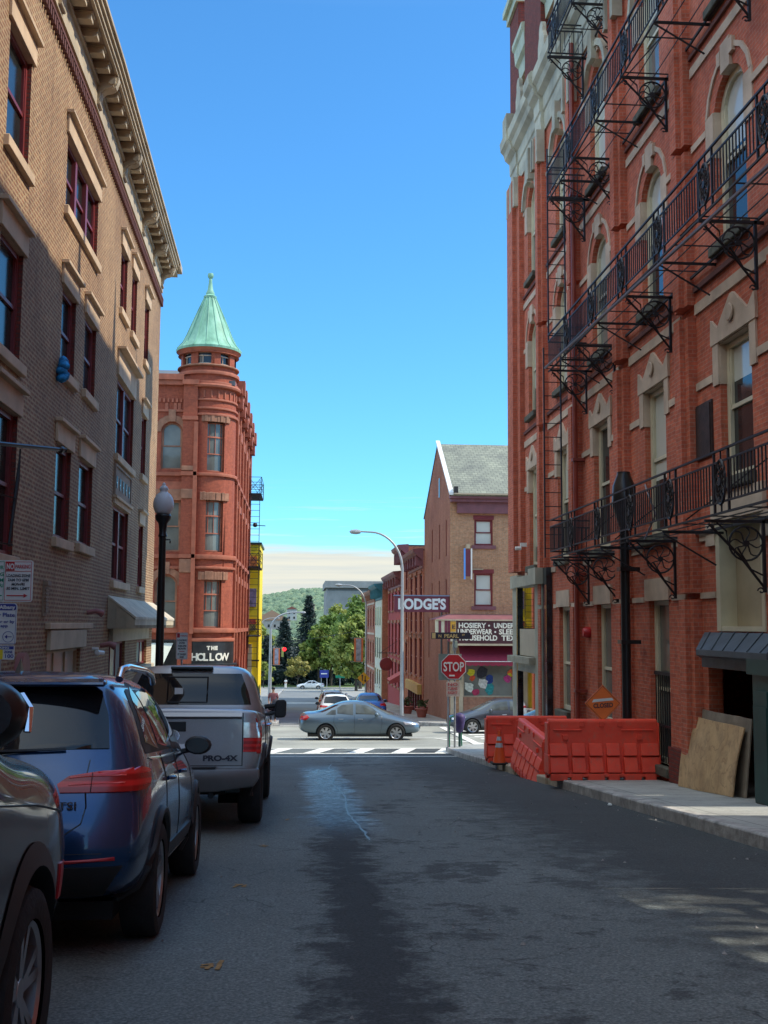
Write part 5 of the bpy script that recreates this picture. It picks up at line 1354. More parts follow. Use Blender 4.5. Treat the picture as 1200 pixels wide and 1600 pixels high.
# stepped pilasters and bracket cornices receding down the side street
for k, c in enumerate((60.4, 62.9, 66.3, 69.7, 73.1, 76.9)):
    sub(TR2, 'side_pilaster', HB, 'brickH', (c - .3, c + .3, 0, .10, -5, 13.4)); subs(TR2, 'side_pilaster_cap', HB, 'terra', (c - .38, c + .38, 0, .36, 13.0, 13.7), (c - .42, c + .42, 0, .46, 13.7, 14.5), (c - .36, c + .36, 0, .17, 8.9, 9.2), (c - .36, c + .36, 0, .17, 4.6, 4.9))
    b = MB(TR2); b.tube([(c - .2, .12, -.5), (c - .2, .12, 12.9)], .07, 6); b.build('colonnette', M['terra'], HB)
for v, n, h in ((13.75, .32, .3), (13.3, .2, .2), (12.3, .1, .14), (9.0, .14, .18), (4.75, .14, .2), (.95, .16, .22)): sub(TR2, 'side_string_course', HB, 'terra', (59.5, 77.4, 0, n, v, v + h))
# shopfront with THE HOLLOW
dm = mat('black_shopfront', (.022, .024, .026), .45, var=.3)
b = MB(); b.lathe([(R_ + .12, -.62), (R_ + .12, .52)], c=(cx_, cy_, 0), n=40, a0=math.radians(-175), a1=math.radians(20)); sfo = b.build('shopfront_fascia', dm, HB, smooth=30)
b = MB(); b.lathe([(R_ - .3, -4), (R_ - .3, -.62)], c=(cx_, cy_, 0), n=40, a0=math.radians(-175), a1=math.radians(20)); b.build('shopfront_glass', M['glassD'], HB, smooth=30)
b = MB(); b.lathe([(R_ + .1, -.72), (R_ + .32, -.70), (R_ + .32, -.62), (R_ + .1, -.6)], c=(cx_, cy_, 0), n=40, a0=math.radians(-175), a1=math.radians(20)); b.build('shopfront_ledge', dm, HB, smooth=30)
sub(TH, 'shopfront_side', HB, dm, (-16, -6.1, 0, .12, -4.2, .6))
def curved_text(s_, size, z, a0, a1, par, r):
    n_ = len(s_)
    for i, ch in enumerate(s_):
        if ch == ' ': continue
        a = math.radians(a0 + (a1 - a0) * i / (n_ - 1)); c, sn = math.cos(a), math.sin(a)
        tx = Vector((-sn, c, 0))
        o = Vector((cx_ + r * c, cy_ + r * sn, z)) - tx * size * .3
        text(ch, size, o, tx, (0, 0, 1), M['ivory'], par, off=.018)
curved_text('HOLLOW', .52, -.44, -100, -45, sfo, R_ + .135)
curved_text('THE', .26, .10, -74, -59, sfo, R_ + .135)
ym = M['signyellow']
b = MB()
for k in range(11):
    t_ = math.radians(-150 + k * 12); c, s_ = math.cos(t_), math.sin(t_); r = R_ + .3
    b.add([(cx_ + r * math.cos(t_ - .05), cy_ + r * math.sin(t_ - .05), -.74), (cx_ + r * math.cos(t_ + .05), cy_ + r * math.sin(t_ + .05), -.74), (cx_ + r * c, cy_ + r * s_, -.98)], [(0, 1, 2)])
b.tube([(cx_ + (R_ + .3) * math.cos(math.radians(-150 + k * 4)), cy_ + (R_ + .3) * math.sin(math.radians(-150 + k * 4)), -.735) for k in range(31)], .012, 4)
tag(b.build('bunting', ym), 'row of small yellow pennants hung under the HOLLOW shop sign', 'bunting')
for a in (-98, -76, -60):
    t_ = math.radians(a); b = MB(); b.tube([(cx_ + 1.35 * math.cos(t_), cy_ + 1.35 * math.sin(t_), -3.9), (cx_ + 1.35 * math.cos(t_), cy_ + 1.35 * math.sin(t_), -1.2)], .05, 6); b.build('door_post', M['galv'], HB)
# folded white-cream awning beside, on the cross street
b = MB(); b.add([(-12, YF - .1, .45), (-6.3, YF - .1, .45), (-6.9, YF - 1.9, -1.3), (-12, YF - 1.9, -1.3)], [(0, 1, 2, 3)]); b.box(-12, -6.3, YF - .12, YF - .02, .2, .5)
tag(b.build('awning', mat('pale_awning', (.55, .58, .50), .8, var=.1)), 'pale sloping awning on the turret building front left of THE HOLLOW', 'awning')
# ---- fire escape on the side street
FE = root('fire_escape', (-3.1, 79, .5), 'black iron fire escape with ladders on the side of the turret building', 'fire escape')
for z in (10.3, 5.3, .65):
    b = MB(); b.box(XS, -2.62, 76.2, 80.4, z - .08, z); b.build('landing', M['ironb'], FE)
    b = MB()
    for y in (76.2, 80.4):
        for zz in (.4, .75, 1.1): b.tube([(XS, y, z + zz), (-2.62, y, z + zz)], .02, 4)
        b.tube([(-2.62, y, z), (-2.62, y, z + 1.1)], .025, 4)
        b.tube([(XS, y, z), (-2.62, y, z + 1.1)], .016, 4); b.tube([(XS, y, z + 1.1), (-2.62, y, z)], .016, 4)
    for zz in (.4, .75, 1.1): b.tube([(-2.62, 76.2, z + zz), (-2.62, 80.4, z + zz)], .02, 4)
    b.build('railing', M['iron'], FE)
b = MB()
for x in (-3.35, -2.72): b.tube([(x, 76.1, -1.5), (x, 76.1, 11.2)], .022, 4)
z = -1.4
while z < 11: b.tube([(-3.35, 76.1, z), (-2.72, 76.1, z)], .017, 4); z += .42
b.build('ladder', M['iron'], FE)
b = MB(); b.tube([(-3.4, 76, 8.1), (-2.3, 76, 8.05)], .03, 5); b.lathe([(0, -.16), (.12, -.12), (.16, 0), (.12, .12), (0, .16)], c=(-3.0, 76, 8.1), n=8)
tag(b.build('street_fixture', M['iron']), 'dark round fixture on an arm sticking out beside the fire escape', 'fixture')
# ---- yellow building
YB_ = root('yellow_building', (-6, 85, zg(82)), 'bright yellow narrow painted building beyond the fire escape', 'building')
b = MB(); b.box(-12, -2.78, 80.6, 87, -7, 7.1); b.build('wall', M['yellow'], YB_)
b = MB(); b.box(-12, -2.68, 80.5, 87, 7.1, 7.25); b.build('roof', M['green'], YB_)
for z, c, h in ((5.9, (.65, .20, .05), .7), (3.3, (.25, .2, .3), 1.3), (1.6, (.55, .08, .05), .35), (1.15, (.35, .3, .1), .4)):
    MB().box(-3.55, -3.0, 80.54, 80.59, z - h / 2, z + h / 2).build('painted_panel', mat('mural_paint', c, .7, var=.4, scale=4), YB_)
for z in (-1.2, -4.8): MB().box(-3.6, -2.72, 80.5, 80.58, z, z + .1).build('wall_band', M['iron'], YB_)
sub(None, 'doorway', YB_, 'cream', (-3.75, -3.25, 80.48, 80.58, -4.9, 0))
# ================================================================ vehicles
def grow(stations, bulgeR=.05, bulgeF=.05, crown=.03, lv=2, arches=(), Rw=.36, halfw=.9, crease=None, lowc=0):
    """lofted closed car body. station = six (x, y, z) points from floor edge up to roof edge"""
    def ring(st):
        P = [Vector(p) for p in st]
        top = P[-1]; bot = P[0]
        r = P[:] 
        r += [Vector((top.x * .5, top.y, top.z + crown * .8)), Vector((0, top.y, top.z + crown)), Vector((-top.x * .5, top.y, top.z + crown * .8))]
        r += [Vector((-p.x, p.y, p.z)) for p in reversed(P)]
        r += [Vector((-bot.x * .5, bot.y, bot.z)), Vector((0, bot.y, bot.z)), Vector((bot.x * .5, bot.y, bot.z))]
        return r
    K_ = len(stations[0]); n = 2 * K_ + 6
    bm = bmesh.new()
    rings = [[bm.verts.new(v) for v in ring(st)] for st in stations]
    for a, b in zip(rings, rings[1:]):
        for i in range(n): bm.faces.new((a[i], a[(i + 1) % n], b[(i + 1) % n], b[i]))
    for rg, st, bul in ((rings[0], stations[0], -bulgeR), (rings[-1], stations[-1], bulgeF)):
        rows = []
        for i in range(K_):
            right, left = rg[i], rg[K_ + 3 + (K_ - 1 - i)]
            if i == 0: mids = [rg[n - 1], rg[n - 2], rg[n - 3]]
            elif i == K_ - 1: mids = [rg[K_], rg[K_ + 1], rg[K_ + 2]]
            else:
                x, y, z = st[i]
                mids = [bm.verts.new((x * c, y + bul * (1 - c * c), z)) for c in (.5, 0, -.5)]
            rows.append([right] + mids + [left])
        for i in range(K_):
            if i in (0, K_ - 1):
                for v, c in zip(rows[i][1:4], (.5, 0, -.5)): v.co.y += bul * (1 - c * c)
        for a, b in zip(rows, rows[1:]):
            for j in range(4): bm.faces.new((a[j], a[j + 1], b[j + 1], b[j]))
    bmesh.ops.recalc_face_normals(bm, faces=bm.faces)
    me = bpy.data.meshes.new('tmp'); bm.to_mesh(me); bm.free()
    ob = bpy.data.objects.new('tmp', me); COL.objects.link(ob)
    md = ob.modifiers.new('s', 'SUBSURF'); md.levels = lv; md.render_levels = lv
    cuts = []
    for (yy, zz, R_) in arches:
        for s_ in (1, -1):
            cb = MB(); cb.lathe([(R_, -.0), (R_, .6)], c=((halfw - .30) if s_ > 0 else -(halfw + .30), yy, zz), n=40, ax=0)
            cme = bpy.data.meshes.new('c'); cme.from_pydata(cb.v, [], cb.f)
            q_ = bmesh.new(); q_.from_mesh(cme); bmesh.ops.recalc_face_normals(q_, faces=q_.faces); q_.to_mesh(cme); q_.free()
            co = bpy.data.objects.new('c', cme); COL.objects.link(co); cuts.append(co)
            bo = ob.modifiers.new('b', 'BOOLEAN'); bo.operation = 'DIFFERENCE'; bo.solver = 'EXACT'; bo.object = co
    dg = bpy.context.evaluated_depsgraph_get(); dg.update()
    ev = ob.evaluated_get(dg)
    out = bmesh.new(); out.from_mesh(ev.to_mesh())
    # uncut copy for projecting parts
    while ob.modifiers and ob.modifiers[-1].type == 'BOOLEAN': ob.modifiers.remove(ob.modifiers[-1])
    dg.update(); ev = ob.evaluated_get(dg); t_ = bmesh.new(); t_.from_mesh(ev.to_mesh()); bvh = BVHTree.FromBMesh(t_); t_.free()
    for o in cuts + [ob]: bpy.data.objects.remove(o)
    for f in out.faces:
        c = f.calc_center_median(); f.material_index = 0
        for (yy, zz, R_) in arches:
            if math.hypot(c.y - yy, c.z - zz) < R_ + .003 and abs(c.x) > halfw - .31: f.material_index = 1
    return out, bvh
def cast(bvh, ax, a, b):
    if ax == 'R': o, d = Vector((3, a, b)), Vector((-1, 0, 0))
    elif ax == 'L': o, d = Vector((-3, a, b)), Vector((1, 0, 0))
    elif ax == 'B': o, d = Vector((a, -9, b)), Vector((0, 1, 0))
    elif ax == 'F': o, d = Vector((a, 9, b)), Vector((0, -1, 0))
    else: o, d = Vector((a, b, 5)), Vector((0, 0, -1))
    h = bvh.ray_cast(o, d)
    return (h[0], h[1]) if h[0] is not None else (None, None)
def patch(bvh, ax, poly, off=.006, rows=8, cols=8, depth=.02):
    lo, hi = min(p[1] for p in poly), max(p[1] for p in poly)
    grid_ = []
    for i in range(rows + 1):
        z = lo + (hi - lo) * (i / rows); z = min(max(z, lo + 1e-4), hi - 1e-4)
        xs = []
        for (x0, z0), (x1, z1) in zip(poly, poly[1:] + poly[:1]):
            if (z0 - z) * (z1 - z) <= 0 and abs(z1 - z0) > 1e-9: xs.append(x0 + (x1 - x0) * (z - z0) / (z1 - z0))
        if not xs: continue
        a, b = min(xs), max(xs); row = []
        for j in range(cols + 1):
            p, nn = cast(bvh, ax, a + (b - a) * j / cols, z)
            row.append((p, nn))
        last = next((r for r in row if r[0] is not None), None)
        if last is None: continue
        for j in range(len(row)):
            if row[j][0] is None: row[j] = last
            else: last = row[j]
        grid_.append(row)
    b = MB(); R_, C_ = len(grid_), cols + 1
    if R_ < 2: return b
    top = [tuple(p + nn * off) for row in grid_ for p, nn in row]; bot = [tuple(p - nn * depth) for row in grid_ for p, nn in row]
    fs = []
    for i in range(R_ - 1):
        for j in range(C_ - 1): fs.append((i * C_ + j, i * C_ + j + 1, (i + 1) * C_ + j + 1, (i + 1) * C_ + j))
    n_ = R_ * C_
    edge = [j for j in range(C_)] + [i * C_ + C_ - 1 for i in range(1, R_)] + [(R_ - 1) * C_ + j for j in range(C_ - 2, -1, -1)] + [i * C_ for i in range(R_ - 2, 0, -1)]
    for i in range(len(edge)):
        a, c = edge[i], edge[(i + 1) % len(edge)]; fs.append((a, c, n_ + c, n_ + a))
    return b.add(top + bot, fs)
def seam(bvh, ax, pts, w=.007, off=.0015, n=10):
    b = MB(); P = []
    for (a0, b0), (a1, b1) in zip(pts, pts[1:]):
        for k in range(n):
            p, nn = cast(bvh, ax, a0 + (a1 - a0) * k / n, b0 + (b1 - b0) * k / n)
            if p is not None: P.append(tuple(p + nn * off))
    p, nn = cast(bvh, ax, *pts[-1])
    if p is not None: P.append(tuple(p + nn * off))
    if len(P) > 1: b.tube(P, w / 2, 4)
    return b
def wheel(par, x, y, R_, w, side, style='silver', spokes=5, tw=None):
    """wheel centred at axle height R_; side +1 = right"""
    t = R_ * .68
    b = MB(); o = x
    prof = [(t, -w * .45), (R_ * .86, -w * .5), (R_ * .96, -w * .44), (R_, -w * .3), (R_, w * .3), (R_ * .96, w * .44), (R_ * .86, w * .5), (t, w * .45)]
    b.lathe(prof, c=(o, y, R_), n=40, ax=0, cap=False)
    k = 0
    while k < 40:      # tread lugs
        a = 2 * PI * k / 40
        b.box(o - w * .42, o + w * .42, 0, 0, 0, 0) if False else None
        k += 1
    ty = b.build('wheel', M['rubber'], par, smooth=40)
    rm = M['alloy'] if style != 'dark' else M['dalloy']
    f = side * w * .36
    b = MB()
    b.lathe([(t, f), (t * .97, f + side * .012), (t * .9, f - side * .0), (t * .88, f - side * .09)], c=(o, y, R_), n=36, ax=0, cap=False)
    b.lathe([(0, f - side * .005), (t * .2, f - side * .008), (t * .24, f - side * .03), (t * .24, f - side * .1)], c=(o, y, R_), n=20, ax=0, cap=False)
    for k in range(spokes):
        for dd in ((-.10, .10) if style != 'twin' else (-.13, .13)):
            a = 2 * PI * k / spokes + .3 + dd
            a2 = 2 * PI * k / spokes + .3 + dd * 1.55
            c0, s0, c1, s1 = math.cos(a), math.sin(a), math.cos(a2), math.sin(a2)
            r0, r1, ww = t * .18, t * .93, t * (.075 if style != 'cover' else .12)
            vs_ = []
            for (c, s_, r, xx) in ((c0, s0, r0, f - side * .01), (c1, s1, r1, f + side * .002)):
                for q_ in (-1, 1):
                    for zz in (0, -.035 * side): vs_.append((o + xx + zz, y + r * c - q_ * ww * s_, R_ + r * s_ + q_ * ww * c))
            b.add(vs_, [(0, 2, 6, 4), (1, 5, 7, 3), (0, 4, 5, 1), (2, 3, 7, 6), (0, 1, 3, 2), (4, 6, 7, 5)])
    b.build('rim', rm, ty, smooth=30)
    b = MB(); b.lathe([(0, f - side * .10), (t * .9, f - side * .10)], c=(o, y, R_), n=24, ax=0, cap=False); b.lathe([(0, f - side * .07), (t * .6, f - side * .07)], c=(o, y, R_), n=24, ax=0, cap=False)
    b.build('brake', M['plastic'], ty)
    return ty
def bodyobj(bm, name, mats, par): 
    me = bpy.data.meshes.new(name); o = finish(bm, me, name, mats, par, smooth=35); return o
RED = None
def lampmat():
    global RED, AMB, CLR
    m, t, b = nt('red_tail_lens'); p = t.nodes.new('ShaderNodeTexCoord').outputs['Object']
    w = N(t, 'ShaderNodeTexWave', Scale=5.0, Distortion=.6); w.bands_direction = 'Z'; t.links.new(p, w.inputs['Vector'])
    t.links.new(ramp(t, w.outputs['Fac'], [(.3, (.22, .002, .004)), (.8, (.62, .012, .014))]).outputs[0], b.inputs['Base Color'])
    b.inputs['Roughness'].default_value = .25; b.inputs['Coat Weight'].default_value = .25; b.inputs['Coat Roughness'].default_value = .02
    b.inputs['Emission Color'].default_value = (.9, .02, .02, 1); b.inputs['Emission Strength'].default_value = .03
    RED = m
    global LSTR
    LSTR = mat('bright_lamp_strip', (.85, .10, .08), .25, var=.1)
    CLR = mat('clear_lamp_lens', (.55, .57, .6), .12, .5, var=.3, scale=14, coat=1); AMB = mat('amber_lens', (.7, .2, .02), .2, var=.1, coat=1)
lampmat()
def place(r, x, y, z, pitch=-.0729, rz=0):
    r.location = (x, y, z); r.rotation_euler = (pitch, 0, rz)

M['mirrorD'] = mat('dark_mirror_glass', (.02, .022, .028), .22, var=.3)
def mirror_arm(par, side, x, y, z, s=1.0, m=None):
    b = MB(); sx = side
    b.lathe([(0, -.07 * s), (.06 * s, -.065 * s), (.09 * s, -.03 * s), (.095 * s, .02 * s), (.07 * s, .06 * s), (0, .075 * s)], c=(0, 0, 0), n=14, ax=1)
    b.v = [(x + sx * (.02 + .13 * s) + v[0] * 1.35, y + v[1], z + v[2] * .95) for v in b.v]
    mo = b.build('mirror', m or M['plastic'], par, smooth=50)
    b = MB(); b.tube([(x, y + .02, z - .05), (x + sx * .12 * s, y + .01, z - .03)], .022, 6); b.build('mirror_arm', M['plastic'], mo)
    b = MB(); b.add([(x + sx * (.02 + .13 * s) + .105 * s * math.cos(a) * 1.0, y - .072 * s, z + .07 * s * math.sin(a)) for a in [i * PI / 8 for i in range(16)]], [tuple(range(16))]); b.build('mirror_glass', M['mirrorD'], mo)

# ---------------- blue compact SUV seen from behind
def make_suv(name, label, pm, sc=1.0, detail=True, group=None, cat='car'):
    r = root(name, (0, 0, 0), label, cat, group)
    W = .90
    st = [
     [(.60, .16, .36), (.76, .03, .44), (.83, .0, .62), (.80, .07, .90), (.72, .16, 1.10), (.58, .50, 1.54)],
     [(.66, .22, .32), (.83, .14, .40), (.88, .12, .62), (.855, .20, .92), (.78, .28, 1.12), (.62, .58, 1.575)],
     [(.72, .55, .28), (.86, .5, .36), (.905, .5, .62), (.885, .5, .94), (.83, .5, 1.10), (.635, .72, 1.60)],
     [(.74, 1.0, .26), (.86, 1.0, .34), (.905, 1.0, .62), (.89, 1.0, .95), (.845, 1.0, 1.07), (.65, 1.1, 1.61)],
     [(.74, 1.7, .25), (.86, 1.7, .33), (.90, 1.7, .60), (.885, 1.7, .95), (.845, 1.7, 1.05), (.655, 1.7, 1.615)],
     [(.74, 2.3, .25), (.86, 2.3, .33), (.90, 2.3, .60), (.88, 2.3, .94), (.84, 2.3, 1.03), (.64, 2.25, 1.60)],
     [(.74, 2.9, .25), (.86, 2.9, .33), (.90, 2.9, .60), (.88, 2.9, .93), (.83, 2.9, 1.01), (.60, 2.65, 1.53)],
     [(.74, 3.3, .26), (.86, 3.3, .34), (.90, 3.3, .60), (.87, 3.3, .91), (.80, 3.32, .99), (.66, 3.24, 1.20)],
     [(.72, 3.7, .28), (.85, 3.7, .36), (.895, 3.7, .60), (.85, 3.7, .86), (.76, 3.7, .94), (.50, 3.68, 1.00)],
     [(.68, 4.15, .30), (.80, 4.15, .38), (.84, 4.15, .58), (.80, 4.15, .80), (.68, 4.15, .86), (.42, 4.15, .90)],
     [(.58, 4.33, .32), (.68, 4.38, .42), (.70, 4.40, .55), (.66, 4.38, .70), (.56, 4.34, .78), (.36, 4.30, .82)]]
    st = [[(x * sc, y * sc, z * sc) for x, y, z in s_] for s_ in st]
    RW = .345 * sc
    wy = (.88 * sc, 3.48 * sc)
    bm, bvh = grow(st, bulgeR=.07, bulgeF=.10, arches=[(w_, RW, RW + .055) for w_ in wy], halfw=W * sc, lv=2 if detail else 1)
    bodyobj(bm, 'body', [pm, M['plastic']], r)
    def S_(pl): return [(a * sc, b_ * sc) for a, b_ in pl]
    for side, ax in ((1, 'R'), (-1, 'L')):
        # side glass in one black-framed band, three panes
        patch(bvh, ax, S_([(.55, 1.14), (.78, 1.49), (1.2, 1.565), (2.2, 1.56), (2.62, 1.48), (3.12, 1.075), (2.9, 1.055), (1.6, 1.085), (.62, 1.10)]), .004, 8, 30).build('window_surround', M['plastic'], r, smooth=60)
        for pl in ([(.66, 1.16), (.86, 1.46), (1.12, 1.53), (1.12, 1.13)], [(1.18, 1.13), (1.18, 1.535), (1.95, 1.545), (1.95, 1.105)], [(2.02, 1.105), (2.02, 1.535), (2.25, 1.52), (2.58, 1.45), (2.98, 1.10)]):
            patch(bvh, ax, S_(pl), .008, 8, 12).build('side_window', M['carglass'], r, smooth=60)
        patch(bvh, ax, S_([(.6, 1.075), (.6, 1.095), (2.0, 1.08), (3.05, 1.045), (3.05, 1.03), (2.0, 1.06)]), .006, 3, 24, .01).build('chrome_strip', M['chrome'], r)
        if detail:
            patch(bvh, ax, S_([(1.3, .40), (1.3, .50), (3.0, .50), (3.0, .40)]), .012, 3, 14).build('door_moulding', M['chrome'] if False else M['plastic'], r, smooth=60)
            for pts in ([(1.18, 1.1), (1.2, .9), (1.16, .7), (1.33, .5), (1.36, .36)], [(1.99, 1.1), (2.0, .34)], [(3.0, 1.04), (3.02, .8), (2.98, .34)], [(1.3, .37), (3.0, .36)]):
                seam(bvh, ax, S_(pts)).build('door_seam', M['black'], r)
            for yy in (1.28, 2.12):
                p, nn = cast(bvh, ax, (yy + .08) * sc, .93 * sc)
                b = MB(); b.tube([(p.x + side * .005, yy * sc, .935 * sc), (p.x + side * .035, yy * sc + .03, .935 * sc), (p.x + side * .035, yy * sc + .15, .93 * sc), (p.x + side * .005, yy * sc + .18, .925 * sc)], .014, 6); b.build('door_handle', pm, r, smooth=50)
        # arch flares
        for w_ in wy:
            b = MB(); P = []
            for k in range(15):
                a = math.radians(-12 + 204 * k / 14); yy, zz = w_ + (RW + .075) * math.cos(a), RW + (RW + .075) * math.sin(a)
                p, nn = cast(bvh, ax, yy, max(zz, .3 * sc))
                if p is not None: P.append((p.x + side * .004, yy, zz))
            b.tube(P, .027, 6); b.build('wheel_arch', M['plastic'] if detail else pm, r, smooth=50)
        # roof rail
        b = MB(); P = [(side * (.615) * sc, yy * sc, z * sc) for yy, z in ((.74, 1.575), (.82, 1.635), (1.1, 1.665), (1.9, 1.67), (2.3, 1.65), (2.42, 1.59))]; b.tube(P, .026, 8)
        b.build('roof_rail', M['chrome'] if detail else M['alloy'], r, smooth=50)
        mirror_arm(r, side, side * .81 * sc, 2.86 * sc, 1.10 * sc, .86, M['plastic'])
        # tail lamps wrap round the corner
        patch(bvh, ax, S_([(.09, .925), (.13, 1.053), (.38, 1.055), (.55, 1.03), (.47, .95), (.3, .925)]), .012, 6, 8).build('tail_light', RED, r, smooth=60)
        if detail:
            for zz in (.96, 1.0): patch(bvh, 'B', [(side * .46, zz), (side * .47, zz + .012), (side * .76, zz + .016), (side * .76, zz + .002)], .016, 2, 8).build('lamp_strip', LSTR, r)
            seam(bvh, 'B', [(side * .585, .925), (side * .585, 1.028)], .006, .013).build('lamp_gap', M['black'], r)
        s_ = side
        patch(bvh, 'B', [(s_ * .42 * sc, .925 * sc), (s_ * .40 * sc, .97 * sc), (s_ * .47 * sc, 1.02 * sc), (s_ * .62 * sc, 1.035 * sc), (s_ * .79 * sc, 1.055 * sc), (s_ * .80 * sc, .925 * sc)], .012, 6, 10).build('tail_light', RED, r, smooth=60)
        patch(bvh, 'B', [(s_ * .40 * sc, .545 * sc), (s_ * .40 * sc, .575 * sc), (s_ * .74 * sc, .58 * sc), (s_ * .74 * sc, .55 * sc)], .008, 2, 6).build('reflector', M['signred'], r)
        patch(bvh, 'F', [(s_ * .42 * sc, .68 * sc), (s_ * .40 * sc, .78 * sc), (s_ * .66 * sc, .80 * sc), (s_ * .70 * sc, .72 * sc)], .008, 4, 6).build('headlight', CLR, r, smooth=60)
        for w_ in wy: wheel(r, side * (.80) * sc, w_, RW, .225 * sc, side, 'silver', 5)
    # rear glass, spoiler, wiper, plate, lower black bumper
    patch(bvh, 'B', S_([(-.66, 1.135), (-.62, 1.35), (-.55, 1.50), (0, 1.54), (.55, 1.50), (.62, 1.35), (.66, 1.135), (0, 1.12)]), .006, 10, 20).build('rear_window', M['carglass'], r, smooth=60)
    patch(bvh, 'B', S_([(-.66, .36), (-.78, .53), (.78, .53), (.66, .36)]), .01, 4, 16).build('bumper_skirt', M['plastic'], r, smooth=60)
    patch(bvh, 'F', S_([(-.40, .60), (-.42, .74), (.42, .74), (.40, .60)]), .008, 4, 10).build('grille', M['plastic'], r, smooth=60)
    patch(bvh, 'F', S_([(-.62, 1.06), (-.56, 1.30), (-.50, 1.50), (.50, 1.50), (.56, 1.30), (.62, 1.06)]), .006, 10, 16).build('windscreen', M['carglass'], r, smooth=60)
    if detail:
        for pts in ([(-.56, 1.10), (-.55, .98), (-.57, .85), (-.55, .76), (-.46, .70), (.46, .70), (.55, .76), (.57, .85), (.55, .98), (.56, 1.10)],):
            seam(bvh, 'B', pts, .009).build('hatch_seam', M['black'], r)
        seam(bvh, 'B', [(-.82, .60), (.82, .60)], .006).build('bumper_seam', M['black'], r)
        b = MB(); b.add([(-.58, .50, 1.575), (.58, .50, 1.575), (.60, .31, 1.545), (-.60, .31, 1.545), (-.58, .52, 1.53), (.58, .52, 1.53), (.60, .32, 1.52), (-.60, .32, 1.52)], [(0, 1, 2, 3), (4, 7, 6, 5), (3, 2, 6, 7), (0, 3, 7, 4), (1, 5, 6, 2), (0, 4, 5, 1)]); b.build('spoiler', pm, r, bevel=.012, smooth=40)
        p, nn = cast(bvh, 'B', 0, 1.14)
        b = MB(); b.lathe([(0, -.03), (.035, -.02), (.03, .02)], c=(0, p.y - .01, 1.14), n=10, ax=1); P = []
        for k in range(7):
            x = .42 * k / 6; pp, _ = cast(bvh, 'B', x, 1.15 + .015 * k / 6); P.append((x, pp.y - .02, 1.15 + .015 * k / 6))
        b.tube(P, .009, 5); b.build('rear_wiper', M['black'], r)
        p, nn = cast(bvh, 'B', 0, .76)
        b = MB(); b.box(-.155, .155, p.y - .012, p.y - .004, .70, .80); lp = b.build('licence_plate', M['signwhite'], r)
        text('HVR 7642', .085, (-.135, p.y - .016, .718), (1, 0, 0), (0, 0, 1), M['signblue'], lp, off=.001, ext=.002, fit=.27)
        p, nn = cast(bvh, 'B', 0, .90)
        b = MB(); b.lathe([(.07, -.012), (.075, 0), (.062, 0), (.062, -.012)], c=(0, p.y, .92), n=24, ax=1); b.build('badge', M['chrome'], r)
        p, nn = cast(bvh, 'B', .46, .81)
        text('TSI', .055, (.42, p.y - .010, .84), (1, .06, 0), (0, .1, 1), M['chrome'], r, off=.001, ext=.003, fit=.10)
        text('4MOTION', .045, (.36, p.y - .006, .775), (1, .08, 0), (0, .1, 1), M['chrome'], r, off=.0008, ext=.003, fit=.20)
        b = MB(); b.add([(-.02, .66, 1.60), (.02, .66, 1.60), (.0, .84, 1.61), (0, .74, 1.71)], [(0, 1, 3), (1, 2, 3), (2, 0, 3), (0, 2, 1)]); b.build('antenna', M['black'], r)
    # dark underside
    MB().box(-.70 * sc, .70 * sc, .3 * sc, 4.1 * sc, .20 * sc, .30 * sc).build('underbody', M['black'], r)
    b = MB(); b.tube([(-.35, .08, .30), (-.35, .6, .30)], .03, 8); b.build('exhaust', M['galv'], r)
    return r
P_blue = paint('deep_blue_metallic', (.008, .055, .16), metal=.5, rough=.24, coat=1.4)
P_silver = paint('warm_silver_metallic', (.36, .36, .37), metal=.6, rough=.34)
P_dark = paint('dark_graphite_paint', (.008, .008, .010), metal=.0, rough=.45, coat=1.6)
P_bgrey = paint('blue_grey_metallic', (.12, .17, .21), metal=.5, rough=.3)
P_grey2 = paint('slate_grey_metallic', (.07, .085, .105), metal=.5, rough=.3)
P_white = paint('white_car_paint', (.75, .75, .72), metal=0, rough=.3)
P_blue2 = paint('bright_blue_paint', (.03, .12, .38), metal=.3, rough=.3)
suv = make_suv('parked_suv', 'dark blue compact SUV parked at the left kerb behind the silver pickup', P_blue, cat='SUV')
place(suv, -1.74, 6.42, zg(6.42))

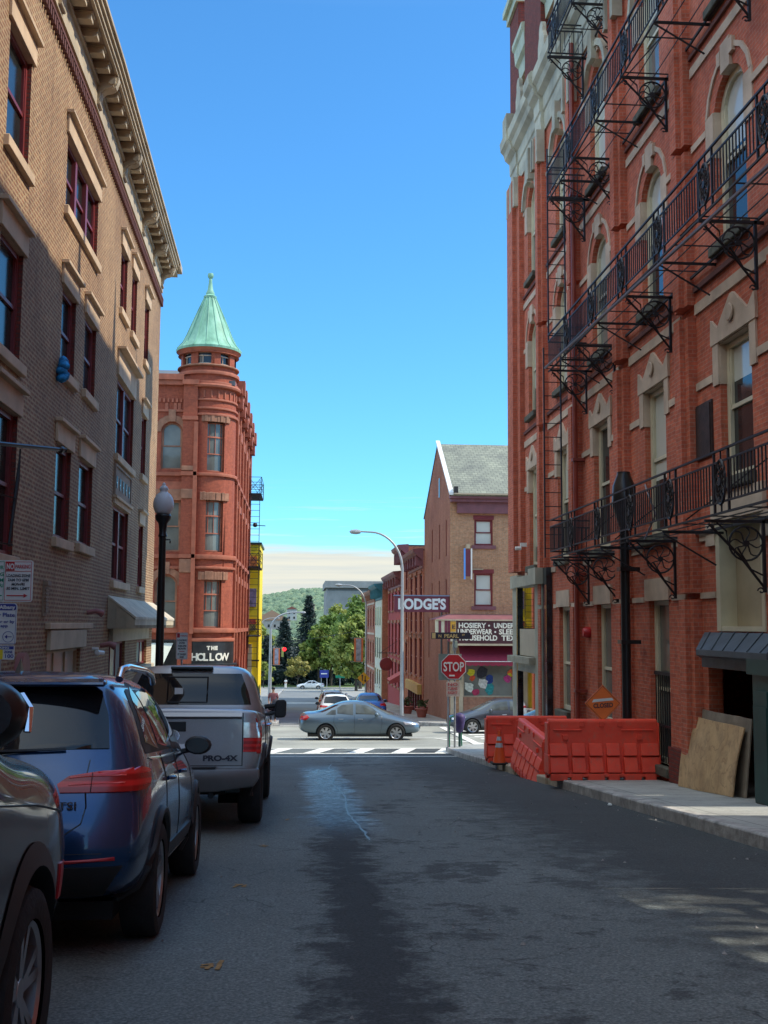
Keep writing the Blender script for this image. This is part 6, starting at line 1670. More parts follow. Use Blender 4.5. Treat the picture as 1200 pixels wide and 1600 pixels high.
# ---------------- silver pickup truck
def make_pickup():
    r = root('pickup_truck', (0, 0, 0), 'silver crew cab pickup truck with PRO-4X on its tailgate, parked at the left kerb', 'pickup truck')
    W = 1.01
    def low(y, zt, w=W, zb=.52, sh=0):
        return [(w - .16, y, zb), (w - .04, y, zb + .1), (w, y, .95), (w - .01, y, zt - .14), (w - .05, y, zt - .03), (w - .12, y, zt)]
    st = [low(.14, 1.36, 1.0, .62), low(.20, 1.38, 1.005, .60), low(.5, 1.38), low(1.3, 1.37), low(2.2, 1.36), low(2.4, 1.34), low(3.4, 1.33), low(4.3, 1.32), low(4.6, 1.31), low(5.2, 1.30), low(5.75, 1.26, .97), low(6.0, 1.2, .90, .6), low(6.08, 1.1, .84, .62)]
    RW = .41; wy = (1.30, 5.13)
    bm, bvh = grow(st, bulgeR=.0, bulgeF=.06, crown=.02, arches=[(w_, RW + .02, RW + .08) for w_ in wy], halfw=W, lv=2)
    # open the load bed
    me = bpy.data.meshes.new('t'); bm.to_mesh(me); bm.free()
    o = bpy.data.objects.new('t', me); COL.objects.link(o); me.materials.append(P_silver); me.materials.append(M['plastic'])
    cm_ = bpy.data.meshes.new('c'); cb = MB(); cb.box(-.80, .80, .26, 1.98, .80, 2.0); cm_.from_pydata(cb.v, [], cb.f)
    q_ = bmesh.new(); q_.from_mesh(cm_); bmesh.ops.recalc_face_normals(q_, faces=q_.faces); q_.to_mesh(cm_); q_.free()
    co = bpy.data.objects.new('c', cm_); COL.objects.link(co)
    bo = o.modifiers.new('b', 'BOOLEAN'); bo.operation = 'DIFFERENCE'; bo.object = co; bo.solver = 'EXACT'
    dg = bpy.context.evaluated_depsgraph_get(); dg.update()
    bm = bmesh.new(); bm.from_mesh(o.evaluated_get(dg).to_mesh())
    bpy.data.objects.remove(o); bpy.data.objects.remove(co)
    bodyobj(bm, 'body', [P_silver, M['plastic']], r)
    cab = [[(.70, 2.04, 1.2), (.93, 2.04, 1.25), (.94, 2.04, 1.34), (.92, 2.05, 1.42), (.90, 2.09, 1.50), (.78, 2.20, 1.90)],
           [(.72, 2.3, 1.2), (.95, 2.3, 1.25), (.955, 2.3, 1.34), (.94, 2.3, 1.42), (.90, 2.32, 1.50), (.80, 2.42, 1.95)],
           [(.72, 3.0, 1.2), (.95, 3.0, 1.25), (.955, 3.0, 1.34), (.94, 3.0, 1.41), (.90, 3.0, 1.49), (.815, 3.0, 1.97)],
           [(.72, 3.7, 1.2), (.95, 3.7, 1.25), (.95, 3.7, 1.33), (.93, 3.7, 1.39), (.89, 3.7, 1.46), (.79, 3.6, 1.94)],
           [(.70, 4.2, 1.2), (.93, 4.2, 1.24), (.93, 4.2, 1.31), (.90, 4.2, 1.36), (.86, 4.15, 1.42), (.72, 3.9, 1.84)],
           [(.66, 4.6, 1.18), (.88, 4.6, 1.22), (.87, 4.6, 1.27), (.84, 4.6, 1.30), (.78, 4.6, 1.33), (.62, 4.5, 1.38)]]
    bm2, bvh2 = grow(cab, bulgeR=.03, bulgeF=.05, crown=.03, lv=2)
    bodyobj(bm2, 'cab', [P_silver], r)
    rw = patch(bvh2, 'B', [(-.80, 1.44), (-.76, 1.60), (-.66, 1.85), (.66, 1.85), (.76, 1.60), (.80, 1.44)], .006, 10, 20).build('rear_window', M['carglass'], r, smooth=60)
    # sliding centre pane outlined
    for pts in ([(-.30, 1.47), (-.30, 1.80)], [(.22, 1.47), (.22, 1.80)], [(-.30, 1.47), (.22, 1.47)], [(-.30, 1.80), (.22, 1.80)]):
        seam(bvh2, 'B', pts, .02, .01).build('window_divider', M['black'], rw)
    pp, _ = cast(bvh2, 'B', -.1, 1.6)
    MB().box(-.21, -.10, pp.y - .012, pp.y - .007, 1.52, 1.66).build('window_sticker', M['signwhite'], rw)
    # third brake lamp and roof lip
    b = MB(); b.box(-.28, .28, 2.16, 2.3, 1.905, 1.945); b.build('brake_light_housing', M['black'], r, bevel=.01)
    for side, ax in ((1, 'R'), (-1, 'L')):
        for pl in ([(2.42, 1.47), (2.58, 1.83), (3.02, 1.85), (3.02, 1.46)], [(3.12, 1.46), (3.12, 1.85), (3.55, 1.84), (3.9, 1.72), (4.25, 1.42)]):
            patch(bvh2, ax, pl, .006, 8, 12).build('side_window', M['carglass'], r, smooth=60)
        for pts in ([(2.28, 1.33), (2.3, .7), (2.36, .62)], [(3.07, 1.33), (3.07, .62)], [(4.3, 1.3), (4.3, .62)], [(2.0, 1.35), (2.02, .7)]):
            seam(bvh, ax, pts, .008).build('door_seam', M['black'], r)
        for yy in (2.42, 3.2):
            p, _ = cast(bvh, ax, yy + .1, 1.17); b = MB(); b.tube([(p.x, yy, 1.17), (p.x + side * .04, yy + .03, 1.17), (p.x + side * .04, yy + .2, 1.17), (p.x, yy + .23, 1.17)], .016, 6); b.build('door_handle', M['chrome'], r, smooth=50)
        # tail lamp: tall, clear over red, wrapping the corner
        s_ = side
        patch(bvh, 'B', [(s_ * .80, .90), (s_ * .80, 1.06), (s_ * .985, 1.06), (s_ * .985, .90)], .012, 4, 6).build('tail_light', RED, r, smooth=60)
        patch(bvh, 'B', [(s_ * .80, 1.06), (s_ * .80, 1.28), (s_ * .98, 1.29), (s_ * .985, 1.06)], .012, 4, 6).build('tail_light', CLR, r, smooth=60)
        patch(bvh, ax, [(.16, .88), (.16, 1.28), (.34, 1.26), (.30, .88)], .010, 4, 5).build('tail_light', RED, r, smooth=60)
        for w_ in wy:
            b = MB(); P = []
            for k in range(15):
                a = math.radians(-8 + 196 * k / 14); yy, zz = w_ + (RW + .10) * math.cos(a), RW + .02 + (RW + .10) * math.sin(a)
                p, nn = cast(bvh, ax, yy, max(zz, .56))
                if p is not None: P.append((p.x + side * .006, yy, zz))
            b.tube(P, .034, 6); b.build('wheel_arch', M['plastic'], r, smooth=50)
            wheel(r, side * (W - .16), w_, RW, .29, side, 'dark', 6)
        # tow mirror: arm and tall black shell
        b = MB(); b.tube([(side * .93, 3.98, 1.42), (side * 1.10, 3.95, 1.44)], .035, 6); b.tube([(side * .93, 3.98, 1.30), (side * 1.10, 3.95, 1.33)], .025, 6)
        mo = b.build('mirror', M['plastic'], r)
        b = MB(); b.prism([(side * 1.08, 1.28), (side * 1.09, 1.49), (side * 1.12, 1.52), (side * 1.22, 1.525), (side * 1.255, 1.49), (side * 1.25, 1.29), (side * 1.22, 1.26), (side * 1.11, 1.255)], 3.86, 4.0, ax=1); b.build('mirror_shell', M['plastic'], mo, bevel=.02)
        b = MB(); b.add([(side * 1.11, 3.855, 1.34), (side * 1.23, 3.855, 1.34), (side * 1.23, 3.855, 1.49), (side * 1.11, 3.855, 1.49)], [(0, 1, 2, 3)]); b.build('mirror_glass', M['plastic'], mo)
        b = MB(); b.lathe([(0, -.05), (.07, -.04), (.09, 0), (.07, .05), (0, .06)], c=(side * 1.02, 4.2, 1.36), n=12, ax=1); b.build('mirror_cap', M['chrome'], mo, smooth=50)
    # tailgate: seams, recessed step, handle, lettering
    for pts in ([(-.79, 1.34), (-.79, .74)], [(.79, 1.34), (.79, .74)], [(-.79, .745), (.79, .745)]): seam(bvh, 'B', pts, .012).build('tailgate_seam', M['black'], r)
    p, _ = cast(bvh, 'B', 0, 1.25); yb = p.y
    b = MB(); b.add([(-.78, yb - .012, 1.345), (.78, yb - .012, 1.345), (.78, yb - .035, 1.30), (-.78, yb - .035, 1.30), (-.78, yb, 1.27), (.78, yb, 1.27), (.78, yb + .1, 1.385), (-.78, yb + .1, 1.385)], [(0, 1, 2, 3), (3, 2, 5, 4), (0, 7, 6, 1)]); b.build('tailgate_lip', P_silver, r, smooth=30)
    b = MB(); b.box(-.20, .14, yb - .012, yb - .001, 1.13, 1.24); b.build('tailgate_handle', M['black'], r, bevel=.008)
    b = MB(); b.add([(-.55, yb - .002, .99), (.45, yb - .002, .99), (.36, yb - .02, .93), (-.46, yb - .02, .93), (-.46, yb - .001, .91), (.36, yb - .001, .91)], [(0, 1, 2, 3), (3, 2, 5, 4), (0, 3, 4), (1, 5, 2)]); b.build('tailgate_crease', P_silver, r)
    text('PRO-4X', .085, (.34, yb - .008, .80), (1, 0, 0), (0, 0, 1), M['inkdark'], r, off=.004, ext=.004, fit=.40)
    b = MB(); b.lathe([(.07, -.012), (.075, 0), (.06, 0), (.06, -.012)], c=(0, yb, 1.08), n=20, ax=1); b.build('badge', M['chrome'], r)
    # rear bumper
    bp = MB(); bp.prism([(-.93, .52), (-.99, .60), (-.99, .72), (.99, .72), (.99, .60), (.93, .52), (.5, .46), (-.5, .46)], -.06, .16, ax=1); bo_ = bp.build('rear_bumper', mat('painted_bumper', (.16, .165, .17), .35, .5, var=.1), r, bevel=.025, smooth=30)
    MB().box(-.5, .5, -.07, .1, .722, .735).build('bumper_step', M['plastic'], bo_)
    lp = MB().box(-.16, .16, -.07, -.062, .60, .70).build('licence_plate', M['signwhite'], bo_)
    b = MB(); b.tube([(-.6, .3, .45), (.6, .3, .45)], .04, 6); b.box(-.06, .06, -.05, .4, .38, .45); b.tube([(.45, .0, .42), (.45, 1, .42)], .035, 8); b.box(-.75, .75, .5, 5.6, .42, .60)
    b.tube([(-.85, 1.30, .42), (.85, 1.30, .42)], .07, 8); b.lathe([(0, -.14), (.14, 0), (0, .14)], c=(0, 1.3, .42), n=8)
    b.build('chassis', M['black'], r)
    for x in (-.62, .62): MB().box(x - .20, x + .20, 1.75, 1.78, .2, .6).build('mud_flap', M['rubber'], r)
    return r
pk = make_pickup(); place(pk, -1.41, 13.0, zg(13.0))

# ---------------- sedan
def make_sedan(name, label, pm, lv=2, group=None, rim='cover', glass=None):
    r = root(name, (0, 0, 0), label, 'car', group); W = .895
    st = [
     [(.60, .14, .34), (.74, .03, .42), (.80, .0, .60), (.78, .04, .84), (.70, .10, .96), (.54, .22, 1.02)],
     [(.68, .30, .28), (.82, .26, .36), (.86, .25, .60), (.85, .28, .86), (.76, .34, .98), (.60, .40, 1.035)],
     [(.72, .75, .25), (.86, .75, .33), (.89, .75, .60), (.875, .75, .88), (.80, .78, .98), (.60, .82, 1.06)],
     [(.72, 1.1, .23), (.86, 1.1, .31), (.895, 1.1, .60), (.88, 1.1, .88), (.82, 1.12, .97), (.56, 1.38, 1.36)],
     [(.72, 1.6, .22), (.86, 1.6, .30), (.895, 1.6, .58), (.88, 1.6, .87), (.83, 1.6, .96), (.585, 1.75, 1.455)],
     [(.72, 2.2, .22), (.86, 2.2, .30), (.895, 2.2, .57), (.88, 2.2, .86), (.83, 2.2, .95), (.595, 2.2, 1.47)],
     [(.72, 2.8, .22), (.86, 2.8, .30), (.89, 2.8, .56), (.875, 2.8, .85), (.82, 2.8, .94), (.58, 2.62, 1.43)],
     [(.72, 3.3, .23), (.85, 3.3, .31), (.885, 3.3, .56), (.86, 3.3, .83), (.80, 3.3, .92), (.58, 3.12, 1.16)],
     [(.70, 3.65, .24), (.84, 3.65, .32), (.88, 3.65, .56), (.84, 3.65, .78), (.74, 3.65, .87), (.50, 3.62, .94)],
     [(.66, 4.15, .26), (.80, 4.15, .34), (.83, 4.15, .54), (.79, 4.15, .70), (.68, 4.15, .78), (.42, 4.15, .83)],
     [(.56, 4.48, .28), (.66, 4.54, .38), (.68, 4.56, .50), (.64, 4.54, .62), (.54, 4.50, .68), (.34, 4.46, .71)]]
    RW = .325; wy = (.98, 3.66)
    bm, bvh = grow(st, bulgeR=.07, bulgeF=.12, arches=[(w_, RW, RW + .05) for w_ in wy], halfw=W, lv=lv)
    bodyobj(bm, 'body', [pm, M['plastic']], r)
    g_ = glass or M['carglass']
    for side, ax in ((1, 'R'), (-1, 'L')):
        for pl in ([(.98, 1.00), (1.22, 1.17), (1.36, 1.18), (1.36, 1.0)], [(1.42, 1.0), (1.42, 1.24), (1.62, 1.36), (2.02, 1.395), (2.02, .99)], [(2.12, .99), (2.12, 1.395), (2.45, 1.37), (2.75, 1.25), (3.08, .975)]):
            patch(bvh, ax, pl, .006, 8, 10).build('side_window', g_, r, smooth=60)
        for pts in ([(1.30, .98), (1.28, .7), (1.42, .45), (1.42, .32)], [(2.07, .98), (2.08, .31)], [(3.1, .95), (3.12, .7), (3.06, .31)]): seam(bvh, ax, pts, .01).build('door_seam', M['black'], r)
        for yy in (1.46, 2.2):
            p, _ = cast(bvh, ax, yy + .1, .84)
            MB().tube([(p.x, yy, .845), (p.x + side * .035, yy + .03, .845), (p.x + side * .035, yy + .15, .84), (p.x, yy + .18, .84)], .014, 5).build('door_handle', M['alloy'], r)
        s_ = side
        patch(bvh, ax, [(.06, .80), (.08, .96), (.28, .97), (.36, .90), (.22, .80)], .01, 5, 6).build('tail_light', RED, r, smooth=60)
        patch(bvh, 'B', [(s_ * .50, .80), (s_ * .48, .92), (s_ * .74, .95), (s_ * .78, .82)], .01, 5, 6).build('tail_light', RED, r, smooth=60)
        patch(bvh, ax, [(4.02, .62), (3.92, .74), (4.2, .735), (4.42, .66), (4.42, .60)], .01, 5, 6).build('headlight', CLR, r, smooth=60)
        patch(bvh, 'F', [(s_ * .42, .58), (s_ * .40, .66), (s_ * .64, .70), (s_ * .68, .60)], .01, 4, 6).build('headlight', CLR, r, smooth=60)
        mirror_arm(r, side, side * .84, 2.9, 1.02, .95, pm)
        for w_ in wy: wheel(r, side * (W - .11), w_, RW, .21, side, rim, 6)
    patch(bvh, 'B', [(-.62, 1.08), (-.52, 1.34), (.52, 1.34), (.62, 1.08)], .006, 8, 12).build('rear_window', M['carglass'], r, smooth=60)
    patch(bvh, 'F', [(-.66, .98), (-.60, 1.16), (-.50, 1.38), (.50, 1.38), (.60, 1.16), (.66, .98)], .006, 8, 14).build('windscreen', g_, r, smooth=60)
    patch(bvh, 'F', [(-.36, .42), (-.38, .62), (.38, .62), (.36, .42)], .008, 4, 8).build('grille', M['plastic'], r, smooth=60)
    p, _ = cast(bvh, 'B', 0, .72); MB().box(-.15, .15, p.y - .012, p.y - .004, .64, .74).build('licence_plate', M['signwhite'], r)
    MB().box(-.68, .68, .3, 4.3, .17, .26).build('underbody', M['black'], r)
    return r
seeg = glassy('side_glass_with_light_cabin', (.10, .115, .11), rough=.03, wav=0, var=.7)
sd1 = make_sedan('sedan', 'blue-grey four-door sedan crossing the sunny junction, driving right', P_bgrey, glass=seeg)
sd1.location = (.12, 43.95, zg(43.95)); sd1.rotation_euler = (0, 0, math.radians(-90))
sd2 = make_sedan('sedan', 'dark slate sedan half hidden behind the orange barriers, driving left past the corner shop', P_grey2, glass=seeg)
sd2.location = (11.15, 48.9, zg(48.9)); sd2.rotation_euler = (0, 0, math.radians(90))
sw1 = make_suv('car', 'white hatchback seen from behind just past the junction, partly behind the blue-grey sedan', P_white, sc=.93, detail=False)
place(sw1, 1.95, 56.6, zg(57), -.05)
sw2 = make_suv('car', 'pale car farther down the lower street, ahead of the white hatchback', mat('pale_car_paint', (.45, .45, .42), .3, .2, var=.05, coat=1), sc=.93, detail=False)
place(sw2, 2.1, 68, zg(68), -.044)
sw3 = make_sedan('sedan', 'bright blue car parked at the right kerb of the lower street', P_blue2, lv=1)
place(sw3, 4.0, 61, zg(61), -.044)
sw4 = make_sedan('sedan', 'small white sedan crossing the far avenue, driving left', P_white, lv=1)
sw4.location = (4.55, 193.5, zg(193.5)); sw4.rotation_euler = (0, 0, math.radians(90))

# ---------------- dark SUV nearest the camera, only its front right quarter in view
def make_big():
    r = root('parked_suv', (0, 0, 0), 'dark glossy SUV cut off at the left edge, showing mirror, fender and front wheel', 'SUV'); W = .99
    st = [
     [(.66, .16, .40), (.84, .03, .50), (.92, .0, .72), (.90, .07, 1.02), (.82, .16, 1.20), (.66, .50, 1.72)],
     [(.80, .55, .32), (.94, .5, .42), (.99, .5, .72), (.97, .5, 1.06), (.92, .5, 1.22), (.70, .75, 1.78)],
     [(.82, 1.6, .30), (.95, 1.6, .40), (.99, 1.6, .70), (.975, 1.6, 1.08), (.93, 1.6, 1.20), (.72, 1.6, 1.82)],
     [(.82, 2.5, .30), (.95, 2.5, .40), (.99, 2.5, .70), (.975, 2.5, 1.08), (.93, 2.5, 1.20), (.71, 2.5, 1.80)],
     [(.82, 3.1, .30), (.95, 3.1, .40), (.99, 3.1, .70), (.97, 3.1, 1.06), (.92, 3.1, 1.17), (.68, 2.85, 1.70)],
     [(.82, 3.5, .32), (.95, 3.5, .42), (.99, 3.5, .70), (.965, 3.5, 1.04), (.90, 3.5, 1.13), (.74, 3.42, 1.32)],
     [(.80, 3.9, .34), (.94, 3.9, .44), (.99, 3.9, .70), (.955, 3.9, .98), (.88, 3.9, 1.08), (.60, 3.9, 1.14)],
     [(.80, 4.45, .36), (.94, 4.45, .46), (.99, 4.45, .70), (.955, 4.45, .95), (.87, 4.45, 1.05), (.56, 4.4, 1.11)],
     [(.72, 4.92, .38), (.86, 4.96, .48), (.92, 4.98, .68), (.88, 4.96, .88), (.79, 4.92, .99), (.50, 4.86, 1.05)]]
    st = [[(x, y, z * 1.12 if z > .8 else z) for x, y, z in q_] for q_ in st]
    RW = .375; wy = (.98, 3.90)
    bm, bvh = grow(st, bulgeR=.07, bulgeF=.10, arches=[(w_, RW, RW + .07) for w_ in wy], halfw=W, lv=3)
    bodyobj(bm, 'body', [P_dark, M['plastic']], r)
    for side, ax in ((1, 'R'), (-1, 'L')):
        for pl in ([(.75, 1.26), (.95, 1.62), (1.5, 1.68), (1.5, 1.24)], [(1.58, 1.24), (1.58, 1.68), (2.3, 1.67), (2.3, 1.22)], [(2.38, 1.22), (2.38, 1.66), (2.75, 1.55), (3.2, 1.20)]):
            patch(bvh, ax, pl, .006, 8, 12).build('side_window', M['carglass'], r, smooth=60)
        for pts in ([(3.28, 1.12), (3.30, .9), (3.30, .40)], [(2.34, 1.2), (2.34, .4)], [(3.33, 1.08), (4.0, 1.03), (4.55, .96)]): seam(bvh, ax, pts, .009).build('door_seam', M['black'], r)
        for w_ in wy:
            b = MB()
            ro, ri = RW + .155, RW + .068
            pi_, po = [], []
            for k in range(25):
                a = math.radians(-18 + 216 * k / 24)
                for rr, L in ((ri, pi_), (ro, po)):
                    yy, zz = w_ + rr * math.cos(a), RW + rr * math.sin(a)
                    p, nn = cast(bvh, ax, yy, max(zz, .40))
                    L.append((p.x + side * (.022 if rr == ri else .006) if p is not None else side * W, yy, zz))
            n_ = len(pi_); vs_ = pi_ + po + [(x - side * .05, y, z) for x, y, z in pi_]
            b.add(vs_, [(i, i + 1, n_ + i + 1, n_ + i) for i in range(n_ - 1)] + [(2 * n_ + i, 2 * n_ + i + 1, i + 1, i) for i in range(n_ - 1)])
            b.build('wheel_arch', M['plastic'], r, smooth=50)
            wheel(r, side * (W - .125), w_, RW, .265, side, 'twin' if w_ > 2 else 'silver', 5)
        patch(bvh, ax, [(4.42, .62), (4.42, .76), (4.50, .76), (4.50, .62)], .008, 3, 3).build('side_marker', M['signred'], r)
        # door mirror
        b = MB(); c = (side * 1.00, 2.99, 1.375)
        prof = [(0, -.10), (.085, -.095), (.115, -.06), (.12, .0), (.10, .06), (.05, .10), (0, .11)]
        b.lathe(prof, c=(0, 0, 0), n=20, ax=1)
        b.v = [(c[0] + v[0] * 1.12, c[1] + v[1], c[2] + v[2] * .92) for v in b.v]
        mo = b.build('mirror', M['black'], r, smooth=60)
        b = MB(); b.tube([(side * .88, 3.02, 1.30), (side * .95, 3.0, 1.31)], .04, 8); b.build('mirror_arm', M['plastic'], mo)
        b = MB(); b.tube([(c[0] + side * .10, c[1] + .05, c[2] + .06), (c[0] + side * .135, c[1] + .02, c[2] + .02), (c[0] + side * .135, c[1] + .0, c[2] - .05)], .012, 6); b.build('mirror_indicator', M['chrome'], mo)
        b = MB(); b.add([(c[0] + .10 * 1.12 * math.cos(a), c[1] - .099, c[2] + .09 * .9 * math.sin(a)) for a in [i * PI / 8 for i in range(16)]], [tuple(range(16))]); b.build('mirror_glass', M['mirrorD'], mo)
    patch(bvh, 'F', [(-.70, 1.22), (-.62, 1.45), (-.55, 1.66), (.55, 1.66), (.62, 1.45), (.70, 1.22)], .006, 10, 16).build('windscreen', M['carglass'], r, smooth=60)
    MB().box(-.76, .76, .3, 4.5, .24, .36).build('underbody', M['black'], r)
    return r
bg_ = make_big(); place(bg_, -1.94, .40, zg(.40))
# ================================================================ street furniture and small things
def slab(par, name, m, x0, x1, z0, z1, y, t=.004, r=.03):
    """sign plate with rounded corners facing the camera"""
    P = []
    for cx2, cz2, a0 in ((x1 - r, z1 - r, 0), (x0 + r, z1 - r, 90), (x0 + r, z0 + r, 180), (x1 - r, z0 + r, 270)):
        for k in range(5): a = math.radians(a0 + 22.5 * k); P.append((cx2 + r * math.cos(a), cz2 + r * math.sin(a)))
    b = MB(); b.prism(P, y, y + t, ax=1); return b.build(name, m if not isinstance(m, str) else M[m], par)
def T_(s, size, x, z, y, m, par, fit=None, off=.001, align='LEFT', name='lettering'):
    return text(s, size, (x, y, z), (1, 0, 0), (0, 0, 1), m if not isinstance(m, str) else M[m], par, off=off, ext=.0012, fit=fit, align=align, name=name)
def post(par, x, y, z0, z1, w=.045):
    b = MB(); b.box(x - w / 2, x + w / 2, y, y + .03, z0, z1); o = b.build('post', M['galv'], par)
    h = MB(); z = z0 + .05
    while z < z1: h.lathe([(.0, 0), (.009, 0), (.009, .002), (0, .002)], c=(x, y - .002, z), n=6, ax=1); z += .05
    h.build('post_holes', M['black'], o)['kind'] = 'stuff'
    return o
# --- parking signs on the near left
Y0 = 12.7
SG = root('parking_sign', (-3.33, Y0 + .03, zg(Y0) + .15), 'parking regulation signs with a red NO PARKING panel, on a post at the left edge', 'sign')
post(SG, -3.37, Y0 + .01, zg(Y0) + .1, 2.1)
p1 = slab(SG, 'sign_plate', 'signwhite', -3.66, -3.03, 1.67, 2.13, Y0)
y = Y0 - .003
def frame(par, m, x0, x1, z0, z1, t=.005):
    b = MB()
    for q_ in ((x0, x1, z0, z0 + t), (x0, x1, z1 - t, z1), (x0, x0 + t, z0 + t, z1 - t), (x1 - t, x1, z0 + t, z1 - t)): b.box(q_[0], q_[1], y, y + .002, q_[2], q_[3])
    b.build('sign_border', M[m], par)
frame(p1, 'signred', -3.335, -3.048, 1.685, 2.115); frame(p1, 'signgreen', -3.645, -3.345, 1.685, 2.115)
MB().box(-3.33, -3.235, y, y + .002, 2.015, 2.11).build('red_panel', M['signred'], p1)
MB().box(-3.33, -3.053, y, y + .002, 2.005, 2.011).build('rule', M['signred'], p1)
y -= .002
T_('NO', .085, -3.322, 2.032, y, 'signwhite', p1, fit=.08, off=.003); T_('PARKING', .06, -3.228, 2.04, y, 'signred', p1, fit=.165)
for s_, z, w_ in (('LOADING ZONE', 1.945, .26), ('7AM TO 6PM', 1.897, .225), ('MON-FRI', 1.850, .14), ('30 MIN. LIMIT', 1.803, .25)): T_(s_, .043, -3.19 - w_ / 2, z, y, 'inkdark', p1, fit=w_)
b = MB(); b.box(-3.31, -3.12, y, y + .002, 1.732, 1.744); b.prism([(-3.125, 1.716), (-3.125, 1.760), (-3.08, 1.738)], y, y + .002, ax=1); b.build('arrow', M['signred'], p1)
for s_, z, w_ in (('2 HOUR', 2.03, .2), ('PARKING', 1.955, .25), ('8AM-6PM', 1.89, .24), ('MON-FRI', 1.83, .24)): T_(s_, .055, -3.352 - w_, z, y, 'signgreen', p1, fit=w_)
MB().box(-3.60, -3.36, y, y + .002, 1.732, 1.744).build('arrow', M['signgreen'], p1)
y = Y0 - .003
p2 = slab(SG, 'sign_plate', 'signwhite', -3.64, -3.19, 1.20, 1.655, Y0)
slab(p2, 'blue_header', 'signblue', -3.632, -3.198, 1.575, 1.647, Y0 - .003, .002)
frame(p2, 'signblue', -3.632, -3.198, 1.208, 1.60, .004)
T_('ParkAlbany', .055, -3.49, 1.592, y - .002, 'signwhite', p2, fit=.28, off=.002)
for s_, z, w_, sz in (('Meter by Plate', 1.505, .40, .062), ('Pay at meter or by', 1.437, .40, .045), ('mobile app', 1.392, .24, .045), ('Zone', 1.30, .10, .04), ('100', 1.25, .1, .045)):
    x = -3.215 - w_ - (.07 if 'app' in s_ else (.165 if w_ < .2 else 0)); T_(s_, sz, x, z, y - .002, 'signblue', p2, fit=w_)
b = MB(); b.tube([(-3.275 + .058 * math.cos(a), y, 1.285 + .058 * math.sin(a)) for a in [i * PI / 12 for i in range(24)]], .003, 4, closed=True)
b.box(-3.30, -3.237, y - .001, y + .001, 1.281, 1.289); b.prism([(-3.312, 1.285), (-3.285, 1.308), (-3.285, 1.262)], y - .001, y + .001, ax=1); b.build('arrow', M['signblue'], p2)
p3 = slab(SG, 'zone_plate', 'signwhite', -3.64, -3.20, 1.035, 1.19, Y0, r=.012)
MB().box(-3.63, -3.21, y, y + .002, 1.148, 1.182).build('blue_strip', M['signblue'], p3)
T_('CLEAN YOUR PARKING', .03, -3.60, 1.156, y - .002, 'signwhite', p3, fit=.34) if False else T_('PARKING', .028, -3.44, 1.155, y - .002, 'signwhite', p3, fit=.18)
MB().box(-3.63, -3.325, y, y + .002, 1.04, 1.145).build('yellow_field', M['signyellow'], p3)
T_('ZONE', .035, -3.31, 1.108, y - .002, 'signblue', p3, fit=.09); T_('100', .055, -3.31, 1.055, y - .002, 'signblue', p3, fit=.09)
SG.location += Vector((.09, 0, -.04))
# --- second small sign by the lamp post
Y1 = 30.0
s2 = root('parking_sign', (-3.12, Y1, zg(Y1) + .15), 'small white parking sign with a red corner on a thin post beyond the street lamp', 'sign')
post(s2, -3.13, Y1 + .02, zg(Y1) + .1, 1.15)
p = slab(s2, 'sign_plate', 'signwhite', -3.28, -2.98, .49, 1.19, Y1, r=.03); y = Y1 - .003
frame(p, 'signred', -3.27, -2.99, .50, 1.18, .006)
MB().box(-3.26, -3.19, y, y + .002, 1.06, 1.17).build('red_panel', M['signred'], p)
y -= .002
for s_, z, w_ in (('PARKING', 1.09, .17),): T_(s_, .06, -3.17, z, y, 'signred', p, fit=w_)
for s_, z, w_ in (('LOADING', .97, .24), ('ZONE', .90, .15), ('7AM-6PM', .82, .22), ('MON-FRI', .75, .2), ('ST SWEEP', .60, .22), ('8AM', .53, .1)): T_(s_, .065, -3.13 - w_ / 2, z, y, 'inkdark', p, fit=w_, off=.002)
MB().box(-3.2, -3.06, y, y + .002, .69, .705).build('arrow', M['signred'], p)

s2.location += Vector((.09, 0, -.02))
# --- acorn street lamp
LX, LY = -2.93, 24.3
lamp = root('street_lamp', (LX, LY, zg(LY) + .15), 'black street lamp post with a frosted acorn globe beyond the parked pickup', 'street lamp')
zb_ = zg(LY) + .15
b = MB(); b.lathe([(.22, 0), (.22, .12), (.17, .2), (.15, .8), (.12, .95), (.10, 1.0), (.094, 1.2), (.072, 5.05), (.085, 5.1), (.085, 5.16), (.07, 5.2)], c=(LX, LY, zb_), n=16); b.build('post', M['black'], lamp, smooth=35)
b = MB(); zt = 3.55
b.lathe([(.075, -.3), (.10, -.28), (.075, -.2), (.085, -.1), (.10, .0), (.16, .08), (.175, .16), (.15, .2), (.0, .2)], c=(LX, LY, zt), n=18); b.build('fitter', M['black'], lamp, smooth=35)
b = MB(); b.lathe([(.12, .0), (.18, .05), (.218, .16), (.222, .24), (.20, .34), (.15, .43), (.09, .48), (.075, .51), (.10, .55), (.075, .60), (.04, .63), (.035, .65), (.04, .67), (.0, .70)], c=(LX, LY, zt + .19), n=24); b.build('globe', M['globe'], lamp, smooth=60)
b = MB(); b.tube([(LX + .07, LY, 3.2), (LX + .16, LY, 3.2), (LX + .16, LY, 3.12)], .018, 5); b.build('banner_eye', M['black'], lamp)

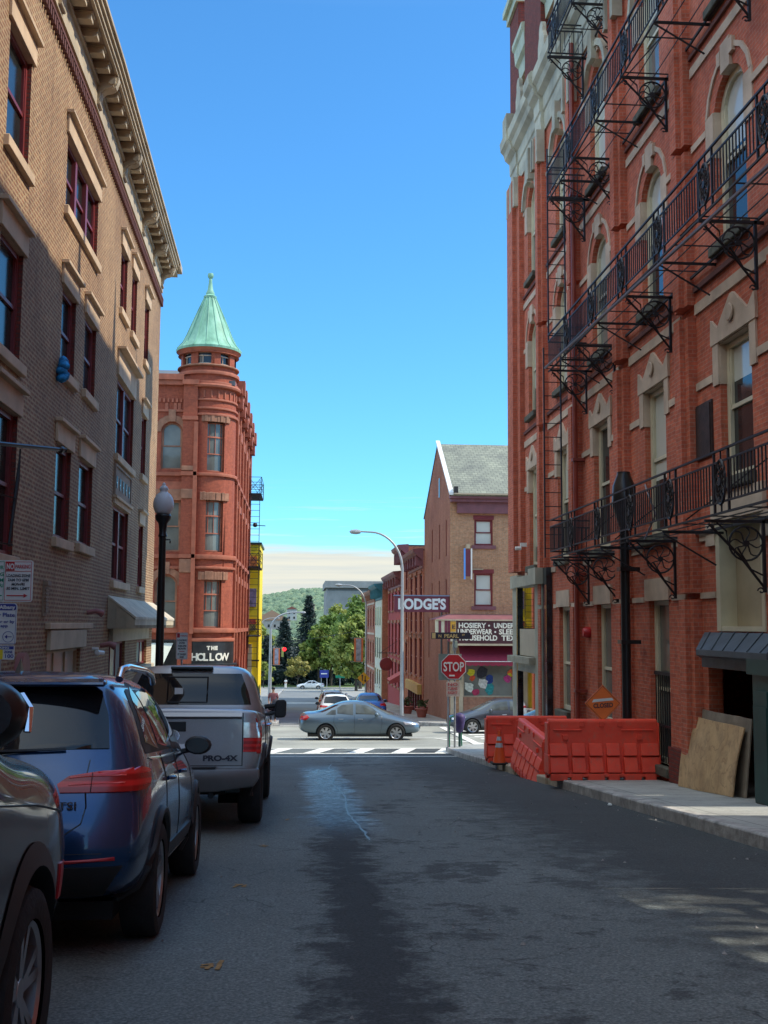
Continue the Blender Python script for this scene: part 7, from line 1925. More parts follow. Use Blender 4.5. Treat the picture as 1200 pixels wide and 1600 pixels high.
# --- curved aluminium street lights
def cobra(x, y, tipx, h, label, base=0, lean=0, r0=.11, grp='curved arm street lights down the hill'):
    R_ = root('curved_street_light', (x, y, zg(y)), label, 'street light', grp)
    z0 = zg(y) + .1; b = MB(); P = []; rr = []
    hh = h * .80
    for k in range(5): P.append((x + lean * k / 4, y, z0 + hh * k / 4)); rr.append(r0 * (1 - .35 * k / 4))
    dx = tipx - x - lean
    for k in range(1, 11):
        a = PI / 2 * k / 10
        P.append((x + lean + dx * .75 * (1 - math.cos(a)), y, z0 + hh + (h - hh) * math.sin(a))); rr.append(r0 * (.65 - .25 * k / 10))
    P.append((tipx, y, z0 + h + .02)); rr.append(r0 * .38)
    b.tube(P, rr, 8); b.build('pole', M['lampgrey'], R_, smooth=60)
    b = MB(); s_ = 1 if dx > 0 else -1
    b.lathe([(0, 0), (.09, .03), (.13, .25), (.10, .5), (.0, .6)], c=(tipx - s_ * .05, y, z0 + h), n=8, ax=0)
    if s_ < 0: b.v = [(2 * (tipx - s_ * .05) - a, bb, c) for a, bb, c in b.v]
    b.build('lamp_head', M['lampgrey'], R_, smooth=40)
    return R_
cobra(5.3, 57.3, 3.1, 9.65, 'tall curved street light rising in front of the corner shop side wall')
cobra(5.75, 95, 3.6, 9.9, 'curved street light carrying an orange banner and yellow arrow sign on the right')
cobra(-3.0, 125, .3, 9.2, 'curved street light on the left of the lower street with an orange and grey banner', r0=.2)
cobra(-5.3, 150, -3.0, 9.8, 'curved street light farthest down on the left behind the yellow building')
def banner(x0, x1, z0, z1, y, label):
    R_ = root('street_banner', ((x0 + x1) / 2, y, z0), label, 'banner')
    MB().box(x0, x1, y - .02, y, z0, z1).build('banner_cloth', mat('orange_banner', (.62, .17, .06), .8, var=.1), R_)
    MB().box(x0 + (x1 - x0) * .22, x1 - (x1 - x0) * .22, y - .035, y - .022, z0 + .05, z1 - .05).build('banner_print', mat('grey_blue_print', (.30, .31, .38), .8, var=.6, scale=2.5), R_)
    b = MB(); b.box(x0 - .3, x1 + .3, y - .01, y + .02, z1, z1 + .04); b.box(x0 - .3, x1 + .3, y - .01, y + .02, z0 - .04, z0); b.each('banner_arm', M['lampgrey'], R_)
banner(4.72, 5.5, -1.65, .3, 94.9, 'tall orange street banner with a blue grey print hung on the right street light')
banner(-2.68, -1.95, -3.0, -1.2, 124.8, 'orange and white street banner hung on the left street light')
dm_ = root('diamond_sign', (5.5, 94.7, -3.2), 'yellow diamond two way traffic sign with black arrows below the right banner', 'sign')
MB().prism([(5.55, -2.5), (5.02, -3.03), (5.55, -3.56), (6.08, -3.03)], 94.66, 94.7, ax=1).build('sign_plate', mat('amber_sign', (.70, .36, .02), .5, var=.05), dm_)
b = MB()
for x, s_ in ((5.43, 1), (5.67, -1)):
    b.box(x - .035, x + .035, 94.64, 94.655, -3.24, -2.84); b.prism([(x - .12, -3.03 + s_ * .17), (x + .12, -3.03 + s_ * .17), (x, -3.03 + s_ * .33)], 94.64, 94.655, ax=1)
b.build('arrow', M['inkdark'], dm_)
# --- stop sign with street names
SX, SY = 4.93, 35.2; zs = zg(SY) + .15
st_ = root('stop_sign', (SX, SY, zs), 'red octagonal STOP sign with the N PEARL street name plate on top at the corner', 'sign')
b = MB(); b.tube([(SX, SY + .04, zs), (SX, SY + .04, 1.0)], .032, 8); b.build('post', M['galv'], st_)
b = MB(); b.tube([(SX - .20, SY + .1, zs), (SX - .20, SY + .1, .0)], .028, 8); b.build('post', M['galv'], st_)
cx2, cz2, R8 = 4.885, .12, .425
oc = lambda r: [(cx2 + r * math.cos(PI / 8 + k * PI / 4), cz2 + r * math.sin(PI / 8 + k * PI / 4)) for k in range(8)]
MB().prism(oc(R8), SY, SY + .006, ax=1).build('octagon_border', M['signwhite'], st_)
o8 = MB().prism(oc(R8 * .94), SY - .004, SY - .001, ax=1).build('octagon_face', M['signred'], st_)
text('STOP', .40, (cx2 - .325, SY - .008, cz2 - .135), (1, 0, 0), (0, 0, 1), M['signwhite'], o8, off=.008, ext=.002, fit=.65)
MB().box(cx2 - .14, cx2 + .04, SY - .008, SY - .005, cz2 - .30, cz2 - .25).build('sticker', M['signwhite'], o8)
MB().box(4.42, 5.15, SY + .08, SY + .085, -.30, .52).build('sign_back', mat('dull_sign_back', (.33, .38, .32), .5, .4, var=.1), st_)
np_ = MB().box(4.18, 5.42, SY - .02, SY + .01, .985, 1.19).build('name_plate', M['inkdark'], st_)
text('N', .13, (4.40, SY - .024, 1.035), (1, 0, 0), (0, 0, 1), M['gold'], np_, off=.003, ext=.002, fit=.09)
text('PEARL', .16, (4.58, SY - .024, 1.025), (1, 0, 0), (0, 0, 1), M['gold'], np_, off=.004, ext=.002, fit=.46)
text('ST', .08, (5.15, SY - .024, 1.085), (1, 0, 0), (0, 0, 1), M['gold'], np_, off=.002, ext=.002, fit=.09)
MB().box(4.20, 4.31, SY - .023, SY - .02, 1.0, 1.175).build('crest', M['gold'], np_)
MB().box(SX - .012, SX + .012, SY - .5, SY + .5, .72, .92).build('name_plate', mat('pale_green_plate', (.35, .42, .33), .5, var=.1), st_)
b = MB(); b.box(SX - .06, SX + .06, SY - .01, SY + .09, .62, .98); b.build('bracket', M['galv'], st_)
sp2 = MB().box(4.66, 5.08, SY - .01, SY, -.80, -.34).build('small_sign', mat('weathered_notice', (.62, .50, .42), .6, var=.2, scale=7), st_)
for k, s_ in enumerate(('NO', 'TURNS', 'RIGHT')): text(s_, .12, (4.70, SY - .013, -.47 - k * .13), (1, 0, 0), (0, 0, 1), M['signred'], sp2, off=.002, ext=.001, fit=.3)
# --- covered parking meter and green bike rack
mt = root('parking_meter', (5.12, 35.5, zs), 'parking meter wrapped in a dark purple bag on a green post beside the stop sign', 'parking meter')
b = MB(); b.tube([(5.12, 35.5, zs), (5.12, 35.5, -1.65)], .04, 8); b.build('post', M['green'], mt)
b = MB(); b.lathe([(.06, 0), (.12, .06), (.16, .3), (.19, .48), (.14, .58), (0, .62)], c=(5.12, 35.5, -1.95), n=10); b.build('bag', mat('purple_bag', (.05, .03, .13), .6, var=.4, scale=8), mt, smooth=50)
b = MB(); b.tube([(4.78, 35.4, zs), (4.78, 35.4, -1.62), (4.84, 35.4, -1.45), (4.92, 35.4, -1.42)], .028, 6); b.tube([(4.98, 35.7, zs), (5.0, 35.7, -1.9), (5.05, 35.7, -1.8), (5.2, 35.7, -1.9), (5.22, 35.7, zs)], .022, 6)
tag(b.build('bike_rack', mat('bright_green_rack', (.02, .22, .12), .4, var=.1)), 'green metal bike rack loops by the purple wrapped meter', 'bike rack')
# --- barriers
m, t, bb = nt('orange_barrier_plastic'); p = t.nodes.new('ShaderNodeTexCoord').outputs['Object']
c = ramp(t, noise(t, p, 2.2, 6, .65), [(.3, (.80, .065, .035)), (.7, (1.0, .10, .05))]).outputs[0]
c = mixc(t, ramp(t, noise(t, p, 9, 5, .75), [(.52, (0, 0, 0)), (.70, (.6, .6, .6))]).outputs[0], c, (.55, .16, .11))
t.links.new(c, bb.inputs['Base Color']); bb.inputs['Roughness'].default_value = .45
bump(t, bb, noise(t, p, 40, 3), .12, .01); M['orangeP'] = m
def barrier(L, label, x, y, z, rz, pitch=0, roll=0):
    R_ = root('water_barrier', (0, 0, 0), label, 'barrier', 'orange water filled barriers')
    b = MB()
    b.prism([(.13, .09), (.13, .5), (.15, 1.02), (.18, 1.06), (.30, 1.06), (.33, 1.02), (.35, .5), (.35, .09)], .0, L, ax=0)
    # top castellations and end posts
    b.box(0, L, .10, .38, .06, .16)
    b.build('shell', m, R_, bevel=.012)
    for s_ in (0, 1):
        f = (lambda d: d) if s_ == 0 else (lambda d: .48 - d)
        b = MB(); n_ = 6; w_ = (L - .10) / n_
        for k in range(n_):
            x0, x1 = .05 + k * w_ + .035, .05 + (k + 1) * w_ - .035
            if k == 0: x0 = .0
            if k == n_ - 1: x1 = L
            for prof in ([(f(.14), .12), (f(.0), .14), (f(.015), .20), (f(.075), .40), (f(.14), .41)], [(f(.14), .41), (f(.045), .43), (f(.115), .63), (f(.14), .64)]):
                b.prism(prof, x0, x1, ax=0)
        b.each('rib', m, R_, bevel=.008)
        b = MB(); x0 = 0.0
        k = 0
        while x0 < L - .05:
            x1 = min(L, x0 + (.20 if k % 2 else .30)); b.box(x0, x1, min(f(.0), f(.14)), max(f(.0), f(.14)), 0, .118); x0 = x1 + (.10 if k % 2 else .07); k += 1
        b.box(0, L, min(f(.02), f(.14)), max(f(.02), f(.14)), .06, .118)
        b.build('foot', m, R_, bevel=.008)
        b = MB()
        for a, c_, e, g_ in ((.08, L * .30, .86, .885), (L * .66, L - .08, .86, .885)):
            b.box(a, c_, min(f(.118), f(.14)), max(f(.118), f(.14)), e, g_)
        for a in (L * .12, L * .80): b.box(a, a + .10, min(f(.10), f(.138)), max(f(.10), f(.138)), .70, .79)
        for a in (L * .28, L * .46, L * .63): b.box(a, a + .09, min(f(.125), f(.16)), max(f(.125), f(.16)), .93, 1.03)
        b.each('moulded_detail', m, R_, bevel=.006)
    for s_ in (0, 1):       # interlocking end
        b = MB(); xx = -.03 if s_ == 0 else L
        b.box(xx, xx + .03, .06, .42, .1, .44); b.box(xx, xx + .03, .12, .36, .44, 1.0); b.build('end_lug', m, R_, bevel=.008)
    R_.location = (x, y, z); R_.rotation_euler = (pitch, roll, rz)
    return R_
B1 = barrier(1.98, 'long orange barrier nearest the camera, facing the street across the right pavement', 4.49, 19.85, zg(20) + .15, 0)
B2 = barrier(2.55, 'middle orange barrier standing lengthwise along the kerb', 4.62, 24.35, zg(24.35) + .15, -PI / 2, 0, .0729)
B2.location = (0, 0, 0)
lb = MB(); lb.box(2.551 + .03, 2.555 + .03, .17, .31, .66, .97); lo_ = lb.build('notice', mat('grey_notice', (.35, .33, .30), .6, var=.3, scale=18), B2)
MB().box(2.586, 2.588, .20, .28, .72, .80).build('notice_print', M['signwhite'], lo_); MB().box(2.586, 2.588, .20, .28, .83, .93).build('notice_print', M['inkdark'], lo_)
B2.location = (4.62, 24.35, zg(24.35) + .15)
B3 = barrier(1.9, 'farthest orange barrier, behind the traffic cone', 4.45, 26.2, zg(26.2) + .15, .0)
# --- closed sign on the barrier
cs = root('closed_sign', (5.49, 20.1, -.2), 'orange diamond sign reading CLOSED with a white strip, leaning on the nearest barrier', 'sign')
cxs, czs, rd = 5.49, .03, .33
om = mat('orange_sign_sheet', (.95, .20, .04), .45, var=.12, scale=5)
MB().prism([(cxs, czs + rd), (cxs - rd, czs), (cxs, czs - rd), (cxs + rd, czs)], 20.05, 20.06, ax=1).build('sign_plate', om, cs)
b = MB(); q_ = rd * .93
P = [(cxs, 20.045, czs + q_), (cxs - q_, 20.045, czs), (cxs, 20.045, czs - q_), (cxs + q_, 20.045, czs)]; b.tube(P, .004, 4, closed=True); b.build('border', M['inkdark'], cs)
b = MB(); b.add([(cxs - .20, 20.044, czs + .015), (cxs + .20, 20.044, czs + .055), (cxs + .17, 20.044, czs + .10), (cxs - .17, 20.044, czs + .07)], [(0, 1, 2, 3)]); b.build('white_strip', M['signwhite'], cs)
text('CLOSED', .11, (cxs - .175, 20.044, czs - .085), (1, 0, .06), (0, 0, 1), M['inkdark'], cs, off=.003, ext=.001, fit=.36)
b = MB(); b.tube([(cxs, 20.1, czs - .36), (cxs, 20.1, czs - .1)], .012, 5); b.build('stake', M['galv'], cs)
# --- traffic cone
cn = root('traffic_cone', (4.60, 25.6, zg(25.6) + .16), 'orange traffic cone with two silver bands in front of the farthest barrier', 'cone')
zc = zg(25.6) + .15
om2 = mat('cone_orange', (.80, .10, .02), .45, var=.06)
b = MB(); b.lathe([(.15, .04), (.028, .70), (.0225, .745)], c=(4.60, 25.6, zc), n=20); b.build('cone_body', om2, cn, smooth=40)
rr = lambda h: .154 - (.15 - .028) * (h - .04) / .66
b = MB(); b.lathe([(rr(.38), .38), (rr(.48), .48)], c=(4.60, 25.6, zc), n=20, cap=False); b.lathe([(rr(.53), .53), (rr(.62), .62)], c=(4.60, 25.6, zc), n=20, cap=False); b.each('reflective_band', mat('silver_band', (.55, .58, .62), .3, .3, var=.05), cn, smooth=40)
b = MB(); b.box(4.60 - .18, 4.60 + .18, 25.42, 25.78, zc, zc + .045); b.build('base', M['rubber'], cn, bevel=.01)
# --- plywood sheets against the wall
m, t, bb = nt('weathered_plywood'); p = t.nodes.new('ShaderNodeTexCoord').outputs['Object']
mp = N(t, 'ShaderNodeMapping'); mp.inputs['Scale'].default_value = (1, 1.1, .9); t.links.new(p, mp.inputs[0])
n_a = noise(t, mp.outputs[0], 1.7, 3, .45)
fr = math_(t, 'FRACT', math_(t, 'MULTIPLY', n_a, 9.0))
lin = ramp(t, fr, [(.0, (1, 1, 1)), (.14, (0, 0, 0)), (.9, (0, 0, 0)), (1, (.6, .6, .6))]).outputs[0]
c = ramp(t, noise(t, p, 2.2, 5, .6), [(.3, (.47, .30, .15)), (.6, (.62, .42, .22))]).outputs[0]
c = mixc(t, math_(t, 'MULTIPLY', lin, .55), c, (.24, .13, .06))
c = mixc(t, ramp(t, noise(t, p, 3, 6, .7), [(.45, (0, 0, 0)), (.75, (.7, .7, .7))]).outputs[0], c, (.22, .15, .09))
t.links.new(c, bb.inputs['Base Color']); bb.inputs['Roughness'].default_value = .8; bump(t, bb, noise(t, p, 30, 4), .4, .01)
gw = mat('grey_weathered_board', (.27, .23, .18), .85, var=.3, scale=3, bmp=.3, bscale=20, grime=.5)
def board(name, label, m_, y0, y1, xb, xt, zt_, warp, t_=.02):
    b = MB(); n_ = 12; vs_ = []
    for i in range(n_ + 1):
        yy = y0 + (y1 - y0) * i / n_
        for j in range(9):
            v = j / 8; z0 = zg(yy) + .155
            x = xb + (xt - xb) * v - warp * math.sin(PI * v) * .6 + .02 * math.sin(i * .7)
            vs_.append((x, yy - .10 * warp * 6 * math.sin(PI * v) * (1 if i == 0 else 0) * 0, z0 + (zt_ - z0) * v))
    k_ = len(vs_); vs2 = [(x + t_, yy, z) for x, yy, z in vs_]
    fs = []
    for i in range(n_):
        for j in range(8):
            a = i * 9 + j; fs += [(a, a + 1, a + 10, a + 9), (k_ + a, k_ + a + 9, k_ + a + 10, k_ + a + 1)]
    for i in range(n_):
        a, c_ = i * 9, i * 9 + 8; fs += [(a, a + 9, k_ + a + 9, k_ + a), (c_, k_ + c_, k_ + c_ + 9, c_ + 9)]
    for j in range(8):
        fs += [(j, k_ + j, k_ + j + 1, j + 1), (n_ * 9 + j, n_ * 9 + j + 1, k_ + n_ * 9 + j + 1, k_ + n_ * 9 + j)]
    return tag(b.add(vs_ + vs2, fs).build(name, m_), label, 'board')
board('plywood_sheet', 'grey weathered board leaning on the wall behind the warped plywood', gw, 15.72, 18.05, 6.34, 6.46, .10, 0)
board('plywood_sheet', 'warped tan plywood sheet leaning on the brick wall over the dark doorway', m, 15.85, 18.2, 6.20, 6.40, -.03, .05)
# --- litter
b = MB(); b.lathe([(0, 0), (.03, .005), (.035, .02), (.02, .04), (0, .045)], c=(4.55, 16.3, zg(16.3) + .005), n=7)
tag(b.build('litter', M['signwhite']), 'crumpled white paper lying in the right gutter', 'litter')
b = MB()
random.seed(5)
for k in range(160):
    x, yy = random.choice([(random.gauss(4.3, .25), random.uniform(5, 34)), (random.uniform(-.8, 4.5), random.uniform(4.5, 25))]); x = min(x, 4.66); s_ = random.uniform(.008, .022)
    z = zg(yy) + .004; a = random.random() * 6
    b.add([(x + s_ * math.cos(a), yy + s_ * math.sin(a), z), (x - s_ * math.sin(a), yy + s_ * math.cos(a), z), (x - s_ * math.cos(a), yy - s_ * math.sin(a), z), (x, yy, z + s_ * .8)], [(0, 1, 3), (1, 2, 3), (2, 0, 3), (0, 2, 1)])
o = b.build('gravel', mat('loose_stone_chips', (.26, .25, .24), .9, var=.5, scale=9)); o['kind'] = 'stuff'
# --- people
def skin_fig(nodes, edges, name, m_, par, lv=1):
    me = bpy.data.meshes.new(name); me.from_pydata([n[0] for n in nodes], edges, [])
    ob = bpy.data.objects.new(name, me); COL.objects.link(ob)
    md = ob.modifiers.new('k', 'SKIN'); md.use_smooth_shade = True
    for i, v in enumerate(me.skin_vertices[0].data): r = nodes[i][1]; v.radius = r if isinstance(r, tuple) else (r, r); v.use_root = (i == 0)
    s_ = ob.modifiers.new('s', 'SUBSURF'); s_.levels = lv; s_.render_levels = lv
    dg = bpy.context.evaluated_depsgraph_get(); dg.update()
    bm = bmesh.new(); bm.from_mesh(ob.evaluated_get(dg).to_mesh()); bpy.data.objects.remove(ob)
    return finish(bm, bpy.data.meshes.new(name), name, m_, par, smooth=True)
def person(x, y, z, label, shirt, trouser, h=1.72, rz=0):
    R_ = root('person', (0, 0, 0), label, 'person'); k = h / 1.72
    def S3(L): return [((a * k, b_ * k, c * k), r if isinstance(r, tuple) else r * k) for (a, b_, c), r in L]
    body = S3([((0, 0, .92), (.12, .09)), ((0, 0, 1.12), (.11, .085)), ((0, 0, 1.32), (.15, .09)), ((0, 0, 1.44), .06), ((0, .0, 1.52), .05), ((0, .02, 1.60), (.075, .09)), ((0, .01, 1.68), (.06, .075)),
               ((.17, 0, 1.38), .05), ((.22, -.02, 1.12), .04), ((.20, .12, .93), .032), ((.20, .18, .86), .03), ((-.17, 0, 1.38), .05), ((-.22, -.02, 1.12), .04), ((-.20, .12, .93), .032), ((-.20, .18, .86), .03),
               ((.09, .0, .86), .08), ((.10, .06, .48), .055), ((.10, -.06, .09), .04), ((.10, .06, .03), .035), ((-.09, 0, .86), .08), ((-.10, -.08, .48), .055), ((-.10, -.22, .12), .04), ((-.10, -.12, .04), .035)])
    ed = [(0, 1), (1, 2), (2, 3), (3, 4), (4, 5), (5, 6), (2, 7), (7, 8), (8, 9), (9, 10), (2, 11), (11, 12), (12, 13), (13, 14), (0, 15), (15, 16), (16, 17), (17, 18), (0, 19), (19, 20), (20, 21), (21, 22)]
    skin_fig(body, ed, 'body', M['skin'], R_)
    sh = S3([((0, 0, .95), (.145, .11)), ((0, 0, 1.15), (.135, .105)), ((0, 0, 1.33), (.165, .11)), ((0, 0, 1.43), .085), ((.18, 0, 1.38), .068), ((.225, -.02, 1.15), .06), ((-.18, 0, 1.38), .068), ((-.225, -.02, 1.15), .06)])
    skin_fig(sh, [(0, 1), (1, 2), (2, 3), (2, 4), (4, 5), (2, 6), (6, 7)], 'shirt', shirt, R_)
    tr = S3([((0, 0, .95), (.14, .105)), ((.09, .0, .84), .098), ((.10, .06, .48), .075), ((.10, -.05, .13), .06), ((-.09, 0, .84), .098), ((-.10, -.08, .48), .075), ((-.10, -.20, .16), .06)])
    skin_fig(tr, [(0, 1), (1, 2), (2, 3), (0, 4), (4, 5), (5, 6)], 'trousers', trouser, R_)
    b = MB(); b.lathe([(.0, 1.745 * k), (.07 * k, 1.73 * k), (.092 * k, 1.67 * k), (.085 * k, 1.60 * k)], c=(0, .0, 0), n=12); b.build('hair', M['black'], R_, smooth=60)
    R_.location = (x, y, z); R_.rotation_euler = (0, 0, rz)
    return R_
pn_ = person(-1.16, 55.6, zg(55.6) + .15, 'person in a maroon and grey top walking on the far corner pavement', M['cloth1'], M['cloth2'], 1.72, PI)
b = MB(); b.lathe([(0, 0), (.16, .05), (.2, .4), (.18, .75), (.1, .85), (0, .88)], c=(-1.02, 55.15, zg(55.6) + .45), n=10); tag(b.build('garment_bag', M['cloth2'], smooth=50), 'large dark bag held in front of the person on the far corner', 'bag')
person(-1.9, 187.5, zg(187) + .15, 'tiny person in white on the pavement beyond the far avenue', M['signwhite'], M['white'], 1.7)
# seats and planters outside the row on the right
rm_ = mat('dull_red_planter', (.36, .10, .07), .7, var=.25)
for k, (x, yy, h) in enumerate(((6.9, 62.5, .75), (7.2, 65.0, .8), (6.7, 68.5, .7), (7.1, 73, .8))):
    pl_ = root('planter', (x, yy, zg(yy) + .15), ('dull red round planter with dark plants nearest the corner shop', 'dull red planter second from the corner shop', 'dull red planter third along the lower pavement', 'dull red planter farthest along the lower pavement')[k], 'planter', 'planters on the lower pavement')
    b = MB(); b.lathe([(.22, 0), (.34, h * .6), (.38, h * .62), (.36, h * .66), (0, h * .66)], c=(x, yy, zg(yy) + .15), n=12); b.build('pot', rm_, pl_, smooth=35)
    b = MB()
    for q_ in range(60):
        a, r_, z_ = random.random() * 6.28, random.random() * .36, zg(yy) + .15 + h * .62 + random.random() * .4
        cx3, cy3 = x + r_ * math.cos(a), yy + r_ * math.sin(a); d_ = Vector((random.gauss(0, 1), random.gauss(0, 1), random.gauss(0, 1))).normalized() * .09; e_ = d_.cross(Vector((.3, .5, 1))).normalized() * .06
        c3 = Vector((cx3, cy3, z_)); b.add([tuple(c3 - d_), tuple(c3 + e_), tuple(c3 + d_), tuple(c3 - e_)], [(0, 1, 2, 3)])
    b.build('plant', mat('planter_leaves', (.06, .09, .03), .8, var=.4), pl_)
# far bits: traffic signal, signs
ts = root('traffic_light', (-1.95, 150, -2.3), 'red traffic light hanging over the lower street beyond the left banner', 'traffic light')
MB().box(-2.15, -1.85, 149.8, 150.1, -2.85, -1.55).build('housing', mat('olive_signal_housing', (.30, .32, .08), .5), ts)
rl, t_, b_ = nt('lit_red_signal'); b_.inputs['Base Color'].default_value = (.8, .01, .02, 1); b_.inputs['Emission Color'].default_value = (1, .02, .03, 1); b_.inputs['Emission Strength'].default_value = 2.0
MB().lathe([(0, 0), (.26, 0), (.26, .05), (0, .05)], c=(-1.75, 149.7, -1.85), n=14, ax=1).build('red_lens', rl, ts)
MB().tube([(-6, 150, .2), (-2, 150, -.9), (2, 150, -.4), (8, 150, .6)], .03, 4).build('span_wire', M['black'], ts)
bl = root('direction_sign', (4.3, 180, -9), 'blue rectangular sign on two posts beside the far avenue', 'sign')
MB().box(3.55, 4.95, 179.9, 180, -6.95, -5.75).build('sign_face', M['signblue'], bl); MB().box(3.75, 4.7, 179.86, 179.9, -6.4, -6.25).build('print', M['signwhite'], bl)
for x in (3.8, 4.7): MB().tube([(x, 180.05, zg(180)), (x, 180.05, -5.8)], .06, 5).build('post', M['galv'], bl)
gs = root('street_name_sign', (6.5, 175, -9), 'green street name sign under a white globe on a post near the far avenue', 'sign')
MB().box(5.9, 7.3, 174.9, 175, -6.75, -6.3).build('name_plate', M['signgreen'], gs); MB().tube([(6.6, 175, zg(175)), (6.6, 175, -5.6)], .08, 6).build('post', M['galv'], gs)
MB().lathe([(0, -.3), (.25, -.2), (.3, 0), (.25, .25), (0, .35)], c=(6.6, 175, -5.3), n=10).build('globe', M['white'], gs)
# ================================================================ trees, hills, far buildings
random.seed(21)
def leafmat(name, cols):
    m, t, b = nt(name); p = pos(t)
    c = ramp(t, noise(t, p, .55, 4, .7), [(.30, cols[0]), (.52, cols[1]), (.72, cols[2])]).outputs[0]
    t.links.new(c, b.inputs['Base Color']); b.inputs['Roughness'].default_value = .6
    tr = t.nodes.new('ShaderNodeBsdfTranslucent'); t.links.new(c, tr.inputs[0])
    mx = t.nodes.new('ShaderNodeMixShader'); mx.inputs[0].default_value = .35
    t.links.new(b.outputs[0], mx.inputs[1]); t.links.new(tr.outputs[0], mx.inputs[2]); t.links.new(mx.outputs[0], t.nodes['Material Output'].inputs[0])
    return m
LM = [leafmat('green_leaves', ((.06, .12, .025), (.18, .27, .05), (.34, .42, .09))), leafmat('yellow_green_leaves', ((.10, .17, .03), (.29, .34, .07), (.48, .45, .12))), leafmat('dark_needles', ((.008, .022, .022), (.018, .040, .038), (.035, .062, .052))), leafmat('golden_leaves', ((.14, .15, .04), (.36, .33, .09), (.50, .43, .15)))]
M['bark'] = mat('bark', (.07, .055, .04), .9, var=.3, scale=4, bmp=.5)
def leafy(b, c, r, n, s, flat=.8):
    for _ in range(n):
        d = Vector((random.gauss(0, 1), random.gauss(0, 1), random.gauss(0, 1))).normalized() * (r * random.random() ** .4)
        p = Vector(c) + Vector((d.x, d.y, d.z * flat))
        nrm = (d.normalized() * .6 + Vector((random.gauss(0, .6), random.gauss(0, .6), random.gauss(0, .6) + .4))).normalized()
        a = nrm.cross(Vector((random.random(), random.random(), .3))).normalized(); e = nrm.cross(a)
        q = s * random.uniform(.6, 1.3)
        b.add([tuple(p + a * q), tuple(p + e * q * .6), tuple(p - a * q), tuple(p - e * q * .6)], [(0, 1, 2, 3)])
def tree(x, y, h, w, lm, label, name='leafy_tree', clumps=46, per=70, leaf=.34, base=.28, z=None, grp=None):
    z0 = zg(y) if z is None else z
    R_ = root(name, (x, y, z0), label, 'tree', grp)
    t = MB(); P = [(x + random.uniform(-.1, .1) * k, y, z0 + h * .62 * k / 4) for k in range(5)]; t.tube(P, [h * .022, h * .019, h * .016, h * .012, h * .006], 7)
    cl = MB()
    for k in range(clumps):
        a = random.random() * 2 * PI; v = base + (1 - base) * random.random() ** .85
        prof = math.sin(PI * min(1, (v - base) / (1 - base) * .86 + .14)) ** .6
        r = w / 2 * prof * random.random() ** .35
        c = (x + r * math.cos(a), y + r * math.sin(a) * .9, z0 + h * v * .96)
        leafy(cl, c, w * random.uniform(.09, .15), per, leaf)
        if k % 4 == 0: t.tube([(x, y, z0 + h * max(.2, v * .55)), (x + r * .5 * math.cos(a), y + r * .5 * math.sin(a), z0 + h * v * .78), c], [h * .008, h * .005, h * .002], 4)
    t.build('trunk', M['bark'], R_); cl.build('crown', lm, R_); return R_
def conifer(x, y, h, w, label, z=None, n=26):
    z0 = zg(y) if z is None else z
    R_ = root('conifer', (x, y, z0), label, 'tree')
    t = MB(); t.tube([(x, y, z0), (x, y, z0 + h * .98)], [h * .02, .03], 6); t.build('trunk', M['bark'], R_)
    cl = MB()
    for k in range(n):
        v = .08 + .92 * k / n; R = w / 2 * (1 - v) ** .8 * random.uniform(.85, 1.12) + .15
        m_ = max(5, int(14 * (1 - v) + 5))
        for j in range(m_):
            a = 2 * PI * (j + random.random()) / m_; L = R * random.uniform(.75, 1.12)
            for q in range(9):
                s_ = (q + 1) / 9
                c = Vector((x + L * s_ * math.cos(a), y + L * s_ * math.sin(a), z0 + h * v - L * s_ * .28 + random.uniform(-.15, .15)))
                for _ in range(3):
                    d = Vector((random.gauss(0, 1), random.gauss(0, 1), random.gauss(0, .4))).normalized() * .30; e = Vector((random.gauss(0, 1), random.gauss(0, 1), random.gauss(0, 1))).normalized() * .12
                    o_ = Vector((random.gauss(0, .18), random.gauss(0, .18), random.gauss(0, .12)))
                    cl.add([tuple(c + o_ - d), tuple(c + o_ + e), tuple(c + o_ + d), tuple(c + o_ - e)], [(0, 1, 2, 3)])
    cl.build('crown', LM[2], R_)
conifer(2.0, 218, 17.3, 9.5, 'tall dark conifer, the highest spire in the park beyond the far avenue', n=34)
conifer(-2.6, 224, 13.2, 9.0, 'shorter broad dark conifer left of the tallest one', n=28)
conifer(-5.8, 216, 9.5, 6.5, 'low dark conifer behind the left street light', n=22)
GT = 'leafy trees in the park beyond the far avenue'
tree(6.2, 208, 13.2, 8.6, LM[0], 'green leafy tree just right of the tallest conifer', clumps=60, grp=GT)
tree(8.6, 165, 11.2, 7.6, LM[1], 'large yellow green maple in front of the park trees', clumps=80, per=80, base=.22, grp=GT)
tree(10.9, 196, 16.2, 10.5, LM[0], 'tallest green leafy tree at the right, beside the banded brick building', clumps=80, grp=GT)
tree(8.3, 235, 16.0, 9, LM[1], 'yellow tinged tree behind the green trees near the pale building', clumps=50, grp=GT)
tree(3.9, 207, 10.5, 7.0, LM[1], 'yellow green tree standing in front of the tallest conifer', clumps=56, grp=GT)
tree(-9.5, 208, 8.5, 6.5, LM[0], 'green tree partly hidden by the yellow building', clumps=40, grp=GT)
tree(15.5, 170, 13.5, 9, LM[0], 'green tree rising behind the row of brick buildings', clumps=60, grp=GT)
tree(.1, 203, 5.3, 5.2, LM[3], 'small golden green tree at the edge of the far avenue', clumps=30, per=55, leaf=.24, base=.42)
tree(-8.5, 232, 12, 8, LM[1], 'bright yellow green tree peeking past the yellow building', clumps=50, grp=GT)
tree(-5.9, 200, 4.6, 3.8, LM[1], 'low yellow green bush tree behind the left street light', clumps=24, per=50, leaf=.24, base=.2)
tree(-12, 245, 14, 9, LM[0], 'green tree at the far left of the park', clumps=40, grp=GT)
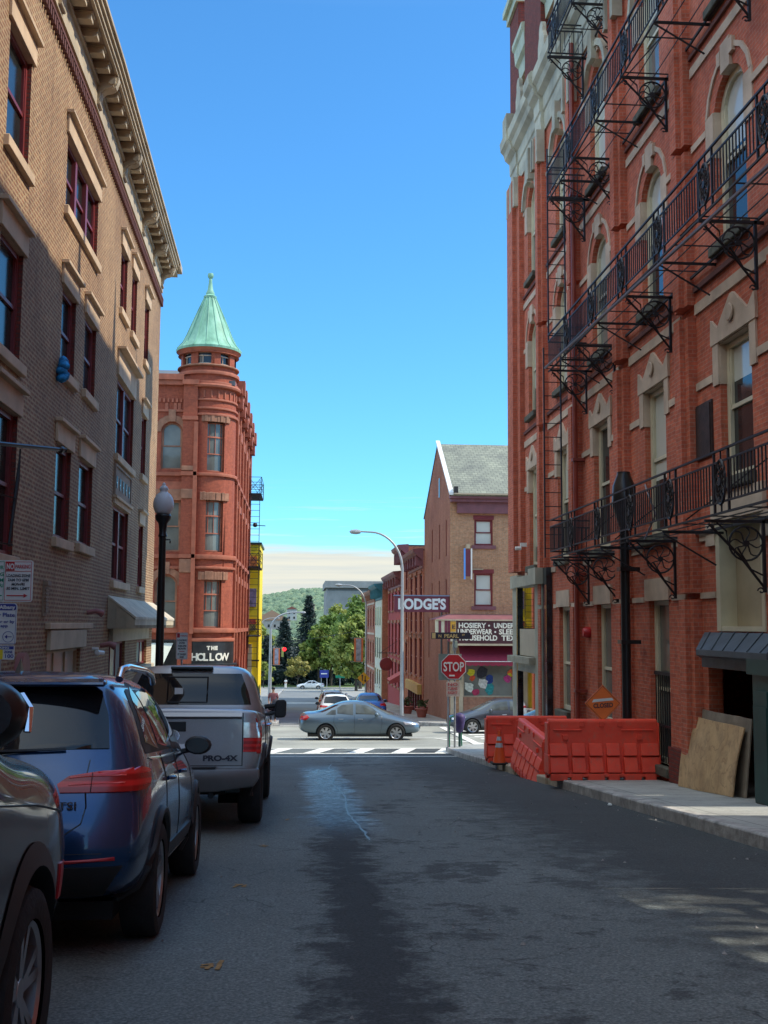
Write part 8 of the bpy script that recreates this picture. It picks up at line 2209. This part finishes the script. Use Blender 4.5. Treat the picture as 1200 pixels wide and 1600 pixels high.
tree(16.2, 6.6, 15.5, 8.5, LM[0], 'added leafy tree, out of view, dappling the sun through the added wall opening', clumps=80, per=15, leaf=.20, base=.45, z=-.6)  # added out of view to dapple the sun patches
# clipped dark hedge under the trees
b = MB()
for k in range(260): leafy(b, (random.uniform(-7, 16), random.uniform(209, 213), zg(210) + random.uniform(.3, 2.8)), .8, 22, .3)
tag(b.build('hedge', LM[2]), 'long dark hedge along the far side of the avenue under the trees', 'hedge')
# park lawn
g = MB(); g.quad((-120, 204.2, zg(204) + .02), (120, 204.2, zg(204) + .02), (120, 330, zg(300) + .05), (-120, 330, zg(300) + .05)); g.build('lawn', M['grassy'])['kind'] = 'structure'
# pale flat-roofed concrete building
cb = root('concrete_building', (30, 400, -10.6), 'pale grey concrete flat roofed building behind the park trees', 'building')
cm2 = mat('grey_ribbed_concrete', (.30, .30, .29), .9, var=.15, scale=.4, grime=.2)
MB().box(9.9, 60, 400, 440, -10.6, 13.6).build('wall', cm2, cb); b = MB(); b.box(9.4, 60.5, 399, 441, 14.6, 17.0); b.build('parapet', cm2, cb)
MB().box(10.2, 59.7, 400.4, 439, 13.6, 14.6).build('window_strip', mat('dark_strip', (.12, .125, .13), .4), cb)
# low far buildings
def block(name, label, x0, x1, y0, y1, h, c, roof=None, z0=-10.6):
    R_ = root(name, ((x0 + x1) / 2, (y0 + y1) / 2, z0), label, 'building')
    m_ = mat('far_wall', c, .85, var=.15)
    MB().box(x0, x1, y0, y1, z0, z0 + h).build('wall', m_, R_)
    if roof:
        b = MB(); b.prism([(x0 - .5, z0 + h), (x1 + .5, z0 + h), ((x0 + x1) / 2, z0 + h + (x1 - x0) * .28)], y0 - .5, y1 + .5, ax=1); b.build('roof', mat('far_roof', roof, .8, var=.2), R_)
    w_ = max(2, int((x1 - x0) / 3))
    for k in range(w_):
        x = x0 + (x1 - x0) * (k + .5) / w_
        for zz in range(int(h // 3)): MB().box(x - .5, x + .5, y0 - .06, y0 + .02, z0 + 1 + zz * 3, z0 + 2.4 + zz * 3).build('window', M['glassD'], R_)
block('red_roof_house', 'white house with a dull red roof on the wooded hillside', -7, -1, 700, 708, 7, (.5, .48, .44), (.28, .10, .07), z0=4)
block('flat_roof_house', 'long low pale building with a tan roof at the foot of the hill', -22, -4, 560, 575, 4.5, (.42, .38, .33), (.40, .24, .15), z0=-1)
block('grey_house', 'low grey building left of the park behind the yellow building', -18, -8, 262, 275, 5, (.40, .42, .40), (.35, .36, .34))
block('gabled_house', 'tan gabled house low on the hillside right of the conifer top', 5, 11, 760, 768, 9, (.38, .28, .2), (.33, .2, .14), z0=6)
# wooded hill: terrain and one mass of tree crowns
def hz(x, y):
    if y < 600: return -10.6
    s_ = min(1, (y - 600) / 1700); e = s_ * s_ * (3 - 2 * s_)
    return -10.6 + e * (66 + 6 * math.sin(x * .012) + 6 * math.sin(x * .031 + 1) - .03 * x)
t = MB(); nx, ny = 40, 26; vs_ = []
for j in range(ny + 1):
    for i in range(nx + 1):
        x, y = -900 + 1800 * i / nx, 590 + 2400 * j / ny; vs_.append((x, y, hz(x, y) - .5))
t.add(vs_, [(j * (nx + 1) + i, j * (nx + 1) + i + 1, (j + 1) * (nx + 1) + i + 1, (j + 1) * (nx + 1) + i) for j in range(ny) for i in range(nx)])
m, tt, bb = nt('distant_hill_ground'); bb.inputs['Base Color'].default_value = (.09, .13, .09, 1); bb.inputs['Roughness'].default_value = .95
t.build('hills', m, smooth=True)['kind'] = 'structure'
m, tt, bb = nt('haze_tinted_foliage'); p = pos(tt)
c = ramp(tt, noise(tt, p, .035, 5, .7), [(.3, (.10, .17, .12)), (.5, (.17, .25, .15)), (.7, (.28, .33, .18))]).outputs[0]  # distance haze put into the leaf colour as a paler tone
c = mixc(tt, .5, c, mixc(tt, 1, c, ramp(tt, noise(tt, p, .35, 4, .7), [(.35, (.35, .4, .45)), (.65, (1.6, 1.6, 1.5))]).outputs[0], 'MULTIPLY'))
tt.links.new(c, bb.inputs['Base Color']); bb.inputs['Roughness'].default_value = .95; bump(tt, bb, noise(tt, p, .5, 5, .7), 1.0, 3)
ico = bmesh.new(); bmesh.ops.create_icosphere(ico, subdivisions=2, radius=1); IV = [v.co.copy() for v in ico.verts]; IF = [tuple(v.index for v in f.verts) for f in ico.faces]; ico.free()
w = MB()
for k in range(5200):
    y = 620 + 1900 * random.random() ** .8; f_ = y / 2200
    x = random.uniform(-260, 330) * (y / 2200)
    r = random.uniform(3.8, 9) * (.6 + .4 * f_); z = hz(x, y) + r * .3
    vs_ = [(x + v.x * r * (1 + random.uniform(-.22, .22)), y + v.y * r, z + v.z * r * .95 * (1 + random.uniform(-.25, .25))) for v in IV]
    w.add(vs_, IF)
w.build('hillside_woods', m, smooth=True)['kind'] = 'stuff'
